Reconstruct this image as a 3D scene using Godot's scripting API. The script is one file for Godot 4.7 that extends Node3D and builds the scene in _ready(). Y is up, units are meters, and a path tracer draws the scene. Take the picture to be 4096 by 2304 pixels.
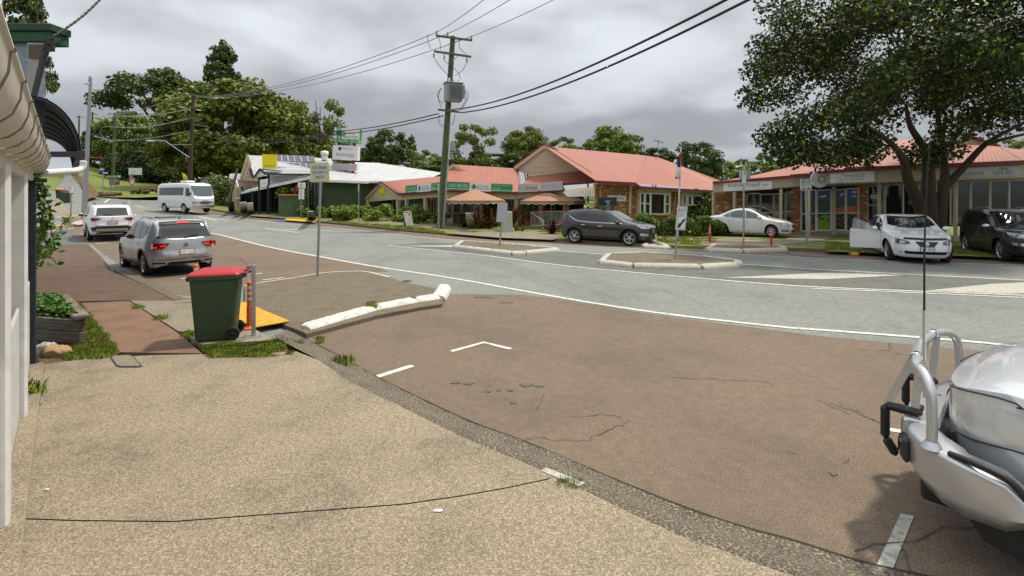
extends Node3D

const ROAD_S:=Vector2(-0.834,-0.552)
var M:={}
var used_names:={}
var rng:=RandomNumberGenerator.new()
var fonts:={}

class MB:
	var v:=PackedVector3Array()
	var n:=PackedVector3Array()
	var i:=PackedInt32Array()
	var c:=PackedColorArray()
	var uv:=PackedVector2Array()
	var tint:=false
	var col:=Color(1,1,1)
	func vert(p: Vector3,nn: Vector3) -> int:
		v.append(p); n.append(nn)
		if tint: c.append(col)
		return v.size() - 1
	func tri(a: Vector3,b: Vector3,d: Vector3) -> void:
		var nn:=(b - a).cross(d - a)
		if nn.length_squared() < 1e-16: return
		nn = nn.normalized()
		var k:=vert(a,nn); vert(b,nn); vert(d,nn)
		i.append_array(PackedInt32Array([k,k+2,k+1]))
	func quad(a: Vector3,b: Vector3,d: Vector3,e: Vector3) -> void:
		var nn:=(d - a).cross(e - b)
		if nn.length_squared() < 1e-16: return
		nn = nn.normalized()
		var k:=vert(a,nn); vert(b,nn); vert(d,nn); vert(e,nn)
		i.append_array(PackedInt32Array([k,k+2,k+1,k,k+3,k+2]))
	func box(ctr: Vector3,size: Vector3,b:=Basis()) -> void:
		var h:=size*0.5
		var x:=b.x*h.x; var y:=b.y*h.y; var z:=b.z*h.z
		quad(ctr - x - y+z,ctr+x - y+z,ctr+x+y+z,ctr - x+y+z)
		quad(ctr+x - y - z,ctr - x - y - z,ctr - x+y - z,ctr+x+y - z)
		quad(ctr+x - y+z,ctr+x - y - z,ctr+x+y - z,ctr+x+y+z)
		quad(ctr - x - y - z,ctr - x - y+z,ctr - x+y+z,ctr - x+y - z)
		quad(ctr - x+y+z,ctr+x+y+z,ctr+x+y - z,ctr - x+y - z)
		quad(ctr - x - y - z,ctr+x - y - z,ctr+x - y+z,ctr - x - y+z)
	func cbox(ctr: Vector3,size: Vector3,e:=0.01,b:=Basis()) -> void:
		var h:=size*0.5
		e = minf(e,minf(h.x,minf(h.y,h.z))*0.9)
		var g:=h - Vector3(e,e,e)
		var ax:=[b.x,b.y,b.z]
		var hh:=[h.x,h.y,h.z]
		var gg:=[g.x,g.y,g.z]
		for k in 3:
			var u:Vector3=ax[(k+1) % 3]*gg[(k+1) % 3]
			var w:Vector3=ax[(k+2) % 3]*gg[(k+2) % 3]
			for s in [-1.0,1.0]:
				var o:Vector3=ctr+ax[k]*(hh[k]*s)
				if s > 0: quad(o - u - w,o+u - w,o+u+w,o - u+w)
				else: quad(o - u - w,o - u+w,o+u+w,o+u - w)
		for k in 3:
			var p:Vector3=ax[k]; var q:Vector3=ax[(k+1) % 3]; var r:Vector3=ax[(k+2) % 3]
			for s in [-1.0,1.0]:
				for t in [-1.0,1.0]:
					var a1:Vector3=ctr+q*(hh[(k+1) % 3]*s)+r*(gg[(k+2) % 3]*t)
					var a2:Vector3=ctr+q*(gg[(k+1) % 3]*s)+r*(hh[(k+2) % 3]*t)
					var l:Vector3=p*gg[k]
					if s*t > 0: quad(a1 - l,a1+l,a2+l,a2 - l) if false else quad(a1+l,a1 - l,a2 - l,a2+l)
					else: quad(a1 - l,a1+l,a2+l,a2 - l)
		for sx in [-1.0,1.0]:
			for sy in [-1.0,1.0]:
				for sz in [-1.0,1.0]:
					var p1:Vector3=ctr+b.x*(h.x*sx)+b.y*(g.y*sy)+b.z*(g.z*sz)
					var p2:Vector3=ctr+b.x*(g.x*sx)+b.y*(h.y*sy)+b.z*(g.z*sz)
					var p3:Vector3=ctr+b.x*(g.x*sx)+b.y*(g.y*sy)+b.z*(h.z*sz)
					if sx*sy*sz > 0: tri(p1,p2,p3)
					else: tri(p1,p3,p2)
	func bar(a: Vector3,b: Vector3,w: float,hgt: float,e:=0.0,up:=Vector3.UP) -> void:
		var z:=(b - a)
		var l:=z.length()
		if l < 1e-5: return
		z /= l
		if absf(z.dot(up)) > 0.98: up = Vector3.RIGHT
		var x:=up.cross(z).normalized()
		var y:=z.cross(x)
		if e > 0.0: cbox((a+b)*0.5,Vector3(w,hgt,l),e,Basis(x,y,z))
		else: box((a+b)*0.5,Vector3(w,hgt,l),Basis(x,y,z))
	func tube(pts: Array,r: float,sides:=8,r2:=-1.0,caps:=true) -> void:
		if r2 < 0: r2 = r
		var m:=pts.size()
		var prev:=Vector3.ZERO
		var base:=v.size()
		for k in m:
			var d: Vector3
			if k == 0: d = pts[1] - pts[0]
			elif k == m - 1: d = pts[m - 1] - pts[m - 2]
			else: d = (pts[k+1] - pts[k]).normalized()+(pts[k] - pts[k - 1]).normalized()
			d = d.normalized()
			var x: Vector3
			if prev == Vector3.ZERO:
				x = d.cross(Vector3.UP)
				if x.length() < 0.05: x = d.cross(Vector3.RIGHT)
			else: x = prev - d*prev.dot(d)
			x = x.normalized()
			prev = x
			var y:=d.cross(x)
			var rr:=lerpf(r,r2,float(k)/(m - 1))
			for s in sides:
				var t:=TAU*s/sides
				var q:=x*cos(t)+y*sin(t)
				vert(pts[k]+q*rr,q)
		for k in m - 1:
			for s in sides:
				var a:=base+k*sides+s; var b:=base+k*sides+(s+1) % sides
				i.append_array(PackedInt32Array([a,a+sides,b,b,a+sides,b+sides]))
		if caps:
			for e in 2:
				var o:=base+(m - 1)*sides*e
				for s in range(1,sides - 1):
					if e: tri(v[o],v[o+s],v[o+s+1])
					else: tri(v[o],v[o+s+1],v[o+s])
	func lathe(o: Vector3,prof: Array,sides:=20,b:=Basis(),arc:=TAU) -> void:
		var base:=v.size()
		var m:=prof.size()
		for k in m:
			var p: Vector2 = prof[k]
			var t0: Vector2 = prof[maxi(k - 1,0)]; var t1: Vector2 = prof[mini(k+1,m - 1)]
			var tn:=(t1 - t0).normalized()
			for s in sides+1:
				var t:=arc*s/sides
				var q:=b.x*cos(t)+b.z*sin(t)
				vert(o+q*p.x+b.y*p.y,(q*tn.y - b.y*tn.x).normalized())
		for k in m - 1:
			for s in sides:
				var a:=base+k*(sides+1)+s; var d:=a+sides+1
				i.append_array(PackedInt32Array([a,a+1,d,a+1,d+1,d]))
	func grid(p: Array,hint:=Vector3.ZERO,flip:=false) -> void:
		var rows:=p.size(); var cols: int = p[0].size()
		var nn:=[]
		var sum:=0.0
		for r in rows:
			var line:=PackedVector3Array()
			for q in cols:
				var du:Vector3=p[r][mini(q+1,cols - 1)] - p[r][maxi(q - 1,0)]
				var dv:Vector3=p[mini(r+1,rows - 1)][q] - p[maxi(r - 1,0)][q]
				var k:=du.cross(dv)
				k = k.normalized() if k.length_squared() > 1e-18 else Vector3.ZERO
				line.append(k)
				sum += k.dot(hint)
			nn.append(line)
		var s:=-1.0 if (sum < 0.0) != flip else 1.0
		var base:=v.size()
		for r in rows:
			for q in cols:
				vert(p[r][q],nn[r][q]*s)
		for r in rows - 1:
			for q in cols - 1:
				var a:=base+r*cols+q; var b:=a+cols
				if s > 0: i.append_array(PackedInt32Array([a,b,a+1,a+1,b,b+1]))
				else: i.append_array(PackedInt32Array([a,a+1,b,a+1,b+1,b]))
	func poly(pts: Array,nn: Vector3) -> void:
		var x:=nn.cross(Vector3.UP)
		if x.length() < 0.1: x = Vector3.RIGHT
		x = x.normalized()
		var y:=nn.cross(x).normalized()
		var flat:=PackedVector2Array()
		for q in pts: flat.append(Vector2(q.dot(x),q.dot(y)))
		var t:=Geometry2D.triangulate_polygon(flat)
		var k:=v.size()
		for q in pts: vert(q,nn)
		for j in range(0,t.size(),3):
			var a:Vector3=pts[t[j]]; var b:Vector3=pts[t[j+1]]; var d:Vector3=pts[t[j+2]]
			if (b - a).cross(d - a).dot(nn) > 0: i.append_array(PackedInt32Array([k+t[j],k+t[j+2],k+t[j+1]]))
			else: i.append_array(PackedInt32Array([k+t[j],k+t[j+1],k+t[j+2]]))
	func slab(pts: Array,nn: Vector3,depth: float) -> void:
		poly(pts,nn)
		var back:=[]
		for q in pts: back.append(q - nn*depth)
		poly(back,-nn)
		var area:=Vector3.ZERO
		for k in pts.size(): area += (pts[k] as Vector3).cross(pts[(k+1) % pts.size()])
		var ccw:=area.dot(nn) > 0
		for k in pts.size():
			var j:=(k+1) % pts.size()
			if ccw: quad(back[k],back[j],pts[j],pts[k])
			else: quad(back[j],back[k],pts[k],pts[j])
	func blob(ctr: Vector3,r: Vector3,seed_: int,rough:=0.15,seg:=10) -> void:
		var f:=FastNoiseLite.new()
		f.seed = seed_; f.frequency = 0.9
		var rows:=[]
		for a in seg+1:
			var line:=PackedVector3Array()
			var th:=PI*a/seg
			for b in seg*2+1:
				var ph:=TAU*(b % (seg*2))/(seg*2)
				var q:=Vector3(sin(th)*cos(ph),cos(th),sin(th)*sin(ph))
				line.append(ctr+q*r*(1.0+rough*2.0*f.get_noise_3dv(q*1.6)))
			rows.append(line)
		var k:=v.size()
		var i0:=i.size()
		grid(rows)
		var s:=0.0
		for j in range(k,v.size()): s += n[j].dot(v[j] - ctr)
		if s < 0: turn_over(k,i0)
	func turn_over(v0: int,i0: int) -> void:
		for j in range(v0,v.size()): n[j] = -n[j]
		for j in range(i0,i.size(),3):
			var t:=i[j+1]
			i[j+1] = i[j+2]; i[j+2] = t
	func done(at:=Vector3.ZERO) -> ArrayMesh:
		var a:=[]
		a.resize(Mesh.ARRAY_MAX)
		if at != Vector3.ZERO:
			for k in v.size(): v[k] -= at
		a[Mesh.ARRAY_VERTEX] = v; a[Mesh.ARRAY_NORMAL] = n; a[Mesh.ARRAY_INDEX] = i
		if tint: a[Mesh.ARRAY_COLOR] = c
		if uv.size() == v.size(): a[Mesh.ARRAY_TEX_UV] = uv
		var m:=ArrayMesh.new()
		m.add_surface_from_arrays(Mesh.PRIMITIVE_TRIANGLES,a)
		return m

func V(x: float,y: float,z: float) -> Vector3:
	return Vector3(x,y,z)

func vs(a: Array) -> Array:
	var out:=[]
	for k in range(0,a.size(),3): out.append(Vector3(a[k],a[k+1],a[k+2]))
	return out

func numbered(called: String) -> String:
	var k: int = used_names.get(called,0)
	used_names[called] = k+1
	return called if k == 0 else "%s_%03d" % [called,k]

func thing(called: String,label: String,category: String,at:=Vector3.ZERO,turn:=0.0,group:="") -> Node3D:
	var o:=Node3D.new()
	o.name = numbered(called)
	add_child(o)
	o.position = at
	o.rotation.y = turn
	o.set_meta("label",label)
	o.set_meta("category",category)
	if group: o.set_meta("group",group)
	return o

func part(called: String,mb: MB,m: Material,parent: Node3D,local:=false) -> MeshInstance3D:
	var o:=MeshInstance3D.new()
	o.name = called
	if mb.v.size() == 0:
		push_error("empty part "+called)
	o.mesh = mb.done(Vector3.ZERO if local else world_at(parent))
	o.material_override = m
	parent.add_child(o,true)
	return o

func world_at(p: Node3D) -> Vector3:
	var s:=Vector3.ZERO
	var q: Node = p
	while q is Node3D and q != self:
		s += q.position
		q = q.get_parent()
	return s

func setting(called: String,mb: MB,m: Material,kind:="structure",label:="",category:="") -> MeshInstance3D:
	var o:=MeshInstance3D.new()
	o.name = numbered(called)
	o.mesh = mb.done()
	o.material_override = m
	add_child(o,true)
	o.set_meta("kind",kind)
	if label: o.set_meta("label",label)
	if category: o.set_meta("category",category)
	return o

func copy(src: Node3D,at: Vector3,turn: float,label: String,group:="") -> Node3D:
	var c: Node3D = src.duplicate()
	c.name = numbered(str(src.name).rstrip("0123456789").rstrip("_"))
	add_child(c)
	c.position = at
	c.rotation.y = turn
	c.set_meta("label",label)
	if group: c.set_meta("group",group)
	return c

func lin(r: float,g: float,b: float) -> Color:
	return Color(r,g,b).linear_to_srgb()

func mat(key: String,col: Color,rough:=0.7,opt:={}) -> StandardMaterial3D:
	var m:=StandardMaterial3D.new()
	m.resource_name = key
	m.albedo_color = col
	m.roughness = rough
	m.metallic = opt.get("metal",0.0)
	m.metallic_specular = opt.get("spec",0.5)
	if opt.has("tex"):
		m.albedo_texture = opt.tex
		m.uv1_triplanar = true
		m.uv1_world_triplanar = opt.get("world",true)
		var s: float = 1.0/opt.get("size",1.0)
		m.uv1_scale = V(s,s,s)*(opt.get("stretch",Vector3.ONE) as Vector3)
	if opt.has("over"):
		m.detail_enabled = true
		m.detail_albedo = opt.over
		m.detail_blend_mode = BaseMaterial3D.BLEND_MODE_MUL
		m.detail_uv_layer = BaseMaterial3D.DETAIL_UV_2
		m.uv2_triplanar = true
		m.uv2_world_triplanar = opt.get("world",true)
		var s2: float = 1.0/opt.get("over_size",7.0)
		m.uv2_scale = V(s2,s2,s2)*(opt.get("over_stretch",Vector3.ONE) as Vector3)
	if opt.has("bump"):
		m.heightmap_enabled = true
		m.heightmap_texture = opt.bump
		m.heightmap_scale = opt.get("bump_cm",0.3)
	if opt.has("coat"):
		m.clearcoat_enabled = true
		m.clearcoat = opt.coat
		m.clearcoat_roughness = opt.get("coat_rough",0.03)
	if opt.get("tint",false): m.vertex_color_use_as_albedo = true
	if opt.has("backlight"):
		m.backlight_enabled = true
		m.backlight = opt.backlight
	if opt.has("glow"):
		m.emission_enabled = true
		m.emission = opt.glow
		m.emission_energy_multiplier = opt.get("power",1.0)
	if opt.has("alpha"):
		m.transparency = BaseMaterial3D.TRANSPARENCY_ALPHA
		m.albedo_color.a = opt.alpha
	m.cull_mode = BaseMaterial3D.CULL_DISABLED
	M[key] = m
	return m

func noise(freq: float,seed_: int,type:=FastNoiseLite.TYPE_SIMPLEX_SMOOTH,oct:=3) -> FastNoiseLite:
	var f:=FastNoiseLite.new()
	f.noise_type = type
	f.seed = seed_
	f.frequency = freq
	f.fractal_octaves = oct
	f.fractal_type = FastNoiseLite.FRACTAL_FBM if oct > 1 else FastNoiseLite.FRACTAL_NONE
	return f

func texture_of(size: int,layers: Array,grain: float,ramp: Array,seed_:=1,gain:=1.0) -> ImageTexture:
	var sum:=PackedFloat32Array()
	sum.resize(size*size)
	var tot:=0.0
	for l in layers:
		var im: Image = (l[0] as FastNoiseLite).get_seamless_image(size,size,false,false,0.12,true)
		im.convert(Image.FORMAT_L8)
		var d:=im.get_data()
		var w: float = l[1]/255.0
		tot += l[1]
		for k in sum.size(): sum[k] += d[k]*w
	var g:=Gradient.new()
	var offs:=PackedFloat32Array(); var cols:=PackedColorArray()
	for k in ramp.size():
		offs.append(float(k)/(ramp.size() - 1)); cols.append(ramp[k])
	g.offsets = offs; g.colors = cols
	var lut:=PackedByteArray()
	for k in 256:
		var q:=g.sample(k/255.0)
		lut.append_array(PackedByteArray([q.r8,q.g8,q.b8]))
	var r:=RandomNumberGenerator.new()
	r.seed = seed_
	var out:=PackedByteArray()
	out.resize(size*size*3)
	var inv:=1.0/maxf(tot,0.001)
	for k in sum.size():
		var t:=(sum[k]*inv - 0.5)*gain+0.5+(r.randf() - 0.5)*grain
		var j:=clampi(int(t*255.0),0,255)*3
		out[k*3] = lut[j]; out[k*3+1] = lut[j+1]; out[k*3+2] = lut[j+2]
	return ImageTexture.create_from_image(Image.create_from_data(size,size,false,Image.FORMAT_RGB8,out))

func font_of(kind: String) -> Font:
	if not fonts.has(kind):
		var f:=SystemFont.new()
		f.font_names = PackedStringArray([{"serif": "Droid Serif","mono": "Droid Sans Mono"}.get(kind,"Droid Sans")])
		if kind == "bold": f.font_weight = 700
		fonts[kind] = f
	return fonts[kind]

func lettering(parent: Node3D,words: String,ctr: Vector3,right: Vector3,up: Vector3,w: float,h: float,m: Material,kind:="sans",called:="lettering",slant:=0.0) -> MeshInstance3D:
	var t:=TextMesh.new()
	t.text = words
	t.font = font_of(kind)
	t.font_size = 48
	t.pixel_size = 0.01
	t.depth = 0.0
	t.curve_step = 4.0
	var b:=t.get_aabb()
	var o:=MeshInstance3D.new()
	o.name = called
	right = right.normalized(); up = up.normalized()
	var face:=right.cross(up).normalized()
	var sx:=w/maxf(b.size.x,0.01)
	var sy:=h/maxf(b.size.y,0.01)
	var bas:=Basis(right*sx,up*sy+right*slant*sy,face)
	var arr:=t.get_mesh_arrays()
	var vv: PackedVector3Array = arr[Mesh.ARRAY_VERTEX]
	var nn:=PackedVector3Array()
	var mid:=b.position+b.size*0.5
	for k in vv.size():
		vv[k] = bas*(vv[k] - mid)+ctr - world_at(parent)
		nn.append(face)
	var a:=[]
	a.resize(Mesh.ARRAY_MAX)
	a[Mesh.ARRAY_VERTEX] = vv; a[Mesh.ARRAY_NORMAL] = nn
	if arr[Mesh.ARRAY_INDEX] != null: a[Mesh.ARRAY_INDEX] = arr[Mesh.ARRAY_INDEX]
	var am:=ArrayMesh.new()
	am.add_surface_from_arrays(Mesh.PRIMITIVE_TRIANGLES,a)
	o.mesh = am
	o.material_override = m
	parent.add_child(o,true)
	return o

func gh(x: float,z: float) -> float:
	var s:=x*ROAD_S.x+z*ROAD_S.y
	if s < 12.0: return 0.0
	if s < 60.0: return 0.00055*(s - 12.0)*(s - 12.0)
	return 0.00055*48.0*48.0+0.0528*(s - 60.0)

func on_ground(p: Vector3,e:=0.0) -> Vector3:
	return V(p.x,gh(p.x,p.z)+e,p.z)

func sheet(mb: MB,pts: Array,e: float,cell:=4.0) -> void:
	var pl:=PackedVector2Array()
	var lo:=Vector2(1e9,1e9); var hi:=-lo
	for p in pts:
		var q:=Vector2(p.x,p.z)
		pl.append(q); lo = lo.min(q); hi = hi.max(q)
	var sloped:=false
	for p in pts:
		if gh(p.x,p.z) > 0.0005: sloped = true
	var pieces:=[pl]
	if sloped:
		pieces = []
		var x:=floorf(lo.x/cell)*cell
		while x < hi.x:
			var z:=floorf(lo.y/cell)*cell
			while z < hi.y:
				pieces.append_array(Geometry2D.intersect_polygons(pl,PackedVector2Array([Vector2(x,z),Vector2(x+cell,z),Vector2(x+cell,z+cell),Vector2(x,z+cell)])))
				z += cell
			x += cell
	for pc: PackedVector2Array in pieces:
		var t:=Geometry2D.triangulate_polygon(pc)
		var k:=mb.v.size()
		for q in pc: mb.vert(V(q.x,gh(q.x,q.y)+e,q.y),Vector3.UP)
		for j in range(0,t.size(),3):
			var a:=pc[t[j]]; var b:=pc[t[j+1]]; var d:=pc[t[j+2]]
			if (b - a).cross(d - a) > 0: mb.i.append_array(PackedInt32Array([k+t[j],k+t[j+1],k+t[j+2]]))
			else: mb.i.append_array(PackedInt32Array([k+t[j],k+t[j+2],k+t[j+1]]))

func platform(mb: MB,pts: Array,e: float,down:=0.2) -> void:
	sheet(mb,pts,e)
	var area:=0.0
	for k in pts.size():
		var a:Vector3=pts[k]; var b:Vector3=pts[(k+1) % pts.size()]
		area += a.x*b.z - b.x*a.z
	for k in pts.size():
		var a:=on_ground(pts[k],e); var b:=on_ground(pts[(k+1) % pts.size()],e)
		var dn:=V(0,down,0)
		if area > 0: quad4(mb,b - dn,a - dn,a,b)
		else: quad4(mb,a - dn,b - dn,b,a)

func quad4(mb: MB,a: Vector3,b: Vector3,c: Vector3,d: Vector3) -> void:
	mb.quad(a,b,c,d)

func strip(mb: MB,pts: Array,w: float,e: float,w2:=-1.0) -> void:
	if w2 < 0: w2 = w
	var m:=pts.size()
	var rows:=[PackedVector3Array(),PackedVector3Array()]
	for k in m:
		var d:Vector3=(pts[mini(k+1,m - 1)] - pts[maxi(k - 1,0)])
		var s:=V(-d.z,0,d.x).normalized()*lerpf(w,w2,float(k)/(m - 1))*0.5
		rows[0].append(on_ground(pts[k]+s,e))
		rows[1].append(on_ground(pts[k] - s,e))
	mb.grid(rows,Vector3.UP)

func smooth(pts: Array,n:=6) -> Array:
	var out:=[]
	for k in pts.size() - 1:
		var a:Vector3=pts[maxi(k - 1,0)]; var b:Vector3=pts[k]; var c:Vector3=pts[k+1]; var d:Vector3=pts[mini(k+2,pts.size() - 1)]
		for j in n: out.append(b.cubic_interpolate(c,a,d,float(j)/n))
	out.append(pts[-1])
	return out


func make_view() -> void:
	var cam:=Camera3D.new()
	cam.name = "camera"
	cam.projection = Camera3D.PROJECTION_FRUSTUM
	cam.near = 0.1
	cam.far = 900.0
	cam.size = 0.115
	cam.frustum_offset = Vector2(0,-0.01877)
	cam.position = V(0,2.35,0)
	add_child(cam)
	cam.current = true
	var sun:=DirectionalLight3D.new()
	sun.name = "sun"
	sun.light_energy = 0.95
	sun.light_color = Color(1.0,0.965,0.9)
	sun.light_angular_distance = 3.5
	sun.shadow_enabled = true
	add_child(sun)
	sun.look_at_from_position(V(0.48,1.0,-0.2),Vector3.ZERO)
	var e:=Environment.new()
	e.tonemap_mode = Environment.TONE_MAPPER_LINEAR
	e.tonemap_exposure = 1.27
	e.background_mode = Environment.BG_SKY
	e.sdfgi_enabled = true
	e.ssao_enabled = true
	e.ssil_enabled = true
	var sky:=Sky.new()
	var pm:=PanoramaSkyMaterial.new()
	pm.panorama = cloud_sky()
	sky.sky_material = pm
	e.sky = sky
	var we:=WorldEnvironment.new()
	we.name = "world_environment"
	we.environment = e
	add_child(we)

func cloud_sky() -> ImageTexture:
	var w:=1536
	var h:=768
	var a:=noise(0.55,12,FastNoiseLite.TYPE_SIMPLEX_SMOOTH,6)
	var b:=noise(0.22,23,FastNoiseLite.TYPE_SIMPLEX_SMOOTH,4)
	var c:=noise(1.5,5,FastNoiseLite.TYPE_SIMPLEX_SMOOTH,4)
	var out:=PackedByteArray()
	out.resize(w*h*3)
	for y in h:
		var el:=(0.5 - (y+0.5)/h)*PI
		for x in w:
			var k:=(y*w+x)*3
			if y > h/2+4:
				out[k] = 128; out[k+1] = 126; out[k+2] = 120
				continue
			var az:=(x+0.5)/w*TAU
			var rr:=cos(el)/(maxf(sin(el),0.0)+0.16)
			var p:=V(sin(az)*rr,cos(az)*rr,el*1.2)
			var q:=p+V(c.get_noise_3dv(p),c.get_noise_3dv(p+V(9,3,1)),0)*0.10
			var d:=a.get_noise_3dv(q*1.15)*0.62+b.get_noise_3dv(q)*0.62+c.get_noise_3dv(q)*0.12
			var t:=clampf(d*1.7+0.52,0.0,1.0)
			t = t*t*(3.0 - 2.0*t)
			var lum:=lerpf(0.27,0.64,t)
			lum = lerpf(lum,0.50,exp(-el*4.5)*0.62)*(1.0+1.5*maxf(sin(el),0.0))/1.3
			var tintc:=Color(lum*0.93,lum*0.985,lum*1.06).linear_to_srgb()
			out[k] = tintc.r8; out[k+1] = tintc.g8; out[k+2] = tintc.b8
	return ImageTexture.create_from_image(Image.create_from_data(w,h,false,Image.FORMAT_RGB8,out))

func make_materials() -> void:
	var g:=func(v: float) -> Color: return Color(v,v,v)
	var broad:=texture_of(256,[[noise(0.012,3),1.0],[noise(0.05,4),0.6]],0.02,[g.call(0.88),g.call(0.96),Color(1,0.99,0.975)],2,1.5)
	var patchy:=texture_of(256,[[noise(0.02,31),1.0],[noise(0.08,32),0.6]],0.03,[g.call(0.84),g.call(0.94),g.call(0.985),g.call(1.0)],5,1.5)
	M.broad = broad
	M.patchy = patchy
	var stone_grain:=texture_of(1024,[[noise(0.11,7,FastNoiseLite.TYPE_CELLULAR,1),0.7],[noise(0.24,8,FastNoiseLite.TYPE_SIMPLEX,2),0.9],[noise(0.03,9),0.35]],0.42,
		[lc(66,60,52),lc(126,117,102),lc(166,155,135),lc(184,173,152),lc(214,206,191)],3,1.5)
	var bump_fine:=texture_of(512,[[noise(0.2,17,FastNoiseLite.TYPE_SIMPLEX,2),1.0]],0.5,[g.call(0),g.call(1)],4,1.6)
	mat("footpath",Color(0.945,0.93,0.9),0.92,{"tex": stone_grain,"size": 1.9,"over": patchy,"over_size": 6.3,"bump": bump_fine,"bump_cm": 0.25})
	var red_grain:=texture_of(768,[[noise(0.17,71,FastNoiseLite.TYPE_CELLULAR,1),0.8],[noise(0.3,72,FastNoiseLite.TYPE_SIMPLEX,2),0.9]],0.5,
		[lc(84,62,50),lc(128,102,84),lc(150,122,102),lc(176,152,132)],6,1.5)
	mat("red_path",Color(0.93,0.9,0.88),0.92,{"tex": red_grain,"size": 1.7,"over": patchy,"over_size": 3.1,"bump": bump_fine,"bump_cm": 0.2})
	mat("grey_path",Color(0.86,0.86,0.84),0.92,{"tex": stone_grain,"size": 2.3,"over": broad,"over_size": 2.7})
	var tar:=texture_of(1024,[[noise(0.2,41,FastNoiseLite.TYPE_CELLULAR,1),0.5],[noise(0.33,42,FastNoiseLite.TYPE_SIMPLEX,2),0.9],[noise(0.018,43),0.35]],0.5,
		[lc(80,82,80),lc(116,119,117),lc(133,136,133),lc(147,150,146),lc(174,175,170)],8,1.6)
	mat("asphalt",Color(0.97,0.97,0.955),0.9,{"tex": tar,"size": 3.1,"over": broad,"over_size": 11.0,"over_stretch": V(1,1,1),"bump": bump_fine,"bump_cm": 0.2})
	mat("dark_asphalt",Color(0.78,0.78,0.755),0.9,{"tex": tar,"size": 2.6,"over": patchy,"over_size": 4.0})
	var brown:=texture_of(1024,[[noise(0.2,51,FastNoiseLite.TYPE_CELLULAR,1),0.5],[noise(0.33,52,FastNoiseLite.TYPE_SIMPLEX,2),0.9],[noise(0.015,53),0.15]],0.5,
		[lc(66,57,47),lc(102,90,76),lc(118,104,89),lc(132,117,101),lc(162,147,130)],9,1.8)
	mat("brown_asphalt",Color(0.985,0.97,0.96),0.9,{"tex": brown,"size": 2.7,"over": broad,"over_size": 9.0,"bump": bump_fine,"bump_cm": 0.2})
	mat("drive_asphalt",Color(0.84,0.78,0.745),0.9,{"tex": brown,"size": 2.2,"over": patchy,"over_size": 3.7})
	var gutter:=texture_of(768,[[noise(0.075,61,FastNoiseLite.TYPE_CELLULAR,1),0.9],[noise(0.2,62,FastNoiseLite.TYPE_SIMPLEX,2),0.7]],0.35,
		[lc(48,45,42),lc(88,82,74),lc(128,118,104),lc(158,147,128),lc(196,184,163)],10,1.7)
	mat("gutter",Color(0.95,0.94,0.91),0.93,{"tex": gutter,"size": 1.2,"over": patchy,"over_size": 1.6,"bump": bump_fine,"bump_cm": 0.5})
	mat("build_out",Color(0.72,0.70,0.66),0.92,{"tex": stone_grain,"size": 2.3,"over": patchy,"over_size": 2.4})
	var paint:=texture_of(512,[[noise(0.02,81),0.8],[noise(0.13,82),0.9]],0.25,[lc(146,141,130),lc(206,203,196),lc(226,224,219),lc(234,232,228)],12,1.9)
	mat("road_paint",Color(0.95,0.95,0.945),0.75,{"tex": paint,"size": 1.3})
	mat("worn_paint",Color(0.84,0.84,0.82),0.8,{"tex": paint,"size": 0.8,"over": patchy,"over_size": 1.0})
	mat("kerb_paint",Color(1,1,1),0.8,{"tex": paint,"size": 1.1,"over": patchy,"over_size": 0.9,"bump": bump_fine,"bump_cm": 0.5})
	mat("old_kerb_paint",Color(0.93,0.92,0.89),0.85,{"tex": paint,"size": 0.7,"over": patchy,"over_size": 0.5,"bump": bump_fine,"bump_cm": 0.6})
	var lawn:=texture_of(768,[[noise(0.012,91),0.9],[noise(0.06,92),0.7],[noise(0.35,93,FastNoiseLite.TYPE_SIMPLEX,2),0.6]],0.35,
		[lc(74,86,32),lc(102,114,44),lc(126,136,58),lc(146,150,72),lc(168,160,98)],13,1.6)
	mat("lawn",Color(0.92,0.93,0.9),0.95,{"tex": lawn,"size": 5.0,"over": broad,"over_size": 13.0})
	mat("field",Color(0.55,0.62,0.45),0.95,{"tex": lawn,"size": 9.0,"over": broad,"over_size": 30.0})
	var soil:=texture_of(512,[[noise(0.03,101),0.7],[noise(0.2,102),0.8]],0.5,[lc(62,46,32),lc(106,82,56),lc(150,120,84)],14,1.5)
	mat("soil",Color(0.95,0.95,0.95),0.96,{"tex": soil,"size": 1.1,"bump": bump_fine,"bump_cm": 0.8})
	M.paint_tex = paint
	M.bump_fine = bump_fine
	var wood:=texture_of(512,[[noise(0.014,111),0.6],[noise(0.09,112),0.8]],0.25,[lc(58,52,46),lc(98,90,82),lc(128,120,110),lc(150,142,131)],15,1.7)
	mat("old_timber",Color(0.95,0.93,0.9),0.9,{"tex": wood,"size": 0.9,"stretch": V(0.3,4.0,0.3),"world": false,"bump": bump_fine,"bump_cm": 0.5})
	mat("pole_timber",Color(0.72,0.86,0.66),0.9,{"tex": wood,"size": 1.2,"stretch": V(3,0.2,3),"world": false})
	mat("grey_timber",Color(0.95,0.95,0.92),0.9,{"tex": wood,"size": 0.9,"stretch": V(3,0.2,3),"world": false})
	mat("old_cream",lin(0.58,0.53,0.43),0.6,{"over": patchy,"over_size": 0.8})
	mat("galvanised",lin(0.42,0.43,0.44),0.42,{"metal": 0.75,"over": broad,"over_size": 0.7})
	mat("dull_steel",lin(0.33,0.33,0.32),0.55,{"metal": 0.5})
	mat("chrome",lin(0.75,0.75,0.76),0.08,{"metal": 1.0})
	mat("satin_alloy",lin(0.6,0.6,0.61),0.28,{"metal": 0.85})
	mat("black_plastic",lin(0.012,0.012,0.013),0.55)
	mat("dark_plastic",lin(0.03,0.03,0.032),0.5)
	mat("rubber",lin(0.014,0.014,0.014),0.85)
	mat("cavity",lin(0.006,0.006,0.006),0.95)
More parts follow.
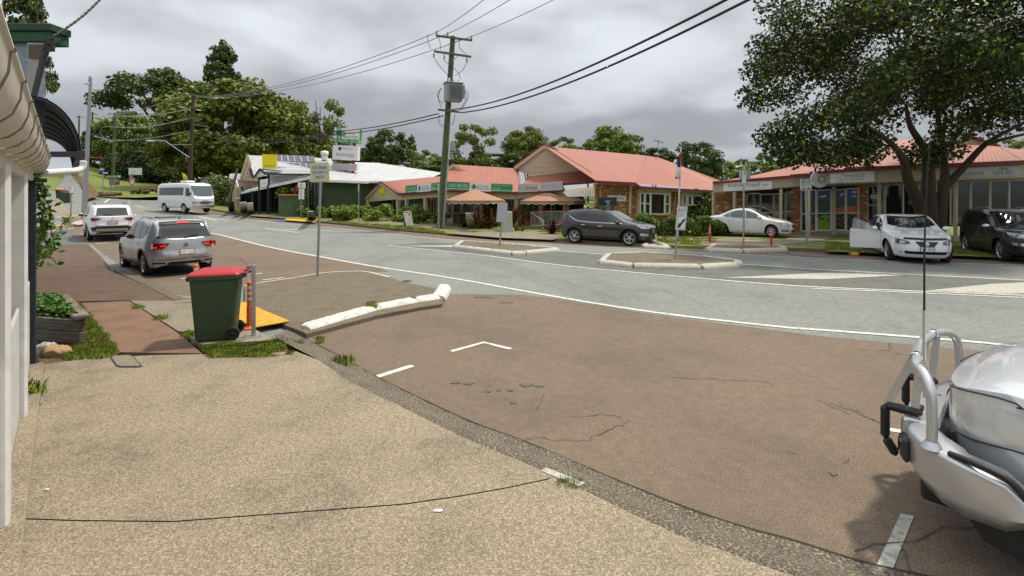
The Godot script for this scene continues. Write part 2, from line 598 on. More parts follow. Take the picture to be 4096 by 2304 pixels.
	mat("dark_glass",lin(0.012,0.014,0.015),0.05,{"spec": 0.75})
	mat("shop_glass",lin(0.02,0.022,0.022),0.05,{"spec": 0.7})
	mat("white_paint",lin(0.74,0.74,0.73),0.5,{"over": broad,"over_size": 1.9})
	mat("cream_paint",lin(0.62,0.52,0.33),0.65,{"over": broad,"over_size": 1.5})
	mat("stone_paint",lin(0.47,0.40,0.29),0.65,{"over": broad,"over_size": 2.5})
	mat("sign_white",lin(0.72,0.72,0.73),0.4)
	mat("sign_grey",lin(0.42,0.43,0.44),0.5)
	mat("sign_green",lin(0.015,0.27,0.075),0.4)
	mat("sign_black",lin(0.012,0.012,0.013),0.5)
	mat("sign_grey_dark",lin(0.10,0.09,0.03),0.5)
	mat("sign_red",lin(0.5,0.035,0.03),0.45)
	mat("sign_yellow",lin(0.82,0.68,0.0),0.4)
	mat("sign_brown",lin(0.10,0.045,0.018),0.45)
	mat("sign_blue",lin(0.02,0.08,0.33),0.45)
	mat("roof_red",lin(0.365,0.122,0.074),0.5,{"over": broad,"over_size": 5.0})
	mat("gutter_red",lin(0.17,0.022,0.02),0.45)
	mat("roof_white",lin(0.52,0.53,0.54),0.4,{"over": broad,"over_size": 6.0})
	mat("roof_grey",lin(0.36,0.37,0.38),0.45,{"over": broad,"over_size": 6.0})
	mat("bin_green",lin(0.028,0.062,0.026),0.5,{"over": patchy,"over_size": 0.7})
	mat("bin_red",lin(0.40,0.02,0.026),0.4)
	mat("safety_orange",lin(0.72,0.11,0.02),0.5)
	mat("ramp_yellow",lin(0.60,0.315,0.02),0.75,{"over": patchy,"over_size": 0.8,"bump": bump_fine,"bump_cm": 0.2})
	mat("bark",lin(0.09,0.07,0.052),0.95,{"tex": wood,"size": 0.9,"stretch": V(2,0.5,2),"world": false,"bump": bump_fine,"bump_cm": 1.0})
	M.bark.albedo_color = Color(0.66,0.58,0.5)
	mat("pale_bark",Color(0.95,0.86,0.76),0.95,{"tex": wood,"size": 0.9,"stretch": V(2,0.5,2),"world": false})
	mat("leaves",Color(1,1,1),0.5,{"tint": true,"backlight": Color(0.5,0.55,0.2),"spec": 0.4})
	mat("grass",Color(1,1,1),0.7,{"tint": true,"backlight": Color(0.3,0.36,0.1),"spec": 0.2})

func lc(r: int,g: int,b: int) -> Color:
	return Color8(r,g,b)


func crack(mb: MB,pts: Array,w: float,e: float,seed_: int) -> void:
	var r:=RandomNumberGenerator.new()
	r.seed = seed_
	var fine:=[]
	for k in pts.size() - 1:
		var a:Vector3=pts[k]; var b:Vector3=pts[k+1]
		var n:=maxi(2,int(a.distance_to(b)/0.07))
		for j in n:
			var p:=a.lerp(b,float(j)/n)
			fine.append(p+V(r.randf_range(-1,1),0,r.randf_range(-1,1))*0.022)
	fine.append(pts[-1])
	var rows:=[PackedVector3Array(),PackedVector3Array()]
	for k in fine.size():
		var d:Vector3=fine[mini(k+1,fine.size() - 1)] - fine[maxi(k - 1,0)]
		var s:=V(-d.z,0,d.x).normalized()*w*r.randf_range(0.15,0.6)
		rows[0].append(on_ground(fine[k]+s,e)); rows[1].append(on_ground(fine[k] - s,e))
	mb.grid(rows,Vector3.UP)

func stain(mb: MB,c: Vector3,rx: float,rz: float,e: float,seed_: int) -> void:
	var f:=noise(0.8,seed_)
	var pts:=[]
	for k in 22:
		var t:=TAU*k/22
		var q:=V(cos(t),0,sin(t))
		var s:=1.0+0.9*f.get_noise_3dv(q*1.7)
		pts.append(on_ground(c+V(q.x*rx*s,0,q.z*rz*s),e))
	mb.poly(pts,Vector3.UP)

func kerb_stone(a: Vector3,b: Vector3,out: Vector3,w: float,h: float,seed_: int) -> MB:
	var mb:=MB.new()
	var r:=RandomNumberGenerator.new()
	r.seed = seed_
	var d:=(b - a).normalized()
	out = (out - d*out.dot(d)); out.y = 0; out = out.normalized()
	var prof:=[Vector2(w*0.5,-0.05),Vector2(w*0.5,h*0.25),Vector2(w*0.40,h*0.62),Vector2(w*0.22,h*0.9),Vector2(0.0,h),Vector2(-w*0.4,h*1.0),Vector2(-w*0.5,h*0.93),Vector2(-w*0.5,-0.05)]
	var n:=maxi(5,int(a.distance_to(b)/0.08))
	var f:=noise(2.5,seed_)
	var rows:=[]
	for k in n+1:
		var t:=float(k)/n
		var line:=PackedVector3Array()
		var shrink:=1.0
		if k == 0 or k == n: shrink = 0.8
		for p: Vector2 in prof:
			var q:=a.lerp(b,t)+out*p.x*lerpf(1.0,shrink,0.5)+V(0,p.y*shrink if p.y > 0 else p.y,0)
			q += V(0,0.009,0)*f.get_noise_3dv(q)+out*0.012*f.get_noise_3dv(q+V(7,0,0))
			line.append(q)
		rows.append(line)
	mb.grid(rows,out+Vector3.UP)
	for e in 2:
		var line: PackedVector3Array = rows[0 if e == 0 else n]
		var pts:=Array(line)
		mb.poly(pts,-d if e == 0 else d)
	return mb

func make_ground() -> void:
	var mb:=MB.new()
	var rows:=[]
	for j in 61:
		var line:=PackedVector3Array()
		var z:=30.0 - 12.0*j
		for k in 81:
			var x:=-480.0+12.0*k
			line.append(V(x,minf(gh(x,z),3.4) - 0.16 - (0.03 if z > -120 else 0.0),z))
		rows.append(line)
	mb.grid(rows,Vector3.UP)
	setting("ground",mb,M.field)
	mb = MB.new()
	sheet(mb,[V(30,0,8),V(-6,0,8),V(-75,0,-30),V(-90,0,-75),V(-30,0,-75),V(2,0,-38),V(60,0,-20),V(60,0,8)],0.0,3.0)
	var road:=setting("road",mb,M.asphalt)
	var near_edge:=vs([8.254,0,-7.366,7.321,0,-7.938,5.383,0,-8.618,4.659,0,-8.873,2.822,0,-9.92,0.919,0,-11.499,-1.65,0,-13.93,-4.42,0,-16.18,-7.18,0.01,-18.66,-10.23,0.04,-21.42,-14.51,0.11,-25.75,-16.97,0.17,-28.09,-21.25,0.29,-31.58,-27.09,0.5,-35.23])
	var brown_edge:=vs([8.187,0,-6.823,7.492,0,-7.329,6.501,0,-7.691,5.152,0,-8.248,4.526,0,-8.62,2.771,0,-9.74,1.823,0,-10.537,0.908,0,-11.323,0.246,0,-11.676,-1.427,0,-11.75])
	var kerb_line:=vs([3.032,0,-2.912,2.399,0,-3.11,2.145,0,-3.229,1.914,0,-3.372,1.596,0,-3.533,1.26,0,-3.762,0.89,0,-4.062,0.609,0,-4.31,0.12,0,-4.73,-0.429,0,-5.15,-1.001,0,-5.683,-1.721,0,-6.395,-2.435,0,-7.169,-3.161,0,-7.917,-3.912,0,-8.709,-5.127,0,-9.97])
	var kerb_in:=vs([2.452,0.1,-2.549,1.581,0.1,-2.991,1.312,0.1,-3.178,1.104,0.1,-3.297,0.784,0.1,-3.58,0.512,0.1,-3.841,0.168,0.1,-4.139,-0.497,0.1,-4.671,-1.212,0.1,-5.339,-1.945,0.1,-6.006,-2.633,0.1,-6.799,-3.174,0.1,-7.326,-3.758,0.1,-7.919,-4.969,0.1,-9.235])
	mb = MB.new()
	var bay:=brown_edge.duplicate()
	bay.append_array(vs([-1.902,0,-11.521,-2.4,0,-10.5,-3.076,0,-9.055,-3.41,0,-8.294,-3.926,0,-8.709]))
	var back:=kerb_line.duplicate()
	back.reverse()
	bay.append_array(back.slice(2))
	bay.append_array([V(8.5,0,0.5),V(14,0,-2.5)])
	sheet(mb,bay,0.004)
	setting("parking_bay",mb,M.brown_asphalt)
	mb = MB.new()
	var second:=near_edge.slice(7)
	second.append_array(vs([-29.07,0.55,-34.95,-25.75,0.36,-28.89,-25.45,0.34,-28.43,-19.6,0.16,-23.17,-15.39,0.07,-18.9,-11.45,0.02,-15.06,-7.844,0.001,-11.655,-7.205,0,-11.521,-6.53,0,-11.302,-6.75,0,-12.65,-6.09,0,-13.83,-5.45,0,-14.8,-4.54,0,-15.11,-3.7,0,-15.11]))
	sheet(mb,second,0.004,3.0)
	setting("parking_lane",mb,M.brown_asphalt)
	mb = MB.new()
	var far_edge:=vs([-33.25,1.02,-49.4,-24.92,0.56,-42.08,-16.97,0.27,-36.37,-8.19,0.07,-29.91,-3.01,0.01,-25.4,2.18,0,-22.95,6.5,0,-20.78,7.54,0,-20.07,11.35,0,-18.17,12.77,0,-17.62,16.8,0,-16.45,18.27,0,-15.75])
	var far_kerb:=vs([-35.66,1.21,-52.99,-28.33,0.79,-47.46,-22.03,0.48,-42.04,-17.74,0.33,-39.19,-15.74,0.27,-38,-14.43,0.23,-37.08,-11.23,0.15,-34.73,-6.72,0.06,-30.68,-4.62,0.04,-29.28,-3.81,0.03,-28.43,-0.8,0.01,-26.37,2.07,0,-24.88,5.81,0,-22.26,7.07,0,-21.61,11.37,0,-20.71,13.63,0,-19.87,16.54,0,-18.74,18.33,0,-17.95,19.97,0,-17.22])
	var strip_pts:=far_edge.duplicate()
	back = far_kerb.duplicate()
	back.reverse()
	strip_pts.append_array(back)
	sheet(mb,strip_pts,0.004,3.0)
	setting("parking_strip",mb,M.brown_asphalt)
	mb = MB.new()
	sheet(mb,vs([-5.49,0.01,-22.81,-1.48,0,-19.61,1.83,0,-16.45,5.3,0,-14.03,7.94,0,-12.71,11.907,0,-11.657,13.113,0,-11.302,15.14,0,-13.04,13.87,0,-13.58,9.63,0,-15.42,8.49,0,-16.18,7.52,0,-16.54,4.19,0,-18.86,1.89,0,-20.49,-2.8,0.01,-23.81,-4.33,0.01,-23.94]),0.004)
	setting("median_tar",mb,M.dark_asphalt)
	mb = MB.new()
	var verge:=far_kerb.duplicate()
	verge.append_array([V(60,0,-40),V(40,0,-110),V(-75,0,-110),V(-52,0,-74),V(-45.93,2.01,-64.81),V(-43.4,1.89,-64.48)])
	platform(mb,verge,0.12,0.3)
	setting("verge",mb,M.lawn,"structure","mown grass verge beyond the far kerb","verge")
	mb = MB.new()
	for seg in [[1,2],[5,9],[11,13],[14,18]]:
		for k in range(seg[0],seg[1]):
			var a:=on_ground(far_kerb[k],0.06); var b:=on_ground(far_kerb[k+1],0.06)
			mb.bar(a,b,0.16,0.152)
	setting("kerb",mb,M.gutter)
	markings(road,near_edge,far_edge)
	near_side(kerb_line,kerb_in)
	islands()
	far_aprons()

func paint(road: Node3D,called: String,pts: Array,w: float,m: Material,closed:=false,w2:=-1.0) -> void:
	var mb:=MB.new()
	if closed: sheet(mb,pts,0.0095,3.0)
	else: strip(mb,pts,w,0.0095,w2)
	part(called,mb,m,road)

func markings(road: Node3D,near_edge: Array,far_edge: Array) -> void:
	var rp: Material = M.road_paint
	paint(road,"edge_line",smooth(near_edge,5),0.12,rp)
	paint(road,"edge_line",smooth(far_edge,4),0.10,rp)
	paint(road,"median_line",smooth(vs([-5.64,0.01,-22.67,-1.46,0,-19.48,1.81,0,-16.32,5.26,0,-13.93,6.82,0,-12.99,7.85,0,-12.57,11.837,0,-11.589,13.063,0,-11.259]),4),0.11,rp)
	paint(road,"median_line",vs([7.43,0,-12.44,9.551,0,-11.892,11.566,0,-11.323,12.772,0,-11.007]),0.09,rp)
	paint(road,"median_line",smooth(vs([1.9,0,-20.63,4.22,0,-18.98,5.8,0,-17.73]),3),0.10,rp)
	paint(road,"median_line",smooth(vs([7.59,0,-16.68,8.52,0,-16.22,9.66,0,-15.46,13.91,0,-13.61,15.14,0,-13.04]),3),0.11,rp)
	paint(road,"chevron",vs([-5.1,0.01,-22.49,-2.66,0,-22.94,-2.56,0,-22.07]),0,M.worn_paint,true)
	paint(road,"chevron",vs([5.87,0,-14.03,9.3,0,-14.89,11.43,0,-14.47,8.6,0,-13.77]),0,M.worn_paint,true)
	paint(road,"chevron",vs([10.04,0,-12.14,12.46,0,-13.04,14.16,0,-13.4,13.91,0,-11.988,11.582,0,-11.75]),0,M.worn_paint,true)
	paint(road,"chevron",vs([-14.55,0.16,-30.96,-10.83,0.1,-30.12,-14.07,0.16,-31.21]),0,M.worn_paint,true)
	paint(road,"median_line",vs([-15.54,0.19,-31.56,-12.31,0.11,-28.88]),0.12,rp)
	paint(road,"median_line",vs([-13.8,0.16,-31.73,-10.83,0.1,-30.12]),0.12,rp)
	paint(road,"lane_line",vs([-25.43,0.54,-40.28,-21.68,0.38,-36.8]),0.15,rp)
	paint(road,"lane_line",vs([-25.43,0.54,-40.28,-21.21,0.38,-37.42]),0.15,rp)
	for q in [vs([-33.09,0.85,-42.88,-32.58,0.82,-42.45]),vs([-30.65,0.71,-40.48,-29.59,0.65,-39.49]),vs([-41.97,1.54,-54.81,-40.45,1.43,-53.19]),vs([-37.4,1.19,-49.62,-35.39,1.07,-48.01]),vs([-43.06,1.68,-57.8,-43.36,1.76,-60.01]),vs([-28.68,0.58,-37.29,-26.62,0.51,-36.49]),vs([-42.06,1.46,-51.67,-45.59,1.76,-56.74])]:
		paint(road,"lane_dash",q,0.16,rp)
	paint(road,"bay_mark",vs([-1.745,0,-6.409,-1.357,0,-6.838]),0.10,rp)
	paint(road,"bay_mark",vs([-0.906,0,-7.458,-0.446,0,-7.907,-0.018,0,-7.573]),0.085,rp)
	paint(road,"bay_mark",vs([3.704,0,-5.002,3.866,0,-4.935]),0.085,rp)
	paint(road,"bay_mark",vs([2.308,0,-3.167,2.847,0,-3.669,2.924,0,-3.642,2.382,0,-3.132]),0,M.worn_paint,true)
	for q in [vs([-9.12,0.01,-13.8,-8.93,0.01,-14.53]),vs([-8.3,0,-13.02,-8.21,0,-13.48]),vs([-6.8,0,-13.64,-6.39,0,-14.02]),vs([-7.53,0,-14.7,-7.38,0,-14.81]),vs([-22.27,0.24,-25.62,-22.35,0.25,-26.29]),vs([-18.41,0.13,-22.14,-18.28,0.14,-22.72]),vs([-25.24,0.33,-28.21,-25.48,0.35,-29.17]),vs([-12.73,0.03,-16.48,-12.94,0.04,-16.98])]:
		paint(road,"bay_mark",q,0.09,rp)
	for q in [vs([10.13,0,-19.79,10.76,0,-18.43]),vs([11.04,0,-19.95,12.09,0,-18.38]),vs([11.78,0,-18.85,12.13,0,-18.42])]:
		paint(road,"bay_mark",q,0.09,M.worn_paint)
	var mb:=MB.new()
	sheet(mb,vs([-17.99,0.31,-37.56,-17.68,0.32,-38.52,-16.68,0.28,-37.62,-16.94,0.27,-36.55]),0.0095)
	part("blue_bay",mb,M.sign_blue,road)
	var cm:=mat("crack_dirt",lin(0.07,0.06,0.05),1.0)
	var sm:=mat("oil_stain",lin(0.095,0.083,0.072),0.7)
	var j:=0
	for q in [vs([0.421,0,-5.284,0.703,0,-5.252,0.941,0,-5.331,1.151,0,-5.252]),vs([0.065,0,-4.71,0.233,0,-4.803,0.672,0,-4.747,1.233,0,-5.172]),vs([2.022,0,-6.4,2.615,0,-6.333,3.098,0,-6.267,3.201,0,-6.14]),vs([3.462,0,-5.707,3.517,0,-5.55,3.597,0,-5.331]),vs([2.515,0,-4.585,2.582,0,-4.517]),vs([0.262,0,-5.402,0.376,0,-5.873]),
		vs([2.845,0,-9.197,3.047,0,-8.874,3.202,0,-8.771,3.726,0,-8.477,4.336,0,-8.337]),vs([2.993,0,-9.58,2.776,0,-9.253]),vs([0.538,0,-10.998,0.063,0,-11.412]),vs([4.697,0,-11.499,5.37,0,-11.412,6.038,0,-11.499]),vs([-5.12,0,-18.72,-3.92,0,-17.26,-2.44,0,-16.33]),vs([2.39,0,-14.89,3.54,0,-12.44,4.189,0,-10.254]),
		vs([5.932,0,-7.863,5.65,0,-7.516,5.682,0,-7.292,5.868,0,-7.199]),vs([5.65,0,-7.516,5.357,0,-7.484,5.199,0,-7.583]),vs([3.565,0,-5.631,3.683,0,-5.416,3.766,0,-5.123]),vs([3.655,0,-5.601,3.74,0,-5.388,3.761,0,-5.112]),vs([2.884,0,-4.363,3,0,-4.455]),vs([2.233,0,-3.283,2.509,0,-3.348,2.727,0,-3.388,3.023,0,-3.514,3.372,0,-3.544]),vs([2.601,0,-3.335,2.481,0,-3.114]),vs([3.399,0,-4.11,3.34,0,-4.032]),
		vs([8.833,0,-11.376,8.85,0,-10.469,10.167,0,-10.342]),vs([7.157,0,-11.453,7.84,0,-11.081,8.469,0,-10.869]),vs([-10.72,0.03,-18.05,-9.01,0.02,-17.66,-6.58,0,-16.71,-4.95,0,-16.2]),vs([-28,0.68,-43.06,-24.11,0.49,-39.26])]:
		mb = MB.new()
		crack(mb,q,0.010,0.0115,900+j)
		part("crack",mb,cm,road)
		j += 1
	j = 0
	for q in [[V(0.179,0,-6.14),0.075,0.05],[V(-0.015,0,-5.977),0.045,0.03],[V(-0.273,0,-5.942),0.035,0.025],[V(0.007,0,-5.617),0.04,0.03],[V(-0.161,0,-5.977),0.025,0.02],[V(0.332,0,-6.109),0.05,0.03],[V(-0.538,0,-6.184),0.06,0.04],[V(-0.71,0,-6.222),0.06,0.05],[V(-0.678,0,-11.378),0.22,0.08],[V(-0.158,0,-10.81),0.16,0.06],[V(2.689,0,-4.191),0.03,0.03]]:
		mb = MB.new()
		stain(mb,q[0],q[1],q[2],0.0115,40+j)
		part("oil_stain",mb,sm,road)
		j += 1

func near_side(kerb_line: Array,kerb_in: Array) -> void:
	var mb:=MB.new()
	var outer:=smooth(kerb_line.slice(0,15),4)
	var rows:=[]
	var inner_curve:=Curve3D.new()
	for p in smooth(kerb_in.slice(0,13),4): inner_curve.add_point(p)
	var n:=70
	var oc:=Curve3D.new()
	for p in outer: oc.add_point(p)
	var f:=noise(3.0,77)
	for k in n+1:
		var t:=float(k)/n
		var a:=inner_curve.sample_baked(inner_curve.get_baked_length()*t)
		var b:=oc.sample_baked(oc.get_baked_length()*t)
		var line:=PackedVector3Array()
		for w in [[0.0,0.0],[0.06,0.0],[0.3,-0.010],[0.5,-0.05],[0.72,-0.078],[0.9,-0.084],[1.0,-0.086]]:
			var q:=a.lerp(b,w[0])
			q.y = 0.1+w[1]+f.get_noise_3dv(q)*0.007*(1.0 if w[0] > 0 else 0.0)
			line.append(q)
		rows.append(line)
	mb.grid(rows,Vector3.UP)
	setting("kerb_channel",mb,M.gutter,"structure","worn concrete kerb and channel along the parking bay","kerb")
	mb = MB.new()
	strip(mb,outer,0.022,0.0155)
	setting("channel_joint",mb,mat("joint_dirt",lin(0.035,0.03,0.024),1.0),"structure")
	var joint:=vs([-3.487,0.1,-3.482,-3.034,0.1,-3.459,-2.693,0.1,-3.452,-2.32,0.1,-3.448,-0.783,0.1,-3.641,-0.397,0.1,-3.735,-0.052,0.1,-3.839,0.269,0.1,-3.956])
	var upper:=vs([-6.253,0.1,-6.593,-5.871,0.1,-6.799,-5.435,0.1,-6.932,-4.933,0.1,-7,-4.344,0.1,-7.035,-3.627,0.1,-7.052,-3.085,0.1,-7.159])
	var pav:=thing("footpath","","")
	pav.remove_meta("label"); pav.remove_meta("category")
	pav.set_meta("kind","structure")
	var cut:=5
	var s1:=joint.duplicate()
	s1.append((kerb_in[5]+kerb_in[6])*0.5)
	for k in range(6,11): s1.append(kerb_in[k])
	var u:=upper.duplicate()
	u.reverse()
	s1.append_array(u)
	mb = MB.new()
	sheet(mb,s1,0.1)
	part("slab",mb,M.footpath,pav)
	var s2:=joint.duplicate()
	for k in s2.size(): s2[k] = s2[k]+V(0.004,0,0.014)
	s2.append((kerb_in[5]+kerb_in[6])*0.5)
	for k in [5,4,3,2,1,0]: s2.append(kerb_in[k])
	s2.append_array([V(6.0,0,1.5),V(1.6,0,1.5),V(-1.4,0,-1.15)])
	mb = MB.new()
	sheet(mb,s2,0.1)
	part("slab",mb,M.footpath,pav)
	mb = MB.new()
	strip(mb,smooth(joint,3),0.03,0.094)
	part("joint",mb,M.joint_dirt,pav)
	mb = MB.new()
	sheet(mb,vs([0.237,0.1,-4.067,0.28,0.1,-4.116,0.574,0.1,-3.895,0.514,0.1,-3.844]),0.104)
	part("patch",mb,M.worn_paint,pav)
	var lid:=thing("pit_cover","oblong concrete service pit cover with dark plastic rim set in the footpath","pit cover",V(-5.195,0.1,-6.734))
	mb = MB.new()
	sheet(mb,vs([-5.523,0.1,-6.877,-5.536,0.1,-6.977,-5.329,0.1,-6.995,-5.245,0.1,-6.935,-4.813,0.1,-6.53,-4.827,0.1,-6.489,-5.077,0.1,-6.489,-5.164,0.1,-6.53]),0.106)
	part("frame",mb,M.dark_plastic,lid)
	mb = MB.new()
	sheet(mb,vs([-5.502,0.1,-6.877,-5.502,0.1,-6.953,-5.319,0.1,-6.965,-5.251,0.1,-6.918,-4.856,0.1,-6.551,-4.868,0.1,-6.52,-5.091,0.1,-6.52,-5.159,0.1,-6.551]),0.111)
	part("lid",mb,M.grey_path,lid)
	mb = MB.new()
	platform(mb,vs([-5.568,0.1,-7.123,-8.931,0.101,-10.343,-8.054,0.1,-10.538,-5.524,0.1,-8.217,-4.371,0.1,-7.07]),0.1)
	setting("aggregate_path",mb,M.red_path)
	mb = MB.new()
	platform(mb,vs([-8.059,0.1,-10.578,-7.085,0.1,-10.539,-6.939,0.1,-10.821,-6.494,0.1,-10.423,-4.789,0.1,-8.289,-4.336,0.1,-7.941,-4.827,0.1,-7.919,-5.501,0.1,-8.241]),0.101)
	setting("grey_path",mb,M.grey_path)
	mb = MB.new()
	platform(mb,vs([-9.851,0.102,-10.413,-8.072,0.1,-10.617,-7.085,0.1,-10.539,-9.18,0.1,-12.47,-11.57,0.12,-14.5,-13.69,0.12,-16.81,-17.9,0.17,-21.16,-18.76,0.18,-21.05,-17.81,0.15,-19.25,-16.36,0.12,-17.35,-13.12,0.12,-13.24]),0.098)
	setting("driveway",mb,M.drive_asphalt)
	mb = MB.new()
	sheet(mb,vs([-23.78,0.26,-25.3,-25.45,0.34,-28.43,-19.6,0.16,-23.17,-18.21,0.13,-21.56,-18.88,0.13,-21.18,-17.95,0.1,-19.39,-16.81,0.08,-17.68,-14.31,0.03,-14.44,-18.85,0.11,-18.59]),0.02,2.0)
	setting("side_tar",mb,M.dark_asphalt)
	mb = MB.new()
	platform(mb,vs([-11.66,0.12,-14.64,-10.9,0.11,-14.38,-7.464,0.1,-11.117,-6.886,0.1,-10.739,-7.085,0.1,-10.539,-9.12,0.1,-12.42]),0.105)
	setting("kerb_beam",mb,M.gutter)
	mb = MB.new()
	sheet(mb,vs([-6.232,0.1,-6.593,-7.204,0.1,-7.621,-9.079,0.101,-10.418,-8.931,0.101,-10.343,-5.555,0.1,-7.105,-5.856,0.1,-6.782]),0.094)
	setting("soil_strip",mb,M.soil)
	mb = MB.new()
	sheet(mb,vs([-4.588,0.1,-7.339,-5.041,0.1,-7.844,-5.189,0.1,-7.876,-5.318,0.1,-8.245,-5.078,0.1,-8.388,-4.261,0.1,-8.316,-3.668,0.1,-7.719,-3.053,0.1,-7.045,-3.272,0.1,-6.919,-4.143,0.1,-6.87]),0.094)
	setting("soil_patch",mb,M.soil)
	mb = MB.new()
	platform(mb,vs([-6.66,0.06,-12.49,-6.47,0.06,-12.98,-5.99,0.06,-13.61,-5.38,0.06,-14.62,-4.46,0.06,-14.84,-3.84,0.06,-14.3,-3.38,0.06,-13.8,-2.89,0.08,-13.04,-1.8,0.1,-12.04,-1.54,0.1,-11.749,-1.455,0.1,-10.365,-1.877,0.1,-10.042,-2.555,0.1,-9.362,-3.339,0.1,-8.141,-3.463,0.1,-8.28,-3.927,0.1,-8.689,-5.528,0.1,-10.365]),0.075,0.12)
	var bo:=setting("build_out",mb,M.build_out,"structure","grey concrete kerb build-out with white painted edge","kerb")
	mb = MB.new()
	strip(mb,smooth(vs([-6.62,0.08,-12.41,-6.43,0.08,-12.9,-5.95,0.08,-13.52,-5.35,0.08,-14.52,-4.43,0.08,-14.74,-3.81,0.08,-14.21,-3.36,0.08,-13.71]),3),0.075,0.081)
	part("edge_line",mb,M.kerb_paint,bo)
	var ks:=vs([-3.476,0,-8.453,-2.734,0,-9.893,-2.724,0,-9.912,-2.041,0,-10.632,-2.026,0,-10.654,-1.611,0,-10.966,-1.596,0,-11.002,-1.63,0,-12.32])
	for k in 4:
		var a:Vector3=ks[k*2]; var b:Vector3=ks[k*2+1]
		var d:=b - a
		var st:=kerb_stone(a,b,V(-d.z,0,d.x),0.30,0.15,60+k)
		part("kerb_stone",st,M.kerb_paint,bo)
	var pl:=thing("crossing_plate","yellow checker plate bridging the kerb channel beside the bin","ramp plate",V(-5.051,0.1,-9.387))
	mb = MB.new()
	mb.slab([on_ground(V(-6.53,0.11,-10.319),0.115),on_ground(V(-4.316,0.11,-8.424),0.115),on_ground(V(-3.917,0.11,-8.825),0.115),on_ground(V(-5.533,0.11,-10.374),0.115)],Vector3.UP,0.015)
	part("plate",mb,M.ramp_yellow,pl)

func islands() -> void:
	var specs:=[[vs([-2.46,0,-21.56,-0.01,0,-19.18,0.5,0,-19.38,1.92,0,-20.42,0.12,0,-22.09,-1.31,0,-23.15,-2.37,0.01,-23.69]),"traffic_island","white kerbed median island carrying the grey back of a road sign"],
		[vs([2.96,0,-16.69,3.84,0,-15.92,5.9,0,-15.62,7.28,0,-16.15,7.6,0,-16.76,6.79,0,-18,5.02,0,-19.08,3.56,0,-18.61]),"traffic_island","larger white kerbed median island carrying the keep left sign"],
		[vs([8.01,0,-20.51,9.25,0,-20.08,11.19,0,-20.51,11.52,0,-21.39,10.34,0,-22.36,9.03,0,-22.36]),"kerb_nose","white kerbed nose beside the yellow ramp across the road"],
		[vs([5.74,0,-21.77,6.24,0,-21.51,6.58,0,-21.03,6.78,0,-22.36,6.72,0,-23.64,6.2,0,-23.19]),"kerb_nose","small white kerbed nose by the front wheel of the dark grey car"]]
	var n:=0
	for s in specs:
		var pts: Array = s[0]
		var c:=Vector3.ZERO
		for p in pts: c += p
		c /= pts.size()
		var o:=thing(s[1],s[2],"traffic island",c,0.0,"raised islands in the road")
		var inner:=[]
		for p in pts: inner.append((c as Vector3).lerp(p,0.93))
		var mb:=MB.new()
		platform(mb,inner,0.13)
		part("top",mb,M.build_out,o)
		for k in pts.size():
			var a:Vector3=pts[k]; var b:Vector3=pts[(k+1) % pts.size()]
			var mid:=(a+b)*0.5
			var cuts:=maxi(1,int(a.distance_to(b)/1.1))
			for q in cuts:
				var a2:=a.lerp(b,(q+0.02)/cuts); var b2:=a.lerp(b,(q+0.98)/cuts)
				part("kerb_stone",kerb_stone(on_ground(a2),on_ground(b2),mid - c,0.26,0.16,300+n),M.old_kerb_paint,o)
				n += 1

func far_aprons() -> void:
	var mb:=MB.new()
	sheet(mb,vs([-21.34,0.5,-40.79,-17.92,0.39,-39.18,-17.95,0.46,-39.66,-22.48,0.68,-45.45,-22.98,0.69,-45.19]),0.135,3.0)
	setting("concrete_apron",mb,M.grey_path)
	mb = MB.new()
	sheet(mb,vs([-3.77,0.07,-28.05,-0.69,0.05,-25.41,2.01,0.05,-24.28,2.61,0.12,-26.46,2.26,0.12,-29.14,-0.81,0.14,-30.01,-2.34,0.14,-29.57,-3.01,0.15,-30.53,-3.36,0.14,-28.54]),0.135)
	setting("concrete_apron",mb,M.grey_path)
	mb = MB.new()
	strip(mb,vs([-12.52,0.34,-38.72,-7.85,0.23,-35.88,-4.97,0.18,-33.32,-2.99,0.15,-30.88]),1.3,0.128)
	setting("footpath",mb,M.grey_path)
	mb = MB.new()
	sheet(mb,vs([-4.48,0.18,-33.96,-3.64,0.17,-33.81,-3.22,0.17,-33.33,-3.35,0.16,-31.83,-2.21,0.14,-29.7,-3.06,0.15,-29.64]),0.131)
	setting("footpath",mb,M.footpath)
	mb = MB.new()
	sheet(mb,vs([7.5,0.12,-25.88,9.87,0.12,-24.79,12.62,0.12,-24.03,11.78,0.12,-22.43,7.95,0.12,-21.41,9.5,0.12,-23.32,7.31,0.12,-25.22]),0.128)
	setting("footpath",mb,M.footpath)
	mb = MB.new()
	sheet(mb,vs([9.71,0.12,-25.88,10.94,0.12,-25.32,14.13,0.12,-25.88,16.44,0.2,-29.11,19.42,0.2,-29.11,21.1,0.2,-29.11,19.18,0.12,-26.46,16.76,0.12,-26.17,14.79,0.12,-23.79,11.02,0.12,-21.21,8.11,0.12,-21.6,9.02,0.12,-24.03,12.98,0.12,-23.79,13.86,0.12,-25.21,10.6,0.12,-24.53]),0.140)
	setting("forecourt",mb,M.footpath)
	mb = MB.new()
	sheet(mb,vs([15.05,0.12,-24.08,22.42,0.12,-21.95,17.73,0.12,-17.36,12.12,0.12,-19.39]),0.132)
	setting("tree_lawn",mb,M.lawn)
	mb = MB.new()
	sheet(mb,vs([8.32,0.02,-22.17,8.59,0.12,-22.22,10.94,0.12,-21.21,10.82,0.12,-20.84,9.58,0.02,-21.7]),0.145)
	setting("crossing_ramp",mb,M.ramp_yellow)
	mb = MB.new()
	sheet(mb,vs([-17.32,0.43,-38.27,-17.44,0.44,-38.78,-15.68,0.39,-37.88,-14.14,0.34,-36.34,-14,0.32,-35.55,-15,0.35,-36.1,-16.71,0.4,-37.04]),0.14)
	setting("yellow_kerb",mb,M.ramp_yellow)


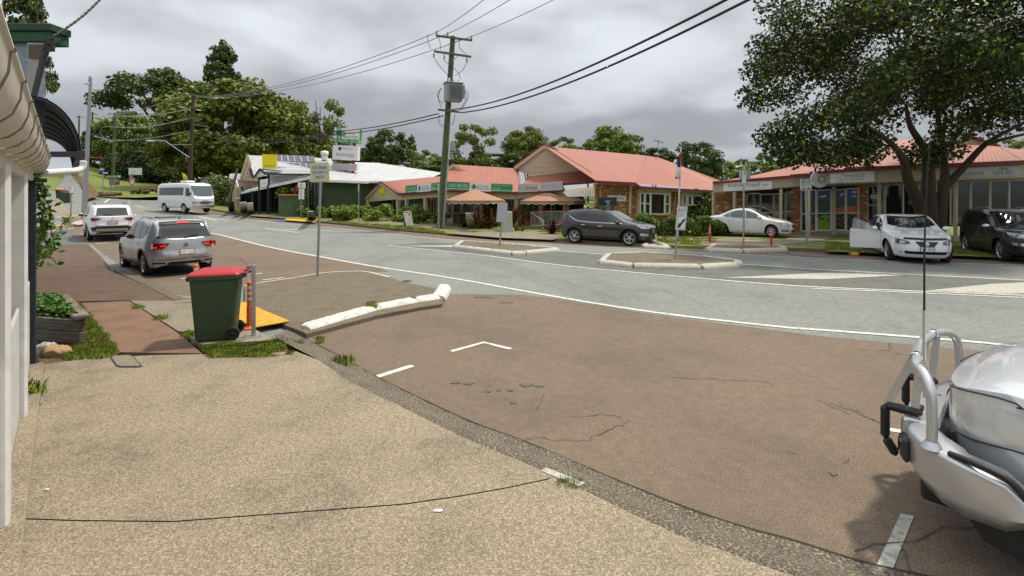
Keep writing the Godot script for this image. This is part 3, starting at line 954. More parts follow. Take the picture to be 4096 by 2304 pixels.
const WALL_U:=Vector3(-0.667,0,-0.745)   # along the shops,away
const WALL_N:=Vector3(0.745,0,-0.667)    # towards the street

func wall_at(t: float,out:=0.0,y:=0.0) -> Vector3:
	return V(-6.2,y,-6.53) - WALL_U*t+WALL_N*out

func make_near() -> void:
	left_shop()
	next_shop()
	planter()
	bin_corner()
	give_way_sign()
	near_grass()
	vine()

func left_shop() -> void:
	mat("gutter_grime",lin(0.16,0.13,0.09),0.9)
	var o:=thing("verandah_shop","white verandah shop front with posts, picket fence and gutter at the picture's left edge","shop",wall_at(2.0,-1.0))
	var mb:=MB.new()
	mb.bar(wall_at(0.02,-0.03,0.10),wall_at(9.5,-0.03,0.10),0.20,0.10,0.012)
	part("plinth",mb,M.footpath,o)
	for t in [2.02,4.2,6.4]:
		mb = MB.new()
		var b:=Basis(WALL_N,Vector3.UP,WALL_N.cross(Vector3.UP))
		mb.cbox(wall_at(t,-0.1,1.34),V(0.19,2.44,0.19),0.02,b)
		part("post",mb,M.white_paint,o)
	mb = MB.new()
	mb.bar(wall_at(-0.1,-0.1,2.62),wall_at(9.0,-0.1,2.62),0.14,0.2,0.01)
	part("beam",mb,M.old_cream,o)
	mb = MB.new()
	mb.slab([wall_at(-0.1,0.0,2.84),wall_at(9.0,0.0,2.84),wall_at(9.0,-3.5,3.5),wall_at(-0.1,-3.5,3.5)],(WALL_N*0.17+Vector3.UP).normalized(),0.03)
	part("roof",mb,M.roof_grey,o)
	mb = MB.new()
	mb.quad(wall_at(9.0,-1.6,0.0),wall_at(-0.1,-1.6,0.0),wall_at(-0.1,-1.6,3.3),wall_at(9.0,-1.6,3.3))
	part("shop_wall",mb,M.dark_glass,o)
	var prof:=[Vector2(-0.10,0.0),Vector2(0.0,0.0),Vector2(0.055,0.02),Vector2(0.10,0.065),Vector2(0.125,0.13),Vector2(0.13,0.20),Vector2(0.142,0.205),Vector2(0.142,0.215),Vector2(0.12,0.215)]
	var t:=-0.15
	while t < 8.5:
		var t2:=t+0.62
		mb = MB.new()
		var rows:=[]
		for q: Vector2 in prof: rows.append(PackedVector3Array([wall_at(t+0.012,q.x,2.62+q.y),wall_at(t2,q.x+0.003,2.62+q.y - 0.002)]))
		mb.grid(rows,WALL_N+Vector3.DOWN)
		if t < -0.1:
			var cap:=[]
			for q: Vector2 in prof: cap.append(wall_at(t+0.012,q.x,2.62+q.y))
			cap.append(wall_at(t+0.012,-0.10,2.83))
			mb.poly(cap,WALL_U)
		part("gutter_length",mb,M.old_cream,o)
		mb = MB.new()
		var edge:=[]
		for q: Vector2 in prof.slice(1): edge.append(wall_at(t2+0.006,q.x+0.004,2.62+q.y - 0.003))
		mb.tube(edge,0.0035,4)
		part("gutter_joint",mb,M.gutter_grime,o)
		t = t2
	for run in [[0.12,1.9],[2.15,4.08],[4.32,6.3]]:
		var x: float = run[0]
		while x < run[1]:
			mb = MB.new()
			var w:=0.07
			var f:=wall_at(x,-0.06)
			var h:=1.24
			mb.slab([f+V(0,0.17,0),f - WALL_U*w+V(0,0.17,0),f - WALL_U*w+V(0,h - 0.05,0),f - WALL_U*w*0.5+V(0,h,0),f+V(0,h - 0.05,0)],WALL_N,0.018)
			part("picket",mb,M.white_paint,o)
			x += 0.105
		for y in [0.38,1.02]:
			mb = MB.new()
			mb.bar(wall_at(run[0],-0.10,y),wall_at(run[1],-0.10,y),0.035,0.07)
			part("fence_rail",mb,M.white_paint,o)
	var w:=thing("block_wall","dark blue painted concrete block wall at the end of the picket fence","wall",wall_at(-0.1,-0.5))
	var bm:=mat("blue_block",lin(0.018,0.028,0.042),0.6,{"over": M.patchy,"over_size": 0.6})
	var b2:=Basis(WALL_N,Vector3.UP,WALL_N.cross(Vector3.UP))
	for r in 12:
		for k in 6:
			mb = MB.new()
			var half:=r % 2 == 1 and k == 0
			var sh:=0.2 if r % 2 == 1 else 0.0
			mb.cbox(wall_at(-0.08,-0.10 if half else -0.2 - 0.4*k+sh,0.205+0.2*r),V(0.192 if half else 0.392,0.194,0.19),0.006,b2)
			part("block",mb,bm,w)
	mb = MB.new()
	mb.box(wall_at(-0.08,-1.2,1.3),V(2.35,2.38,0.17),b2)
	part("mortar",mb,mat("dark_mortar",lin(0.012,0.02,0.03),0.9),w)
	mb = MB.new()
	mb.box(wall_at(-0.08,-1.1,2.53),V(2.4,0.05,0.2),b2)
	part("capping",mb,bm,w)
	var chain:=mat("rusty_chain",lin(0.10,0.035,0.015),0.8,{"metal": 0.3})
	var bd:=mat("board_white",lin(0.45,0.45,0.40),0.4,{"over": M.patchy,"over_size": 0.6})
	var n:=0
	for q in [[2.15,1.05],[0.35,0.95]]:
		var s:=thing("hanging_sign",["weathered white board hung on rusty chains beside the nearer post","smaller white board hung on chains by the blue wall"][n],"sign",wall_at(q[0]+0.5,-0.16,2.1),0.0,"boards hung under the verandah")
		mb = MB.new()
		var a:=wall_at(q[0]+q[1],-0.16,2.13)
		mb.slab([a,a+WALL_U*q[1],a+WALL_U*q[1]+V(0,0.34,0),a+V(0,0.34,0)],WALL_N,0.015)
		part("board",mb,bd,s)
		lettering(s,["Body Massage","FRIEND"][n],a+WALL_U*q[1]*0.5+V(0,0.18,0)+WALL_N*0.003,WALL_U,Vector3.UP,q[1]*0.8,0.09,M.sign_grey)
		for e in [0.08,q[1] - 0.08]:
			mb = MB.new()
			for k in 5:
				var c:Vector3=a+WALL_U*e+V(0,0.335+0.045*k,0) - WALL_N*0.008
				var side:=WALL_U if k % 2 else WALL_N
				var loop:=[]
				for j in 9: loop.append(c+side*0.012*cos(TAU*j/8.0)+V(0,0.028*sin(TAU*j/8.0),0))
				mb.tube(loop,0.004,4)
			part("chain",mb,chain,s)
		n += 1

func next_shop() -> void:
	var d:=8.2
	var o:=thing("awning_shop","shop with dark green parapet and black barrel awning beyond the verandah shop","shop",V(-9.0,0.1,-9.0))
	var mb:=MB.new()
	mb.cbox(V(-8.56,5.09,-8.4),V(2.0,0.12,0.4),0.01)
	part("parapet_cap",mb,mat("green_fascia",lin(0.010,0.045,0.02),0.6,{"over": M.patchy,"over_size": 0.5}),o)
	mb = MB.new()
	mb.cbox(V(-8.59,4.945,-8.42),V(1.98,0.165,0.36),0.008)
	part("fascia",mb,mat("green_board",lin(0.012,0.07,0.025),0.6,{"over": M.patchy,"over_size": 0.5}),o)
	mb = MB.new()
	mb.box(V(-8.92,4.2,-8.45),V(1.9,1.4,0.2))
	part("sheet_wall",mb,mat("blue_sheet",lin(0.24,0.30,0.35),0.45,{"metal": 0.4,"over": M.patchy,"over_size": 0.7}),o)
	mb = MB.new()
	var pane:=vs([-8.001,3.987,-8.25,-7.877,3.987,-8.25,-7.667,4.838,-8.25,-7.988,4.845,-8.25])
	mb.slab(pane,V(0,0,1),0.05)
	part("side_panel",mb,mat("grey_panel",lin(0.36,0.34,0.32),0.8,{"over": M.patchy,"over_size": 0.5}),o)
	mb = MB.new()
	mb.slab(vs([-7.954,4.585,-8.235,-7.725,4.566,-8.235,-7.666,4.807,-8.235,-7.954,4.807,-8.235]),V(0,0,1),0.02)
	part("bare_panel",mb,mat("brown_panel",lin(0.10,0.075,0.055),0.8),o)
	mb = MB.new()
	mb.bar(V(-7.614,4.823,-8.2),V(-7.823,3.964,-8.2),0.05,0.06)
	part("edge_board",mb,M.dark_plastic,o)
	mb = MB.new()
	mb.bar(V(-9.4,2.0,-8.3),V(-9.4,2.0,-8.3)+WALL_U*9.0,0.2,4.0)
	part("wall",mb,M.dark_plastic,o)
	var u:=WALL_U
	var start:=V(-7.95,3.0,-8.2)
	var ax:=V(0.9,0,0); var ay:=V(0,0.97,0)
	var black:=mat("awning_black",lin(0.02,0.019,0.017),0.5)
	var lining:=mat("awning_lining",lin(0.10,0.09,0.075),0.7,{"over": M.patchy,"over_size": 0.9})
	for sheet_no in 7:
		var rows:=[]; var rows2:=[]
		for k in 13:
			var t:=PI*0.5*k/12.0
			var q:=start+ax*sin(t)+ay*cos(t)
			var q2:=start+ax*0.975*sin(t)+ay*0.975*cos(t)
			rows.append(PackedVector3Array([q+u*1.2*sheet_no,q+u*(1.2*sheet_no+1.19)]))
			rows2.append(PackedVector3Array([q2+u*1.2*sheet_no,q2+u*(1.2*sheet_no+1.19)]))
		mb = MB.new()
		mb.grid(rows,ax+ay)
		part("awning_sheet",mb,black,o)
		mb = MB.new()
		mb.grid(rows2,-ax - ay)
		part("awning_lining",mb,lining,o)
		mb = MB.new()
		var pts:=[]
		for k in 15:
			var t:=PI*0.5*k/14.0
			pts.append(start+ax*0.965*sin(t)+ay*0.965*cos(t)+u*(1.2*sheet_no+0.02))
		mb.tube(pts,0.022,6)
		part("awning_rib",mb,M.black_plastic,o)
	mb = MB.new()
	mb.bar(start+ax*1.0+u*-0.02,start+ax*1.0+u*8.4,0.09,0.12)
	part("awning_beam",mb,M.dark_plastic,o)
	mb = MB.new()
	mb.bar(start+V(-0.3,0.0,0),start+ax*1.0,0.06,0.09)
	part("tie_beam",mb,M.dark_plastic,o)
	var dp:=thing("drain_pipe","white plastic drain pipe running from the gutter end to the awning","pipe",V(-6.625,2.679,-7.4))
	mb = MB.new()
	mb.tube(smooth(vs([-6.3,2.639,-6.75,-6.535,2.68,-7.3,-6.679,2.717,-7.7,-6.686,2.771,-7.8,-6.673,2.864,-7.8]),5),0.045,10)
	part("pipe",mb,M.white_paint,dp)
	var cb:=thing("service_cable","twisted black service cable running up from the green parapet","cable",V(-7.431,4.896,-8.1))
	mb = MB.new()
	for k in 2:
		var pts:=[]
		for j in 60:
			var t:=j/59.0
			var p:=(V(-7.431,4.896,-8.1) as Vector3).lerp(V(-7.449,6.482,-9.5),t)+V(0,-0.12*sin(PI*t),0)
			pts.append(p+V(cos(t*60.0+PI*k),sin(t*60.0+PI*k),0)*0.012)
		mb.tube(pts,0.013,5)
	part("strand",mb,M.black_plastic,cb)
	mb = MB.new()
	for k in 4:
		var pts:=[]
		for j in 13: pts.append((V(-7.483,4.78,-8.1) as Vector3)+V(0.03*k - 0.06+0.05*sin(j*1.3+k),-0.03*j,0.02*k))
		mb.tube(pts,0.008,4)
	mb.cbox(V(-7.51,4.782,-8.15),V(0.1,0.22,0.08),0.01)
	part("loose_wire",mb,M.black_plastic,cb)

func planter() -> void:
	var o:=thing("planter_bed","raised garden bed of weathered timber sleepers against the blue wall","planter",V(-6.9,0.1,-7.9))
	var f0:=V(-6.43,0,-7.5); var f1:=V(-7.75,0,-7.82)
	var s1:=V(-8.05,0,-8.95)
	for k in 2:
		var mb:=MB.new()
		var y:=0.195+0.185*k
		mb.bar(f0+V(0,y,0),f1+V(0,y,0),0.09,0.178,0.012)
		part("sleeper",mb,M.old_timber,o)
		mb = MB.new()
		mb.bar(f0+V(-0.1,y,-0.06),s1+V(0,y,0),0.09,0.178,0.012)
		part("sleeper",mb,M.old_timber,o)
	var mb:=MB.new()
	mb.bar(f0+V(0.03,0.51,0.05),s1+V(0,0.51,0),0.20,0.07,0.015)
	part("cap_sleeper",mb,M.old_timber,o)
	mb = MB.new()
	mb.bar(s1+V(0.1,0.42,0),s1+V(-0.9,0.42,0.2),0.09,0.2,0.012)
	part("sleeper",mb,M.old_timber,o)
	mb = MB.new()
	mb.poly([f0+V(-0.05,0.42,-0.03),s1+V(0,0.42,0.05),s1+V(-0.9,0.42,0.2),f1+V(0,0.42,0)],Vector3.UP)
	part("soil",mb,M.soil,o)
	var g:=leaf_mass(2600,0.06,[lin(0.05,0.11,0.02),lin(0.10,0.19,0.035)],51,func(r):
		return f0.lerp(s1,r.randf_range(0.02,0.9))+(f1 - f0)*r.randf_range(0.08,0.95)+V(0,0.43+0.16*pow(r.randf(),0.7),0))
	var cp:=thing("cover_plant","low leafy green ground cover growing in the timber bed","plant",V(-7.2,0.42,-8.0))
	part("leaves",g,M.leaves,cp)
	var k:=0
	for q in [[V(-6.351,0.1,-7.008),V(0.16,0.10,0.12),lin(0.42,0.27,0.14),"tan rounded rock on the soil below the timber bed"],[V(-6.571,0.1,-7.061),V(0.14,0.12,0.11),lin(0.40,0.37,0.31),"pale broken rock on the soil by the blue wall"]]:
		var st:=thing("rock",q[3],"rock",q[0],0.0,"rocks below the planter")
		mb = MB.new()
		mb.blob(q[0]+V(0,0.04,0),q[1],21+k,0.25,10)
		part("stone",mb,mat("rock_%d" % k,q[2],0.9,{"over": M.patchy,"over_size": 0.3}),st)
		k += 1

func leaf_mass(count: int,size: float,cols: Array,seed_: int,where: Callable,up:=0.5,long:=1.6) -> MB:
	var mb:=MB.new()
	mb.tint = true
	var r:=RandomNumberGenerator.new()
	r.seed = seed_
	for k in count:
		leaf(mb,where.call(r),size*r.randf_range(0.6,1.3),r,cols,up,long)
	return mb

func leaf(mb: MB,p: Vector3,s: float,r: RandomNumberGenerator,cols: Array,up:=0.5,long:=1.6) -> void:
	var d:=V(r.randfn(),r.randfn()*0.7,r.randfn()).normalized()
	var nn:=(V(r.randfn(),r.randfn(),r.randfn()).normalized()+Vector3.UP*up*2.0).normalized()
	var x:=d.cross(nn).normalized()*s*0.5
	d = nn.cross(x).normalized()*s*long*0.5
	mb.col = (cols[0] as Color).srgb_to_linear().lerp((cols[1] as Color).srgb_to_linear(),r.randf())
	var k:=mb.vert(p - d,nn); mb.vert(p+x,(nn+x.normalized()*0.3).normalized()); mb.vert(p+d,nn); mb.vert(p - x,(nn - x.normalized()*0.3).normalized())
	mb.i.append_array(PackedInt32Array([k,k+2,k+1,k,k+3,k+2]))

func vine() -> void:
	var o:=thing("climbing_vine","leafy green creeper hanging down the outer edge of the blue wall","vine",wall_at(-0.3,0.05,0.1))
	var r:=RandomNumberGenerator.new()
	r.seed = 8
	var mb:=MB.new()
	var g:=MB.new()
	g.tint = true
	for k in 5:
		var pts:=[]
		var p:=wall_at(-0.22 - 0.03*k,-0.02+0.015*k,2.62 - 0.05*k)
		var n:=7+r.randi() % 8
		for j in n:
			pts.append(p)
			if j % 1 == 0:
				for q in 4: leaf(g,p+V(r.randfn(),r.randfn(),r.randfn())*0.035,0.06,r,[lin(0.035,0.09,0.015),lin(0.10,0.19,0.03)],0.5,2.0)
			p += V(r.randfn()*0.03+0.008,-0.10,r.randfn()*0.03)
		mb.tube(pts,0.006,4)
	part("stem",mb,M.bark,o)
	part("leaves",g,M.leaves,o)
	var o2:=thing("leafy_shrub","yellow-green shoots growing out of the wall foot beyond the blue wall","shrub",V(-15.93,0.16,-17.01))
	var c:Vector3=V(-8.867,1.506,-9.5)
	var sh:=MB.new()
	var stems:=MB.new()
	sh.tint = true
	for k in 9:
		var a:=c+V(-0.25,-0.55,0)
		var b:=c+V(r.randfn()*0.22,r.randfn()*0.2,r.randfn()*0.2)
		stems.tube([a,a.lerp(b,0.5)+V(0,0.1,0),b],0.006,4)
		for q in 40: leaf(sh,a.lerp(b,sqrt(r.randf()))+V(r.randfn(),r.randfn(),r.randfn())*0.06,0.06,r,[lin(0.09,0.17,0.02),lin(0.22,0.30,0.05)],0.4,2.6)
	part("stem",stems,M.bark,o2)
	part("leaves",sh,M.leaves,o2)

func rounded(w: float,d: float,r: float,y: float,n:=4) -> Array:
	var out:=[]
	for k in 4:
		var cx: float = (w*0.5 - r)*[1,-1,-1,1][k]
		var cz: float = (d*0.5 - r)*[1,1,-1,-1][k]
		for j in n+1:
			var t:=PI*0.5*(k+float(j)/n)
			out.append(V(cx+r*cos(t),y,cz+r*sin(t)))
	return out

func loft(mb: MB,rings: Array,xf: Transform3D,cap_top:=true) -> void:
	var rows:=[]
	for r in rings:
		var line:=PackedVector3Array()
		for p in r: line.append(xf*p)
		line.append(xf*(r[0] as Vector3))
		rows.append(line)
	var k0:=mb.v.size()
	var i0:=mb.i.size()
	mb.grid(rows)
	var s:=0.0
	for k in range(k0,mb.v.size()): s += mb.n[k].dot(mb.v[k] - xf.origin)
	if s < 0: mb.turn_over(k0,i0)
	if cap_top:
		var top:=[]
		for p in rings[-1]: top.append(xf*p)
		mb.poly(top,Vector3.UP)

func wheelie_bin(called: String,label: String,at: Vector3,turn: float,body: Material,lid: Material,group:="") -> Node3D:
	var o:=thing(called,label,"bin",at,turn,group)
	var mb:=MB.new()
	loft(mb,[rounded(0.50,0.42,0.06,0.02),rounded(0.52,0.44,0.06,0.05),rounded(0.60,0.51,0.07,0.60),rounded(0.645,0.545,0.07,0.90),rounded(0.65,0.55,0.07,0.93)],Transform3D(Basis(),V(-0.02,0,0)),false)
	mb.box(V(-0.02,0.02,0),V(0.44,0.02,0.36))
	part("body",mb,body,o,true)
	mb = MB.new()
	loft(mb,[rounded(0.66,0.56,0.07,0.915),rounded(0.735,0.60,0.07,0.925),rounded(0.745,0.61,0.07,0.945),rounded(0.74,0.605,0.07,0.985)],Transform3D(Basis(),V(-0.015,0,0)))
	part("rim",mb,body,o,true)
	mb = MB.new()
	loft(mb,[rounded(0.70,0.585,0.07,0.988),rounded(0.70,0.585,0.07,1.005),rounded(0.64,0.54,0.08,1.035),rounded(0.52,0.44,0.08,1.045),rounded(0.47,0.40,0.06,1.062),rounded(0.40,0.34,0.06,1.068)],Transform3D(Basis(),V(-0.015,0,0)))
	mb.cbox(V(-0.36,1.0,0),V(0.05,0.025,0.30),0.01)
	mb.cbox(V(0.36,1.0,0.16),V(0.12,0.03,0.09),0.01)
	mb.cbox(V(0.36,1.0,-0.16),V(0.12,0.03,0.09),0.01)
	part("lid",mb,lid,o,true)
	mb = MB.new()
	mb.tube([V(0.40,0.99,-0.24),V(0.40,0.99,0.24)],0.016,8)
	mb.bar(V(0.30,0.95,0.235),V(0.41,0.985,0.235),0.03,0.07)
	mb.bar(V(0.30,0.95,-0.235),V(0.41,0.985,-0.235),0.03,0.07)
	part("handle",mb,body,o,true)
	for sg in [-1.0,1.0]:
		mb = MB.new()
		var b:=Basis(Vector3.RIGHT,V(0,0,sg),Vector3.RIGHT.cross(V(0,0,sg)))
		mb.lathe(V(0.225,0.10,sg*0.235),[Vector2(0.05,-0.025),Vector2(0.092,-0.025),Vector2(0.10,-0.012),Vector2(0.10,0.012),Vector2(0.092,0.025),Vector2(0.065,0.026),Vector2(0.06,0.016),Vector2(0.03,0.016),Vector2(0.026,0.028),Vector2(0.001,0.03)],24,b)
		part("wheel",mb,M.rubber,o,true)
	return o

func flexi_post(label: String,at: Vector3,h: float,m: Material,white: Material,group: String) -> Node3D:
	var o:=thing("flexible_bollard",label,"bollard",at,0.0,group)
	var mb:=MB.new()
	var prof:=[Vector2(0.10,0.0),Vector2(0.095,0.012),Vector2(0.05,0.025),Vector2(0.043,0.04)]
	for k in 9:
		var y:=0.05+k*h*0.045
		prof.append_array([Vector2(0.043,y),Vector2(0.048,y+h*0.012),Vector2(0.048,y+h*0.028),Vector2(0.043,y+h*0.038)])
	prof.append_array([Vector2(0.040,h*0.5),Vector2(0.040,h*0.975),Vector2(0.034,h),Vector2(0.001,h+0.002)])
	mb.lathe(Vector3.ZERO,prof,18)
	part("post",mb,m,o,true)
	for k in 3:
		mb = MB.new()
		var y:=h*(0.60+0.12*k)
		mb.lathe(Vector3.ZERO,[Vector2(0.0405,y),Vector2(0.0415,y+0.004),Vector2(0.0415,y+h*0.055),Vector2(0.0405,y+h*0.06)],18)
		part("reflective_band",mb,white,o,true)
	return o

func bin_corner() -> void:
	var mb:=MB.new()
	platform(mb,vs([-4.971,0.14,-7.736,-4.558,0.14,-7.359,-4.091,0.14,-7.474,-3.603,0.14,-7.582,-4.149,0.14,-8.133,-4.282,0.14,-8.099,-4.761,0.14,-7.864]),0.14,0.08)
	var pad:=thing("bin_pad","small cracked concrete pad under the green wheelie bin","slab",V(-4.288,0.14,-7.705))
	part("slab",mb,M.footpath,pad)
	var at:Vector3=V(-4.407,0.14,-7.655)
	wheelie_bin("wheelie_bin","green wheelie bin with red lid standing on the concrete pad",V(-4.52,0.14,-7.72),atan2(0.34,0.94),M.bin_green,M.bin_red)
	var b:Vector3=V(-4.019,0.14,-7.78)
	var o:=thing("bin_post","galvanised steel latch post bolted down beside the wheelie bin","post",b)
	mb = MB.new()
	mb.cbox(b+V(0.005,0.55,0),V(0.06,1.10,0.06),0.006,Basis(Vector3.UP,0.4))
	part("post",mb,M.galvanised,o)
	mb = MB.new()
	mb.cbox(b+V(0,0.006,0),V(0.26,0.012,0.16),0.003,Basis(Vector3.UP,0.4))
	part("base_plate",mb,M.galvanised,o)
	for q in [V(-0.1,0.018,0.06),V(0.1,0.018,0.06),V(0.1,0.018,-0.06),V(-0.1,0.018,-0.06)]:
		mb = MB.new()
		mb.lathe(b+Basis(Vector3.UP,0.4)*q,[Vector2(0.012,-0.006),Vector2(0.012,0.008),Vector2(0.001,0.01)],6)
		part("bolt",mb,M.dull_steel,o)
	mb = MB.new()
	mb.bar(b+V(-0.10,1.07,-0.02),b+V(0.03,1.09,0.0),0.06,0.05,0.006)
	mb.bar(b+V(-0.10,1.02,-0.02),b+V(-0.095,1.09,-0.02),0.05,0.02,0.003)
	part("arm",mb,M.galvanised,o)
	mb = MB.new()
	mb.tube([b+V(-0.10,1.10,-0.02),b+V(-0.22,1.22,0.0)],0.007,5)
	part("latch_rod",mb,M.bin_red,o)
	var wh:=mat("reflective_white",lin(0.62,0.6,0.56),0.5,{"over": M.patchy,"over_size": 0.1})
	flexi_post("orange flexible bollard with white bands at the far corner of the yellow plate",V(-6.601,0.1,-10.454),0.78,M.safety_orange,wh,"orange bollards by the crossing plate")
	flexi_post("orange flexible bollard with white bands half hidden behind the bin's steel post",V(-4.411,0.1,-8.417),0.78,M.safety_orange,wh,"orange bollards by the crossing plate")
	var red:=mat("bollard_red",lin(0.55,0.02,0.03),0.45)
	flexi_post("red flexible bollard at the hedge end of the far yellow ramp",V(8.86,0.12,-22.43),0.82,red,wh,"red bollards by the far ramp")
	flexi_post("red flexible bollard between the far kerb nose and the tree lawn",V(11.08,0.12,-21.41),0.82,red,wh,"red bollards by the far ramp")

func pole(parent: Node3D,a: Vector3,b: Vector3,r: float,m: Material,called:="pole",r2:=-1.0,sides:=12) -> void:
	var mb:=MB.new()
	mb.tube([a,b],r,sides,r2)
	part(called,mb,m,parent)

func board(parent: Node3D,c: Vector3,right: Vector3,up: Vector3,w: float,h: float,r: float,thick: float,m: Material,called:="board") -> MeshInstance3D:
	right = right.normalized(); up = up.normalized()
	var face:=right.cross(up).normalized()
	var pts:=[]
	for k in 4:
		var cx: float = (w*0.5 - r)*[1,-1,-1,1][k]
		var cy: float = (h*0.5 - r)*[1,1,-1,-1][k]
		var n:=4 if r > 0.001 else 0
		for j in n+1:
			var t:=PI*0.5*(k+(float(j)/n if n > 0 else 0.5))
			pts.append(c+right*(cx+r*cos(t))+up*(cy+r*sin(t)))
	var mb:=MB.new()
	mb.slab(pts,face,thick)
	return part(called,mb,m,parent)

func give_way_sign() -> void:
	var a:Vector3=V(-5.39,0.08,-13.88)
	var b:Vector3=V(-5.29,3.19,-13.88)
	var o:=thing("pedestrian_sign","yellow edged sign telling pedestrians to give way, on a grey pole","sign",a)
	pole(o,a,b,0.034,M.galvanised)
	var c:Vector3=V(-5.31,2.95,-13.88)
	c += V(0,0,0.05)
	var right:=V(1,0.035,0)
	var up:=V(-0.035,1,0)
	var lime:=mat("lime_edge",lin(0.62,0.72,0.02),0.4)
	board(o,c,right,up,0.525,0.545,0.04,0.01,lime,"border")
	board(o,c+V(0,0,0.004),right,up,0.465,0.485,0.02,0.004,mat("sign_face",lin(0.56,0.57,0.53),0.45),"face")
	var k:=0
	for t in ["PEDESTRIANS","GIVE WAY TO","TRAFFIC"]:
		lettering(o,t,c+V(0,0.125 - 0.13*k,0.008),right,up,[0.40,0.42,0.27][k],0.078,M.sign_black)
		k += 1
	for y in [0.21,-0.21]:
		var mb:=MB.new()
		mb.cbox(c+V(0,y,0.006),V(0.02,0.02,0.012),0.004)
		part("bolt",mb,M.dull_steel,o)

func grass_field(called: String,label: String,pts: Array,e: float,count: int,h: float,cols: Array,seed_: int) -> void:
	var pl:=PackedVector2Array()
	var lo:=Vector2(1e9,1e9); var hi:=-lo
	for p in pts:
		var q:=Vector2(p.x,p.z)
		pl.append(q); lo = lo.min(q); hi = hi.max(q)
	var r:=RandomNumberGenerator.new()
	r.seed = seed_
	var blade:=MB.new()
	blade.tint = true
	blade.col = Color(1,1,1)
	for q in 5:
		var t:=TAU*q/5.0+0.3
		var d:=V(cos(t),0,sin(t))
		var s:=V(-d.z,0,d.x)*0.07
		var o:=d*0.12
		var nn:=(Vector3.UP*0.8+d).normalized()
		var k:=blade.vert(o - s,nn); blade.vert(o+s,nn); blade.vert(o+d*0.25+s*0.7+V(0,0.6,0),nn); blade.vert(o+d*0.25 - s*0.7+V(0,0.6,0),nn); blade.vert(o+d*0.65+V(0,1.0,0),nn)
		blade.i.append_array(PackedInt32Array([k,k+1,k+2,k,k+2,k+3,k+3,k+2,k+4]))
	var mm:=MultiMesh.new()
	mm.transform_format = MultiMesh.TRANSFORM_3D
	mm.use_colors = true
	mm.mesh = blade.done()
	var f:=noise(0.7,seed_)
	var xs:=[]; var cs:=[]
	var tries:=0
	while xs.size() < count and tries < count*6:
		tries += 1
		var q:=Vector2(r.randf_range(lo.x,hi.x),r.randf_range(lo.y,hi.y))
		if not Geometry2D.is_point_in_polygon(q,pl): continue
		var thick:=f.get_noise_2dv(q*2.0)
		if thick < -0.28+r.randf()*0.15: continue
		var s:=h*r.randf_range(0.5,1.2)*(1.0+thick)
		xs.append(Transform3D(Basis(Vector3.UP,r.randf()*TAU).scaled(V(s,s,s)),V(q.x,gh(q.x,q.y)+e,q.y)))
		cs.append((cols[0] as Color).srgb_to_linear().lerp((cols[1] as Color).srgb_to_linear(),clampf(r.randf()*0.7+thick*0.5+0.2,0,1)))
	mm.instance_count = xs.size()
	for k in xs.size():
		mm.set_instance_transform(k,xs[k])
		mm.set_instance_color(k,cs[k])
	var o:=MultiMeshInstance3D.new()
	o.name = numbered(called)
	o.multimesh = mm
	o.material_override = M.grass
	add_child(o,true)
	o.set_meta("kind","stuff")
	o.set_meta("label",label)
	o.set_meta("category","grass")

func near_grass() -> void:
	var gc:=[lin(0.11,0.17,0.025),lin(0.30,0.36,0.07)]
	grass_field("grass","uneven green grass strip beside the timber planter",vs([-9.021,0.101,-10.305,-8.931,0.101,-10.343,-5.555,0.1,-7.105,-5.533,0.1,-6.848,-6.059,0.1,-6.799,-6.291,0.1,-6.966,-6.472,0.1,-7.461]),0.095,5200,0.05,gc,3)
	grass_field("grass","green grass patch in front of the wheelie bin pad",vs([-4.588,0.1,-7.339,-4.563,0.1,-7.423,-4.142,0.1,-7.568,-3.653,0.1,-7.688,-3.053,0.1,-7.045,-3.279,0.1,-6.934,-4.101,0.1,-6.879]),0.095,3800,0.05,gc,4)
	grass_field("grass","small grass patch left of the bin pad",vs([-5.189,0.1,-7.876,-5.318,0.1,-8.245,-5.066,0.1,-8.352,-4.847,0.1,-8.006,-5.061,0.1,-7.876]),0.095,900,0.045,gc,5)
	var k:=0
	for q in [[V(-3.385,0.02,-7.687),0.17,0.11,"by the channel near the bin pad"],[V(-2.322,0.02,-6.917),0.15,0.10,"at the edge of the parking bay"],[V(-2.966,0.02,-7.93),0.10,0.08,"on the tar below the white kerb"],[V(-2.756,0.1,-9.888),0.09,0.10,"in the gap of the white kerb stones"],[V(-2.163,0.1,-10.709),0.09,0.06,"behind the white kerb end"],[V(-2.73,0.07,-13.01),0.12,0.05,"at the road end of the build-out"],[V(-5.38,0.12,-5.624),0.16,0.11,"at the foot of the picket fence"],[V(-5.056,0.12,-5.257),0.08,0.06,"lower down the picket fence foot"],[V(0.452,0.1,-3.885),0.10,0.03,"beside the white kerb patch"],[V(-6.321,0.1,-9),0.12,0.06,"on the aggregate path edge"],[V(-7.354,0.1,-9.878),0.1,0.05,"where the paths meet"],[V(-33.05,1.19,-52.59),0.1,0.05,""]]:
		if q[3] == "": continue
		var c:Vector3=q[0]
		var w: float = q[1]
		grass_field("grass_tuft","tuft of green grass growing "+q[3],[c+V(-w,0,-w*0.6),c+V(w,0,-w*0.6),c+V(w,0,w*0.6),c+V(-w,0,w*0.6)],c.y - gh(c.x,c.z) - 0.005,45,q[2],gc,60+k)
		k += 1


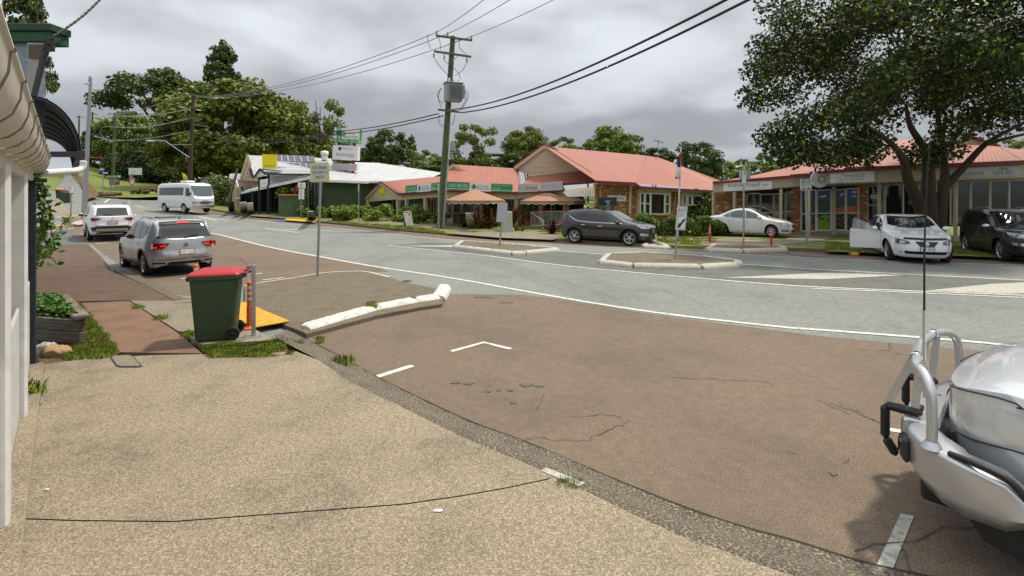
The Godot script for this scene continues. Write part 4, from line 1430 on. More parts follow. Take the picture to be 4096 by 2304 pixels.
class Shell:
	var L:=2.2
	var W:=0.92
	var p:=7.0
	var bow_f:=0.12
	var bow_r:=0.06
	var taper:=0.05
	var sill:=0.22
	var end_f:=0.24
	var end_r:=0.30
	var top: Array
	var belt: Array
	var cab: Array
	var wheels: Array     # [x,radius of the arch,height of the axle]
	var boxy:=0.0
	var bulge:=0.03
	var end_prof:=[Vector2(0,-0.10),Vector2(0.12,-0.02),Vector2(0.35,0.035),Vector2(0.6,0.03),Vector2(0.85,0.012),Vector2(1,0)]
	var rear_prof:=[Vector2(0,-0.10),Vector2(0.12,-0.03),Vector2(0.3,0.04),Vector2(0.45,0.045),Vector2(0.52,0.015),Vector2(0.85,0.015),Vector2(1,0)]
	const CABIN:=[Vector2(0,1.0),Vector2(0.35,0.995),Vector2(0.6,0.98),Vector2(0.74,0.95),Vector2(0.81,0.89),Vector2(0.86,0.76),Vector2(0.91,0.52),Vector2(0.955,0.26),Vector2(1,0)]
	const BOXED:=[Vector2(0,1.0),Vector2(0.4,0.995),Vector2(0.7,0.975),Vector2(0.82,0.95),Vector2(0.9,0.89),Vector2(0.94,0.78),Vector2(0.965,0.52),Vector2(0.985,0.26),Vector2(1,0)]
	const HOOD:=[Vector2(0,1.0),Vector2(0.25,0.99),Vector2(0.5,0.95),Vector2(0.72,0.87),Vector2(0.85,0.75),Vector2(0.92,0.6),Vector2(0.96,0.44),Vector2(0.985,0.24),Vector2(1,0)]
	func lerp_curve(a: Array,x: float) -> float:
		if x <= a[0].x: return a[0].y
		for k in a.size() - 1:
			if x <= a[k+1].x: return lerpf(a[k].y,a[k+1].y,(x - a[k].x)/(a[k+1].x - a[k].x))
		return a[-1].y
	func soft(a: Array,x: float,r:=0.06) -> float:
		return (lerp_curve(a,x - r)+2.0*lerp_curve(a,x)+lerp_curve(a,x+r)+lerp_curve(a,x - r*0.5)+lerp_curve(a,x+r*0.5))/6.0
	func T(x: float) -> float: return maxf(soft(top,x),B(x)+0.004)
	func B(x: float) -> float: return soft(belt,x)
	func plan(a: float,b: float) -> Vector2:
		var d:=pow(pow(absf(a),p)+pow(absf(b),p),1.0/p)
		var r:=maxf(absf(a),absf(b))/maxf(d,1e-6)
		var x:=L*a*r
		var w:=W*b*r
		var f:=a*a*a*a
		x += (bow_f if a > 0 else -bow_r)*(-b*b)*f
		w *= 1.0 - taper*f
		return Vector2(x,w)
	func a_of(x: float,b: float) -> float:
		var lo:=-1.0; var hi:=1.0
		for k in 22:
			var m:=(lo+hi)*0.5
			if plan(m,b).x < x: lo = m
			else: hi = m
		return (lo+hi)*0.5
	func b_of(w: float,a: float) -> float:
		var lo:=-1.0; var hi:=1.0
		for k in 22:
			var m:=(lo+hi)*0.5
			if plan(a,m).y < w: lo = m
			else: hi = m
		return (lo+hi)*0.5
	func width(x: float) -> float: return plan(a_of(x,1.0),1.0).y
	func hfrac(q: float,x: float) -> float:
		q = clampf(absf(q),0.0,1.0)
		var c:=clampf(soft(cab,x,0.08),0.0,1.0)
		var h:=lerpf(lerp_curve(CABIN,q),lerp_curve(BOXED,q),boxy)
		return lerpf(lerp_curve(HOOD,q),h,c)
	func top_y(x: float,w: float) -> float:
		var ww:=maxf(width(x),0.05)
		return B(x)+(T(x) - B(x))*hfrac(w/ww,x)
	func bottom(x: float,nx: float) -> float:
		var y:=sill
		if nx > 0.3: y = lerpf(sill,end_f,(nx - 0.3)/0.7)
		if nx < -0.3: y = lerpf(sill,end_r,(-nx - 0.3)/0.7)
		return y
	func off(ty: float,nx: float) -> float:
		var s:=-0.07*pow(maxf(0.0,1.0 - ty/0.22),2.0)+bulge*sin(PI*clampf((ty - 0.2)/0.8,0.0,1.0))
		var e:=lerp_curve(end_prof if nx > 0 else rear_prof,ty)
		return lerpf(s,e,nx*nx)
	func side(x: float,y: float,sg: float,o:=0.0) -> Vector3:
		var bb:=B(x)
		if y <= bb:
			var w:=width(x)+off((y - sill)/(bb - sill),0.0)
			return Vector3(x,y,sg*(w+o))
		var h:=clampf((y - bb)/maxf(T(x) - bb,0.01),0.0,1.0)
		var lo:=0.0; var hi:=1.0
		for k in 20:
			var m:=(lo+hi)*0.5
			if hfrac(m,x) > h: lo = m
			else: hi = m
		return Vector3(x,y+o*0.25,sg*(width(x)*(lo+hi)*0.5+o))
	func wall(a: float,b: float,y: float,o:=0.0) -> Vector3:
		var q:=plan(a,b)
		var e:=0.002
		var d: Vector2
		if absf(a) > absf(b): d = plan(a,b+e) - plan(a,b - e)
		elif absf(b) > absf(a): d = plan(a+e,b) - plan(a - e,b)
		else: d = (plan(a,b) - plan(a,b - signf(b)*e)).normalized()+(plan(a - signf(a)*e,b) - plan(a,b)).normalized()
		var nn:=Vector2(d.y,-d.x).normalized()
		if nn.dot(q) < 0: nn = -nn
		var y0:=bottom(q.x,nn.x)
		var k:=off((y - y0)/maxf(top_y(q.x,q.y) - y0,0.05),nn.x)+o
		return Vector3(q.x+nn.x*k,y,q.y+nn.y*k)
	func round_corner(u: float,y: float,sg: float,o: float) -> Vector3:
		var f:=func(v: float) -> Vector2: return plan(1.0,v) if v < 1.0 else plan(1.0 - (v - 1.0)*0.5,1.0)
		var q: Vector2 = f.call(u)
		var d: Vector2 = f.call(u+0.03) - f.call(u - 0.03)
		var nn:=Vector2(-d.y,d.x).normalized()
		if nn.dot(q) < 0: nn = -nn
		var y0:=bottom(q.x,nn.x)
		var k:=off((y - y0)/maxf(top_y(q.x,q.y) - y0,0.05),nn.x)+o
		return Vector3(q.x+nn.x*k,y,sg*(q.y+nn.y*k))
	func front(w: float,y: float,o:=0.0) -> Vector3:
		var b:=b_of(w,1.0)
		var q:=plan(1.0,b)
		if y > top_y(q.x,q.y):
			var lo:=L*0.4; var hi:=q.x
			for k in 20:
				var m:=(lo+hi)*0.5
				if top_y(m,w) > y: lo = m
				else: hi = m
			return Vector3((lo+hi)*0.5+o*0.7,y+o*0.7,w)
		return wall(1.0,b,y,o)
	func rear(w: float,y: float,o:=0.0) -> Vector3:
		var b:=b_of(w,-1.0)
		var q:=plan(-1.0,b)
		if y > top_y(q.x,q.y):
			var lo:=q.x; var hi:=0.0
			for k in 22:
				var m:=(lo+hi)*0.5
				if top_y(m,w) < y: lo = m
				else: hi = m
			return Vector3((lo+hi)*0.5 - o,y+o*0.4,w)
		return wall(-1.0,b,y,o)
	func roof(x: float,w: float,o:=0.0) -> Vector3: return Vector3(x,top_y(x,w)+o,w)
	func at(dom: String,u: float,v: float,o: float) -> Vector3:
		match dom:
			"F": return front(u,v,o)
			"R": return rear(u,v,o)
			"T": return roof(u,v,o)
			"S+": return side(u,v,1.0,o)
		return side(u,v,-1.0,o)
	func patch(mb: MB,dom: String,one: Array,two: Array,o:=0.006,nu:=12,nv:=4) -> void:
		var hint:=Vector3(0,1,0)
		match dom:
			"F": hint = Vector3(1,0.2,0)
			"R": hint = Vector3(-1,0.2,0)
			"S+": hint = Vector3(0,0,1)
			"S-": hint = Vector3(0,0,-1)
		var rows:=[]
		for r in nv+1:
			var line:=PackedVector3Array()
			for q in nu+1:
				var a:=along(one,float(q)/nu); var b:=along(two,float(q)/nu)
				var m:=a.lerp(b,float(r)/nv)
				line.append(at(dom,m.x,m.y,o))
			rows.append(line)
		mb.grid(rows,hint)
	func along(a: Array,t: float) -> Vector2:
		var f:=t*(a.size() - 1)
		var k:=mini(int(f),a.size() - 2)
		return (a[k] as Vector2).lerp(a[k+1],f - k)
	func body() -> MB:
		var mb:=MB.new()
		var ap:=[]
		for k in 97:
			var t:=-1.0+2.0*k/96.0
			ap.append(signf(t)*(1.0 - pow(1.0 - absf(t),1.25)))
		var bp:=[]
		for t in [0.0,0.15,0.3,0.45,0.58,0.68,0.76,0.82,0.87,0.91,0.945,0.97,0.987,1.0]: bp.append(t)
		var full:=[]
		for k in range(bp.size() - 1,0,-1): full.append(-bp[k])
		full.append_array(bp)
		var rows:=[]
		for b in full:
			var line:=PackedVector3Array()
			for a in ap:
				var q:=plan(a,b)
				line.append(Vector3(q.x,top_y(q.x,q.y),q.y))
			rows.append(line)
		mb.grid(rows,Vector3.UP)
		var loop:=[]
		for a in ap: loop.append(plan(a,1.0))
		var fb:=full.duplicate()
		fb.reverse()
		for b in fb.slice(1): loop.append(plan(1.0,b))
		var ra:=ap.duplicate()
		ra.reverse()
		for a in ra.slice(1): loop.append(plan(a,-1.0))
		for b in full.slice(1): loop.append(plan(-1.0,b))
		var m:=loop.size() - 1
		rows = []
		var ts:=[0.0,0.06,0.13,0.22,0.32,0.42,0.5,0.58,0.68,0.8,0.9,1.0]
		for t in ts: rows.append(PackedVector3Array())
		for k in m+1:
			var q: Vector2 = loop[k % m]
			var d: Vector2 = (loop[(k+1) % m] - loop[(k - 1+m) % m])
			var nn:=Vector2(d.y,-d.x).normalized()
			if nn.dot(q) < 0: nn = -nn
			var y0:=bottom(q.x,nn.x)
			var yb:=y0
			if absf(nn.x) < 0.6:
				for w in wheels:
					var dx: float = absf(q.x - w[0])
					if dx < w[1]: yb = maxf(yb,w[2]+sqrt(w[1]*w[1] - dx*dx))
			var bb:=top_y(q.x,q.y)
			for r in ts.size():
				var y:=lerpf(yb,bb,ts[r])
				var o:=off((y - y0)/(bb - y0),nn.x)
				rows[r].append(Vector3(q.x+nn.x*o,y,q.y+nn.y*o))
		var k0:=mb.v.size()
		var i0:=mb.i.size()
		mb.grid(rows,Vector3.ZERO)
		var s:=0.0
		for k in range(k0,mb.v.size()): s += mb.n[k].dot(Vector3(mb.v[k].x*0.3,0,mb.v[k].z))
		if s < 0: mb.turn_over(k0,i0)
		return mb

func curve(a: Array) -> Array:
	var out:=[]
	for k in range(0,a.size(),2): out.append(Vector2(a[k],a[k+1]))
	return out

func make_wheel(r: float,w: float,spokes: int,style: String,rim_m: Material,parent: Node3D,at: Vector3,sg: float) -> void:
	var b:=Basis(Vector3.RIGHT,V(0,0,sg),V(0,sg,0)*-1.0)
	b = Basis(Vector3.RIGHT,V(0,0,sg),Vector3.RIGHT.cross(V(0,0,sg)))
	var mb:=MB.new()
	var ri:=r*0.68
	mb.lathe(at,[Vector2(ri,-w*0.5),Vector2(r*0.9,-w*0.5),Vector2(r*0.985,-w*0.36),Vector2(r,-w*0.15),Vector2(r,w*0.15),Vector2(r*0.985,w*0.36),Vector2(r*0.93,w*0.47),Vector2(r*0.8,w*0.5),Vector2(ri,w*0.46)],30,b)
	mb.lathe(at+b.y*w*0.10,[Vector2(ri,0.0),Vector2(0.001,-0.01)],30,b)
	var wh:=part("wheel",mb,M.rubber,parent,true)
	mb = MB.new()
	mb.lathe(at,[Vector2(ri*0.86,w*0.30),Vector2(ri*0.93,w*0.42),Vector2(ri*0.985,w*0.47),Vector2(ri*1.01,w*0.43)],30,b)
	mb.lathe(at+b.y*w*0.36,[Vector2(ri*0.24,0.0),Vector2(ri*0.2,0.012),Vector2(0.001,0.016)],16,b)
	for k in spokes:
		var t:=TAU*k/spokes+0.3
		var d:=b.x*cos(t)+b.z*sin(t)
		var sd:=b.x*-sin(t)+b.z*cos(t)
		var o:=at+b.y*w*0.385
		var a0:=0.26 if style == "wide" else 0.16
		var a1:=0.20 if style == "wide" else 0.11
		if style == "twin":
			for q in [-1.0,1.0]:
				mb.quad(o+d*ri*0.16+sd*ri*(0.03*q - 0.05),o+d*ri*0.16+sd*ri*(0.03*q+0.05),o+d*ri*0.95+sd*ri*(0.16*q+0.055)+b.y*0.006,o+d*ri*0.95+sd*ri*(0.16*q - 0.055)+b.y*0.006)
		else:
			var tw:=0.12 if style == "turbine" else 0.0
			mb.quad(o+d*ri*0.16 - sd*ri*a0*0.7,o+d*ri*0.16+sd*ri*a0*0.7,o+d*ri*0.95+sd*ri*(a1+tw)+b.y*0.006,o+d*ri*0.95 - sd*ri*(a1 - tw)+b.y*0.006)
			mb.quad(o+d*ri*0.16+sd*ri*a0*0.7,o+d*ri*0.16+sd*ri*a0*0.7 - b.y*0.04,o+d*ri*0.93+sd*ri*(a1+tw) - b.y*0.04,o+d*ri*0.95+sd*ri*(a1+tw)+b.y*0.006)
	part("rim",mb,rim_m,wh,true)

func number_plate(root: Node3D,s: Shell,dom: String,w: float,y: float,words: String,m: Material,width:=0.37) -> void:
	var c:=s.at(dom,w,y,0.02)
	var up:=(s.at(dom,w,y+0.05,0.02) - s.at(dom,w,y - 0.05,0.02)).normalized()
	var face:=V(1,0,0) if dom == "F" else V(-1,0,0)
	var right:=up.cross(face).normalized()
	face = right.cross(up).normalized()
	var mb:=MB.new()
	mb.cbox(c,V(width,0.135,0.012),0.004,Basis(right,up,face))
	var p:=part("number_plate",mb,M.plate_white,root,true)
	mb = MB.new()
	var fr:=[[0.0,0.072,width+0.03,0.012],[0.0,-0.072,width+0.03,0.012],[width*0.5+0.008,0.0,0.012,0.15],[-width*0.5 - 0.008,0.0,0.012,0.15]]
	for q in fr: mb.box(c+right*q[0]+up*q[1],V(q[2],q[3],0.016),Basis(right,up,face))
	part("plate_frame",mb,M.black_plastic,p,true)
	letter_local(p,words,c+face*0.008,right,up,width*0.86,0.082,m,"mono")

func letter_local(parent: Node3D,words: String,ctr: Vector3,right: Vector3,up: Vector3,w: float,h: float,m: Material,kind:="sans") -> void:
	var o:=lettering(parent,words,ctr+world_at(parent),right,up,w,h,m,kind)

func build_car(called: String,label: String,cat: String,s: Shell,paint: Material,o: Dictionary) -> Node3D:
	var root:=thing(called,label,cat)
	part("body",s.body(),paint,root,true)
	var mb:=MB.new()
	var xr: float = s.wheels[0][0]; var xf: float = s.wheels[1][0]
	mb.box(V(0,(s.sill+s.B(0.0))*0.5 - 0.02,0),V(s.L*2.0 - 1.0,s.B(0.0) - s.sill - 0.12,s.W*2.0 - 0.56))
	mb.box(V((xr+xf)*0.5,s.sill+0.10,0),V(xf - xr - s.wheels[0][1]*2.0 - 0.02,0.16,s.W*2.0 - 0.16))
	for w in s.wheels:
		for sg in [-1.0,1.0]:
			var prof:=[]
			var rows:=[PackedVector3Array(),PackedVector3Array()]
			for k in 17:
				var t:=PI*k/16.0
				var q:=V(w[0]+cos(t)*(w[1] - 0.004),w[2]+sin(t)*(w[1] - 0.004),0)
				rows[0].append(q+V(0,0,sg*(s.W - 0.045))); rows[1].append(q+V(0,0,sg*(s.W - 0.32)))
			mb.grid(rows,Vector3.DOWN)
	part("underbody",mb,M.cavity,root,true)
	for k in 2:
		var w: Array = s.wheels[k]
		for sg in [-1.0,1.0]:
			make_wheel(o.get("tyre",w[2]),o.get("tread",0.22),o.get("spokes",5),o.get("style","wide"),o.get("rim",M.satin_alloy),root,V(w[0],o.get("tyre",w[2]),sg*(s.W - o.get("inset",0.135))),sg)
	if o.get("clad",0.0) > 0.0:
		for w in s.wheels:
			for sg in ["S+","S-"]:
				mb = MB.new()
				var one:=[]; var two:=[]
				for k in 19:
					var t:=PI*1.06*k/18.0 - 0.03*PI
					one.append(Vector2(w[0] - cos(t)*(w[1] - 0.004),maxf(w[2]+sin(t)*(w[1] - 0.004),s.sill+0.01)))
					two.append(Vector2(w[0] - cos(t)*(w[1]+o.clad),maxf(w[2]+sin(t)*(w[1]+o.clad),s.sill+0.01)))
				s.patch(mb,sg,one,two,0.014,36,2)
				part("arch_trim",mb,M.dark_plastic,root,true)
		for sg in ["S+","S-"]:
			mb = MB.new()
			var y1: float = s.sill+0.012
			var y2: float = s.sill+o.get("sill_trim",0.13)
			s.patch(mb,sg,[Vector2(xr+s.wheels[0][1],y1),Vector2(xf - s.wheels[1][1],y1)],[Vector2(xr+s.wheels[0][1],y2),Vector2(xf - s.wheels[1][1],y2)],0.012,14,3)
			part("sill_trim",mb,M.dark_plastic,root,true)
	for pane in o.get("panes",[]):
		for sg in ["S+","S-"]:
			if o.get("open","") == sg and pane.size() > 2: continue
			mb = MB.new()
			s.patch(mb,sg,curve(pane[0]),curve(pane[1]),0.007,14,6)
			part("side_window",mb,o.get("glass",M.dark_glass),root,true)
	for fr in o.get("frames",[]):
		for sg in ["S+","S-"]:
			if o.get("open","") == sg and fr.size() > 2: continue
			mb = MB.new()
			s.patch(mb,sg,curve(fr[0]),curve(fr[1]),0.009,14,2)
			part("window_trim",mb,o.get("trim",M.black_plastic),root,true)
	if o.has("windscreen"):
		var q: Array = o.windscreen          # half widths and x at the bottom,then at the top,bow
		mb = MB.new()
		var lo:=[]; var hi:=[]
		for k in 13:
			var t:=-1.0+k/6.0
			lo.append(Vector2(q[1] - q[4]*t*t,q[0]*t)); hi.append(Vector2(q[3] - q[4]*0.6*t*t,q[2]*t))
		s.patch(mb,"T",lo,hi,0.012,24,14)
		part("windscreen",mb,o.get("screen",M.dark_glass),root,true)
		mb = MB.new()
		for sg in [-1.0,1.0]:
			var a:=s.roof(q[1]+0.02,sg*q[0]*0.75,0.03); var b2:=s.roof(lerpf(q[1],q[3],0.18),sg*q[0]*0.1 - 0.2,0.035)
			mb.tube([a,a.lerp(b2,0.5)+V(0,0.01,0),b2],0.009,5)
		part("wiper",mb,M.black_plastic,root,true)
	if o.has("rear_window"):
		var q: Array = o.rear_window         # half width and y at the bottom,then at the top
		mb = MB.new()
		s.patch(mb,"R",[Vector2(-q[0],q[1]),Vector2(0,q[1] - 0.02),Vector2(q[0],q[1])],[Vector2(-q[2],q[3]),Vector2(0,q[3]+0.01),Vector2(q[2],q[3])],0.010,20,10)
		part("rear_window",mb,M.dark_glass,root,true)
	if o.has("seams"):
		for sm in o.seams:
			for sg in ["S+","S-"]:
				mb = MB.new()
				var one:=curve(sm); var two:=[]
				for k in one.size(): two.append(one[k]+(Vector2(0.009,0) if absf(one[0].x - one[-1].x) < 0.5*absf(one[0].y - one[-1].y)+0.25 else Vector2(0,0.009)))
				s.patch(mb,sg,one,two,0.0035,16,1)
				part("panel_seam",mb,M.cavity,root,true)
	for h in o.get("handles",[]):
		for sg in [-1.0,1.0]:
			mb = MB.new()
			var c:=s.side(h[0],h[1],sg,0.024)
			mb.cbox(c,V(0.21,0.028,0.022),0.008)
			part("door_handle",mb,o.get("handle_m",paint),root,true)
	if o.has("mirror"):
		var q: Array = o.mirror
		for sg in [-1.0,1.0]:
			if o.get("open","") == ("S+" if sg > 0 else "S-"): continue
			mb = MB.new()
			var c:=s.side(q[0],q[1],sg,0.0)+V(0.0,0.04,sg*0.15)
			mb.blob(c,V(0.085,0.075,0.125),5,0.06,8)
			var mr:=part("mirror",mb,o.get("mirror_m",paint),root,true)
			mb = MB.new()
			mb.bar(c+V(0.02,-0.05,-sg*0.16),c+V(0,-0.04,0),0.05,0.03)
			mb.box(c+V(-0.083,0,0),V(0.012,0.10,0.19))
			part("mirror_glass",mb,M.black_plastic,mr,true)
	for r in o.get("rails",[]):
		for sg in [-1.0,1.0]:
			mb = MB.new()
			var pts:=[]
			for k in 13:
				var t:=k/12.0
				var x: float = lerpf(r[0],r[1],t)
				var lift:=0.045*minf(1.0,5.0*minf(t,1.0 - t))+0.004
				pts.append(V(x,s.top_y(x,r[2])+lift,sg*r[2]))
			mb.tube(pts,0.017,6)
			part("roof_rail",mb,r[3],root,true)
	for q in o.get("patches",[]):            # [name,material,domain,line,line,mirrored,offset]
		var doms:=[q[2]]
		var both: bool = q.size() > 5 and q[5]
		for rep in (2 if both else 1):
			var one:=curve(q[3]); var two:=curve(q[4])
			var dom: String = q[2]
			if rep == 1:
				if dom.begins_with("S"): dom = "S-"
				else:
					for k in one.size(): one[k] = Vector2(-one[k].x,one[k].y) if dom != "T" else Vector2(one[k].x,-one[k].y)
					for k in two.size(): two[k] = Vector2(-two[k].x,two[k].y) if dom != "T" else Vector2(two[k].x,-two[k].y)
			mb = MB.new()
			s.patch(mb,dom,one,two,q[6] if q.size() > 6 else 0.009,q[7] if q.size() > 7 else 12,4)
			part(q[0],mb,q[1],root,true)
	return root

func place(root: Node3D,at: Vector3,hx: float,hd: float) -> void:
	root.position = at
	root.rotation.y = atan2(hd,hx)

func car_paint(key: String,c: Color,metal:=0.0,rough:=0.32) -> StandardMaterial3D:
	return mat(key,c,rough,{"metal": metal,"coat": 1.0,"coat_rough": 0.03})

func ring(mb: MB,c: Vector3,right: Vector3,up: Vector3,r: float,t: float) -> void:
	var pts:=[]
	for k in 19: pts.append(c+right*cos(TAU*k/18.0)*r+up*sin(TAU*k/18.0)*r)
	mb.tube(pts,t,5)

func make_cars() -> void:
	mat("plate_white",lin(0.62,0.6,0.58),0.45)
	mat("plate_maroon",lin(0.22,0.012,0.02),0.5)
	mat("plate_black",lin(0.02,0.02,0.02),0.5)
	mat("tail_red",lin(0.22,0.006,0.008),0.12,{"coat": 1.0})
	mat("tail_lit",lin(0.9,0.05,0.01),0.2,{"glow": Color(1.0,0.13,0.03),"power": 1.1})
	mat("head_lamp",lin(0.50,0.51,0.52),0.10,{"metal": 0.35,"coat": 1.0})
	mat("dark_lamp",lin(0.10,0.105,0.11),0.10,{"metal": 0.3,"coat": 1.0})
	mat("amber_lamp",lin(0.8,0.14,0.01),0.25)
	mat("pale_glass",lin(0.09,0.115,0.115),0.05,{"spec": 0.8})
	mat("clear_glass",lin(0.5,0.56,0.54),0.03,{"alpha": 0.3})
	mat("grille",lin(0.02,0.02,0.022),0.3)
	mat("black_alloy",lin(0.10,0.10,0.105),0.3,{"metal": 0.6})
	mat("bar_steel",lin(0.52,0.53,0.55),0.33,{"metal": 0.6,"coat": 0.5})
	mat("lamp_cover",lin(0.8,0.82,0.82),0.04,{"alpha": 0.22})
	mat("lamp_bowl",lin(0.66,0.67,0.65),0.2,{"metal": 0.35})
	mat("acrylic",lin(0.8,0.84,0.86),0.05,{"alpha": 0.18})
	mat("aerial_white",lin(0.55,0.52,0.47),0.5)
	make_silver_suv()
	make_white_suv()
	make_grey_suv()
	make_white_sedan()
	make_open_door_sedan()
	make_black_suv()
	make_bus()
	make_four_wheel_drive()

func make_four_wheel_drive() -> void:
	var s:=Shell.new()
	s.L = 2.42; s.W = 0.97; s.sill = 0.48; s.end_f = 0.62; s.end_r = 0.5; s.bow_f = 0.22; s.p = 5.0; s.taper = 0.06; s.bulge = 0.05
	s.top = curve([-2.42,1.2,-2.3,1.7,-2.1,1.88,0.2,1.92,0.5,1.85,1.05,1.32,1.2,1.27,1.8,1.24,2.1,1.19,2.3,1.10,2.42,1.0])
	s.belt = curve([-2.42,1.15,0.0,1.15,1.0,1.13,1.7,1.12,2.1,1.06,2.42,0.93])
	s.cab = curve([-2.42,0.8,-2.2,1.0,0.4,1.0,1.0,0.6,1.2,0.0])
	s.wheels = [[-1.42,0.47,0.40],[1.43,0.47,0.40]]
	s.end_prof = [Vector2(0,-0.02),Vector2(0.5,0.0),Vector2(1,0)]
	var p:=car_paint("pearl_paint",lin(0.64,0.66,0.70),0.25,0.35)
	var c:=build_car("four_wheel_drive","silver four-wheel drive with steel bull bar parked closest to the camera","car",s,p,{
		"spokes": 6,"style": "wide","tyre": 0.40,"tread": 0.28,"windscreen": [0.74,1.06,0.64,0.5,0.2],"rear_window": [0.7,1.3,0.6,1.75],
		"panes": [[[0.9,1.22,0.5,1.62,-0.1,1.78],[0.9,1.19,0.5,1.2,-0.1,1.2]]],
		"seams": [[2.06,1.085,1.7,1.135,1.15,1.15],[1.98,0.90,1.92,0.80,1.80,0.68]],"mirror": [0.85,1.25],
		"patches": [
			["grille",M.grille,"F",[-0.30,0.68,0.30,0.68],[-0.30,0.905,0.30,0.905],false,0.012],
			["grille_bar",M.chrome,"F",[-0.28,0.85,0.28,0.85],[-0.28,0.88,0.28,0.88],false,0.03],
			["grille_bar",M.chrome,"F",[-0.28,0.75,0.28,0.75],[-0.28,0.78,0.28,0.78],false,0.03],
			["bonnet_protector",M.acrylic,"T",[2.02,-0.84,2.20,-0.6,2.27,-0.3,2.29,0,2.27,0.3,2.20,0.6,2.02,0.84],[1.90,-0.82,2.06,-0.6,2.13,-0.3,2.15,0,2.13,0.3,2.06,0.6,1.90,0.82],false,0.028,24]]})
	for sg in [-1.0,1.0]:
		var mb:=MB.new()
		var one:=[]; var two:=[]
		var rows:=[]
		for r in 9:
			var line:=PackedVector3Array()
			for q in 17:
				var t:=q/16.0
				line.append(lamp_point(s,t,r/8.0,sg,0.026))
			rows.append(line)
		mb.grid(rows,V(1,0.2,sg))
		var lamp:=part("head_light",mb,M.lamp_cover,c,true)
		mb = MB.new()
		rows = []
		for r in 13:
			var line:=PackedVector3Array()
			for q in 25:
				var t:=q/24.0
				var bowl:=0.012*sin(t*34.0)*sin(r*0.9)+0.008*float(q % 3 == 0)
				line.append(lamp_point(s,t,r/12.0,sg,0.0045+maxf(bowl,-0.003)*0.6))
			rows.append(line)
		mb.grid(rows,V(1,0.2,sg))
		part("reflector",mb,M.lamp_bowl,lamp,true)
		mb = MB.new()
		var edge:=[]
		for q in 17: edge.append(lamp_point(s,q/16.0,0.0,sg,0.024))
		for q in range(16,-1,-1): edge.append(lamp_point(s,q/16.0,1.0,sg,0.024))
		mb.tube(edge,0.006,4)
		part("seal",mb,M.black_plastic,lamp,true)
	bull_bar(c,p)
	c.scale = V(0.97,0.99,0.97)
	place(c,V(4.92,0.005,-2.05),-0.69,0.72)

func lamp_point(s: Shell,t: float,v: float,sg: float,o: float) -> Vector3:
	var u:=lerpf(0.40,1.50,t)
	var e:=s.round_corner(u,0.9,1.0,-0.02)
	var hi:=s.top_y(e.x,e.z) - 0.016
	return s.round_corner(u,lerpf(lerpf(0.745,hi - 0.03,pow(t,1.6)),hi,v),sg,o)

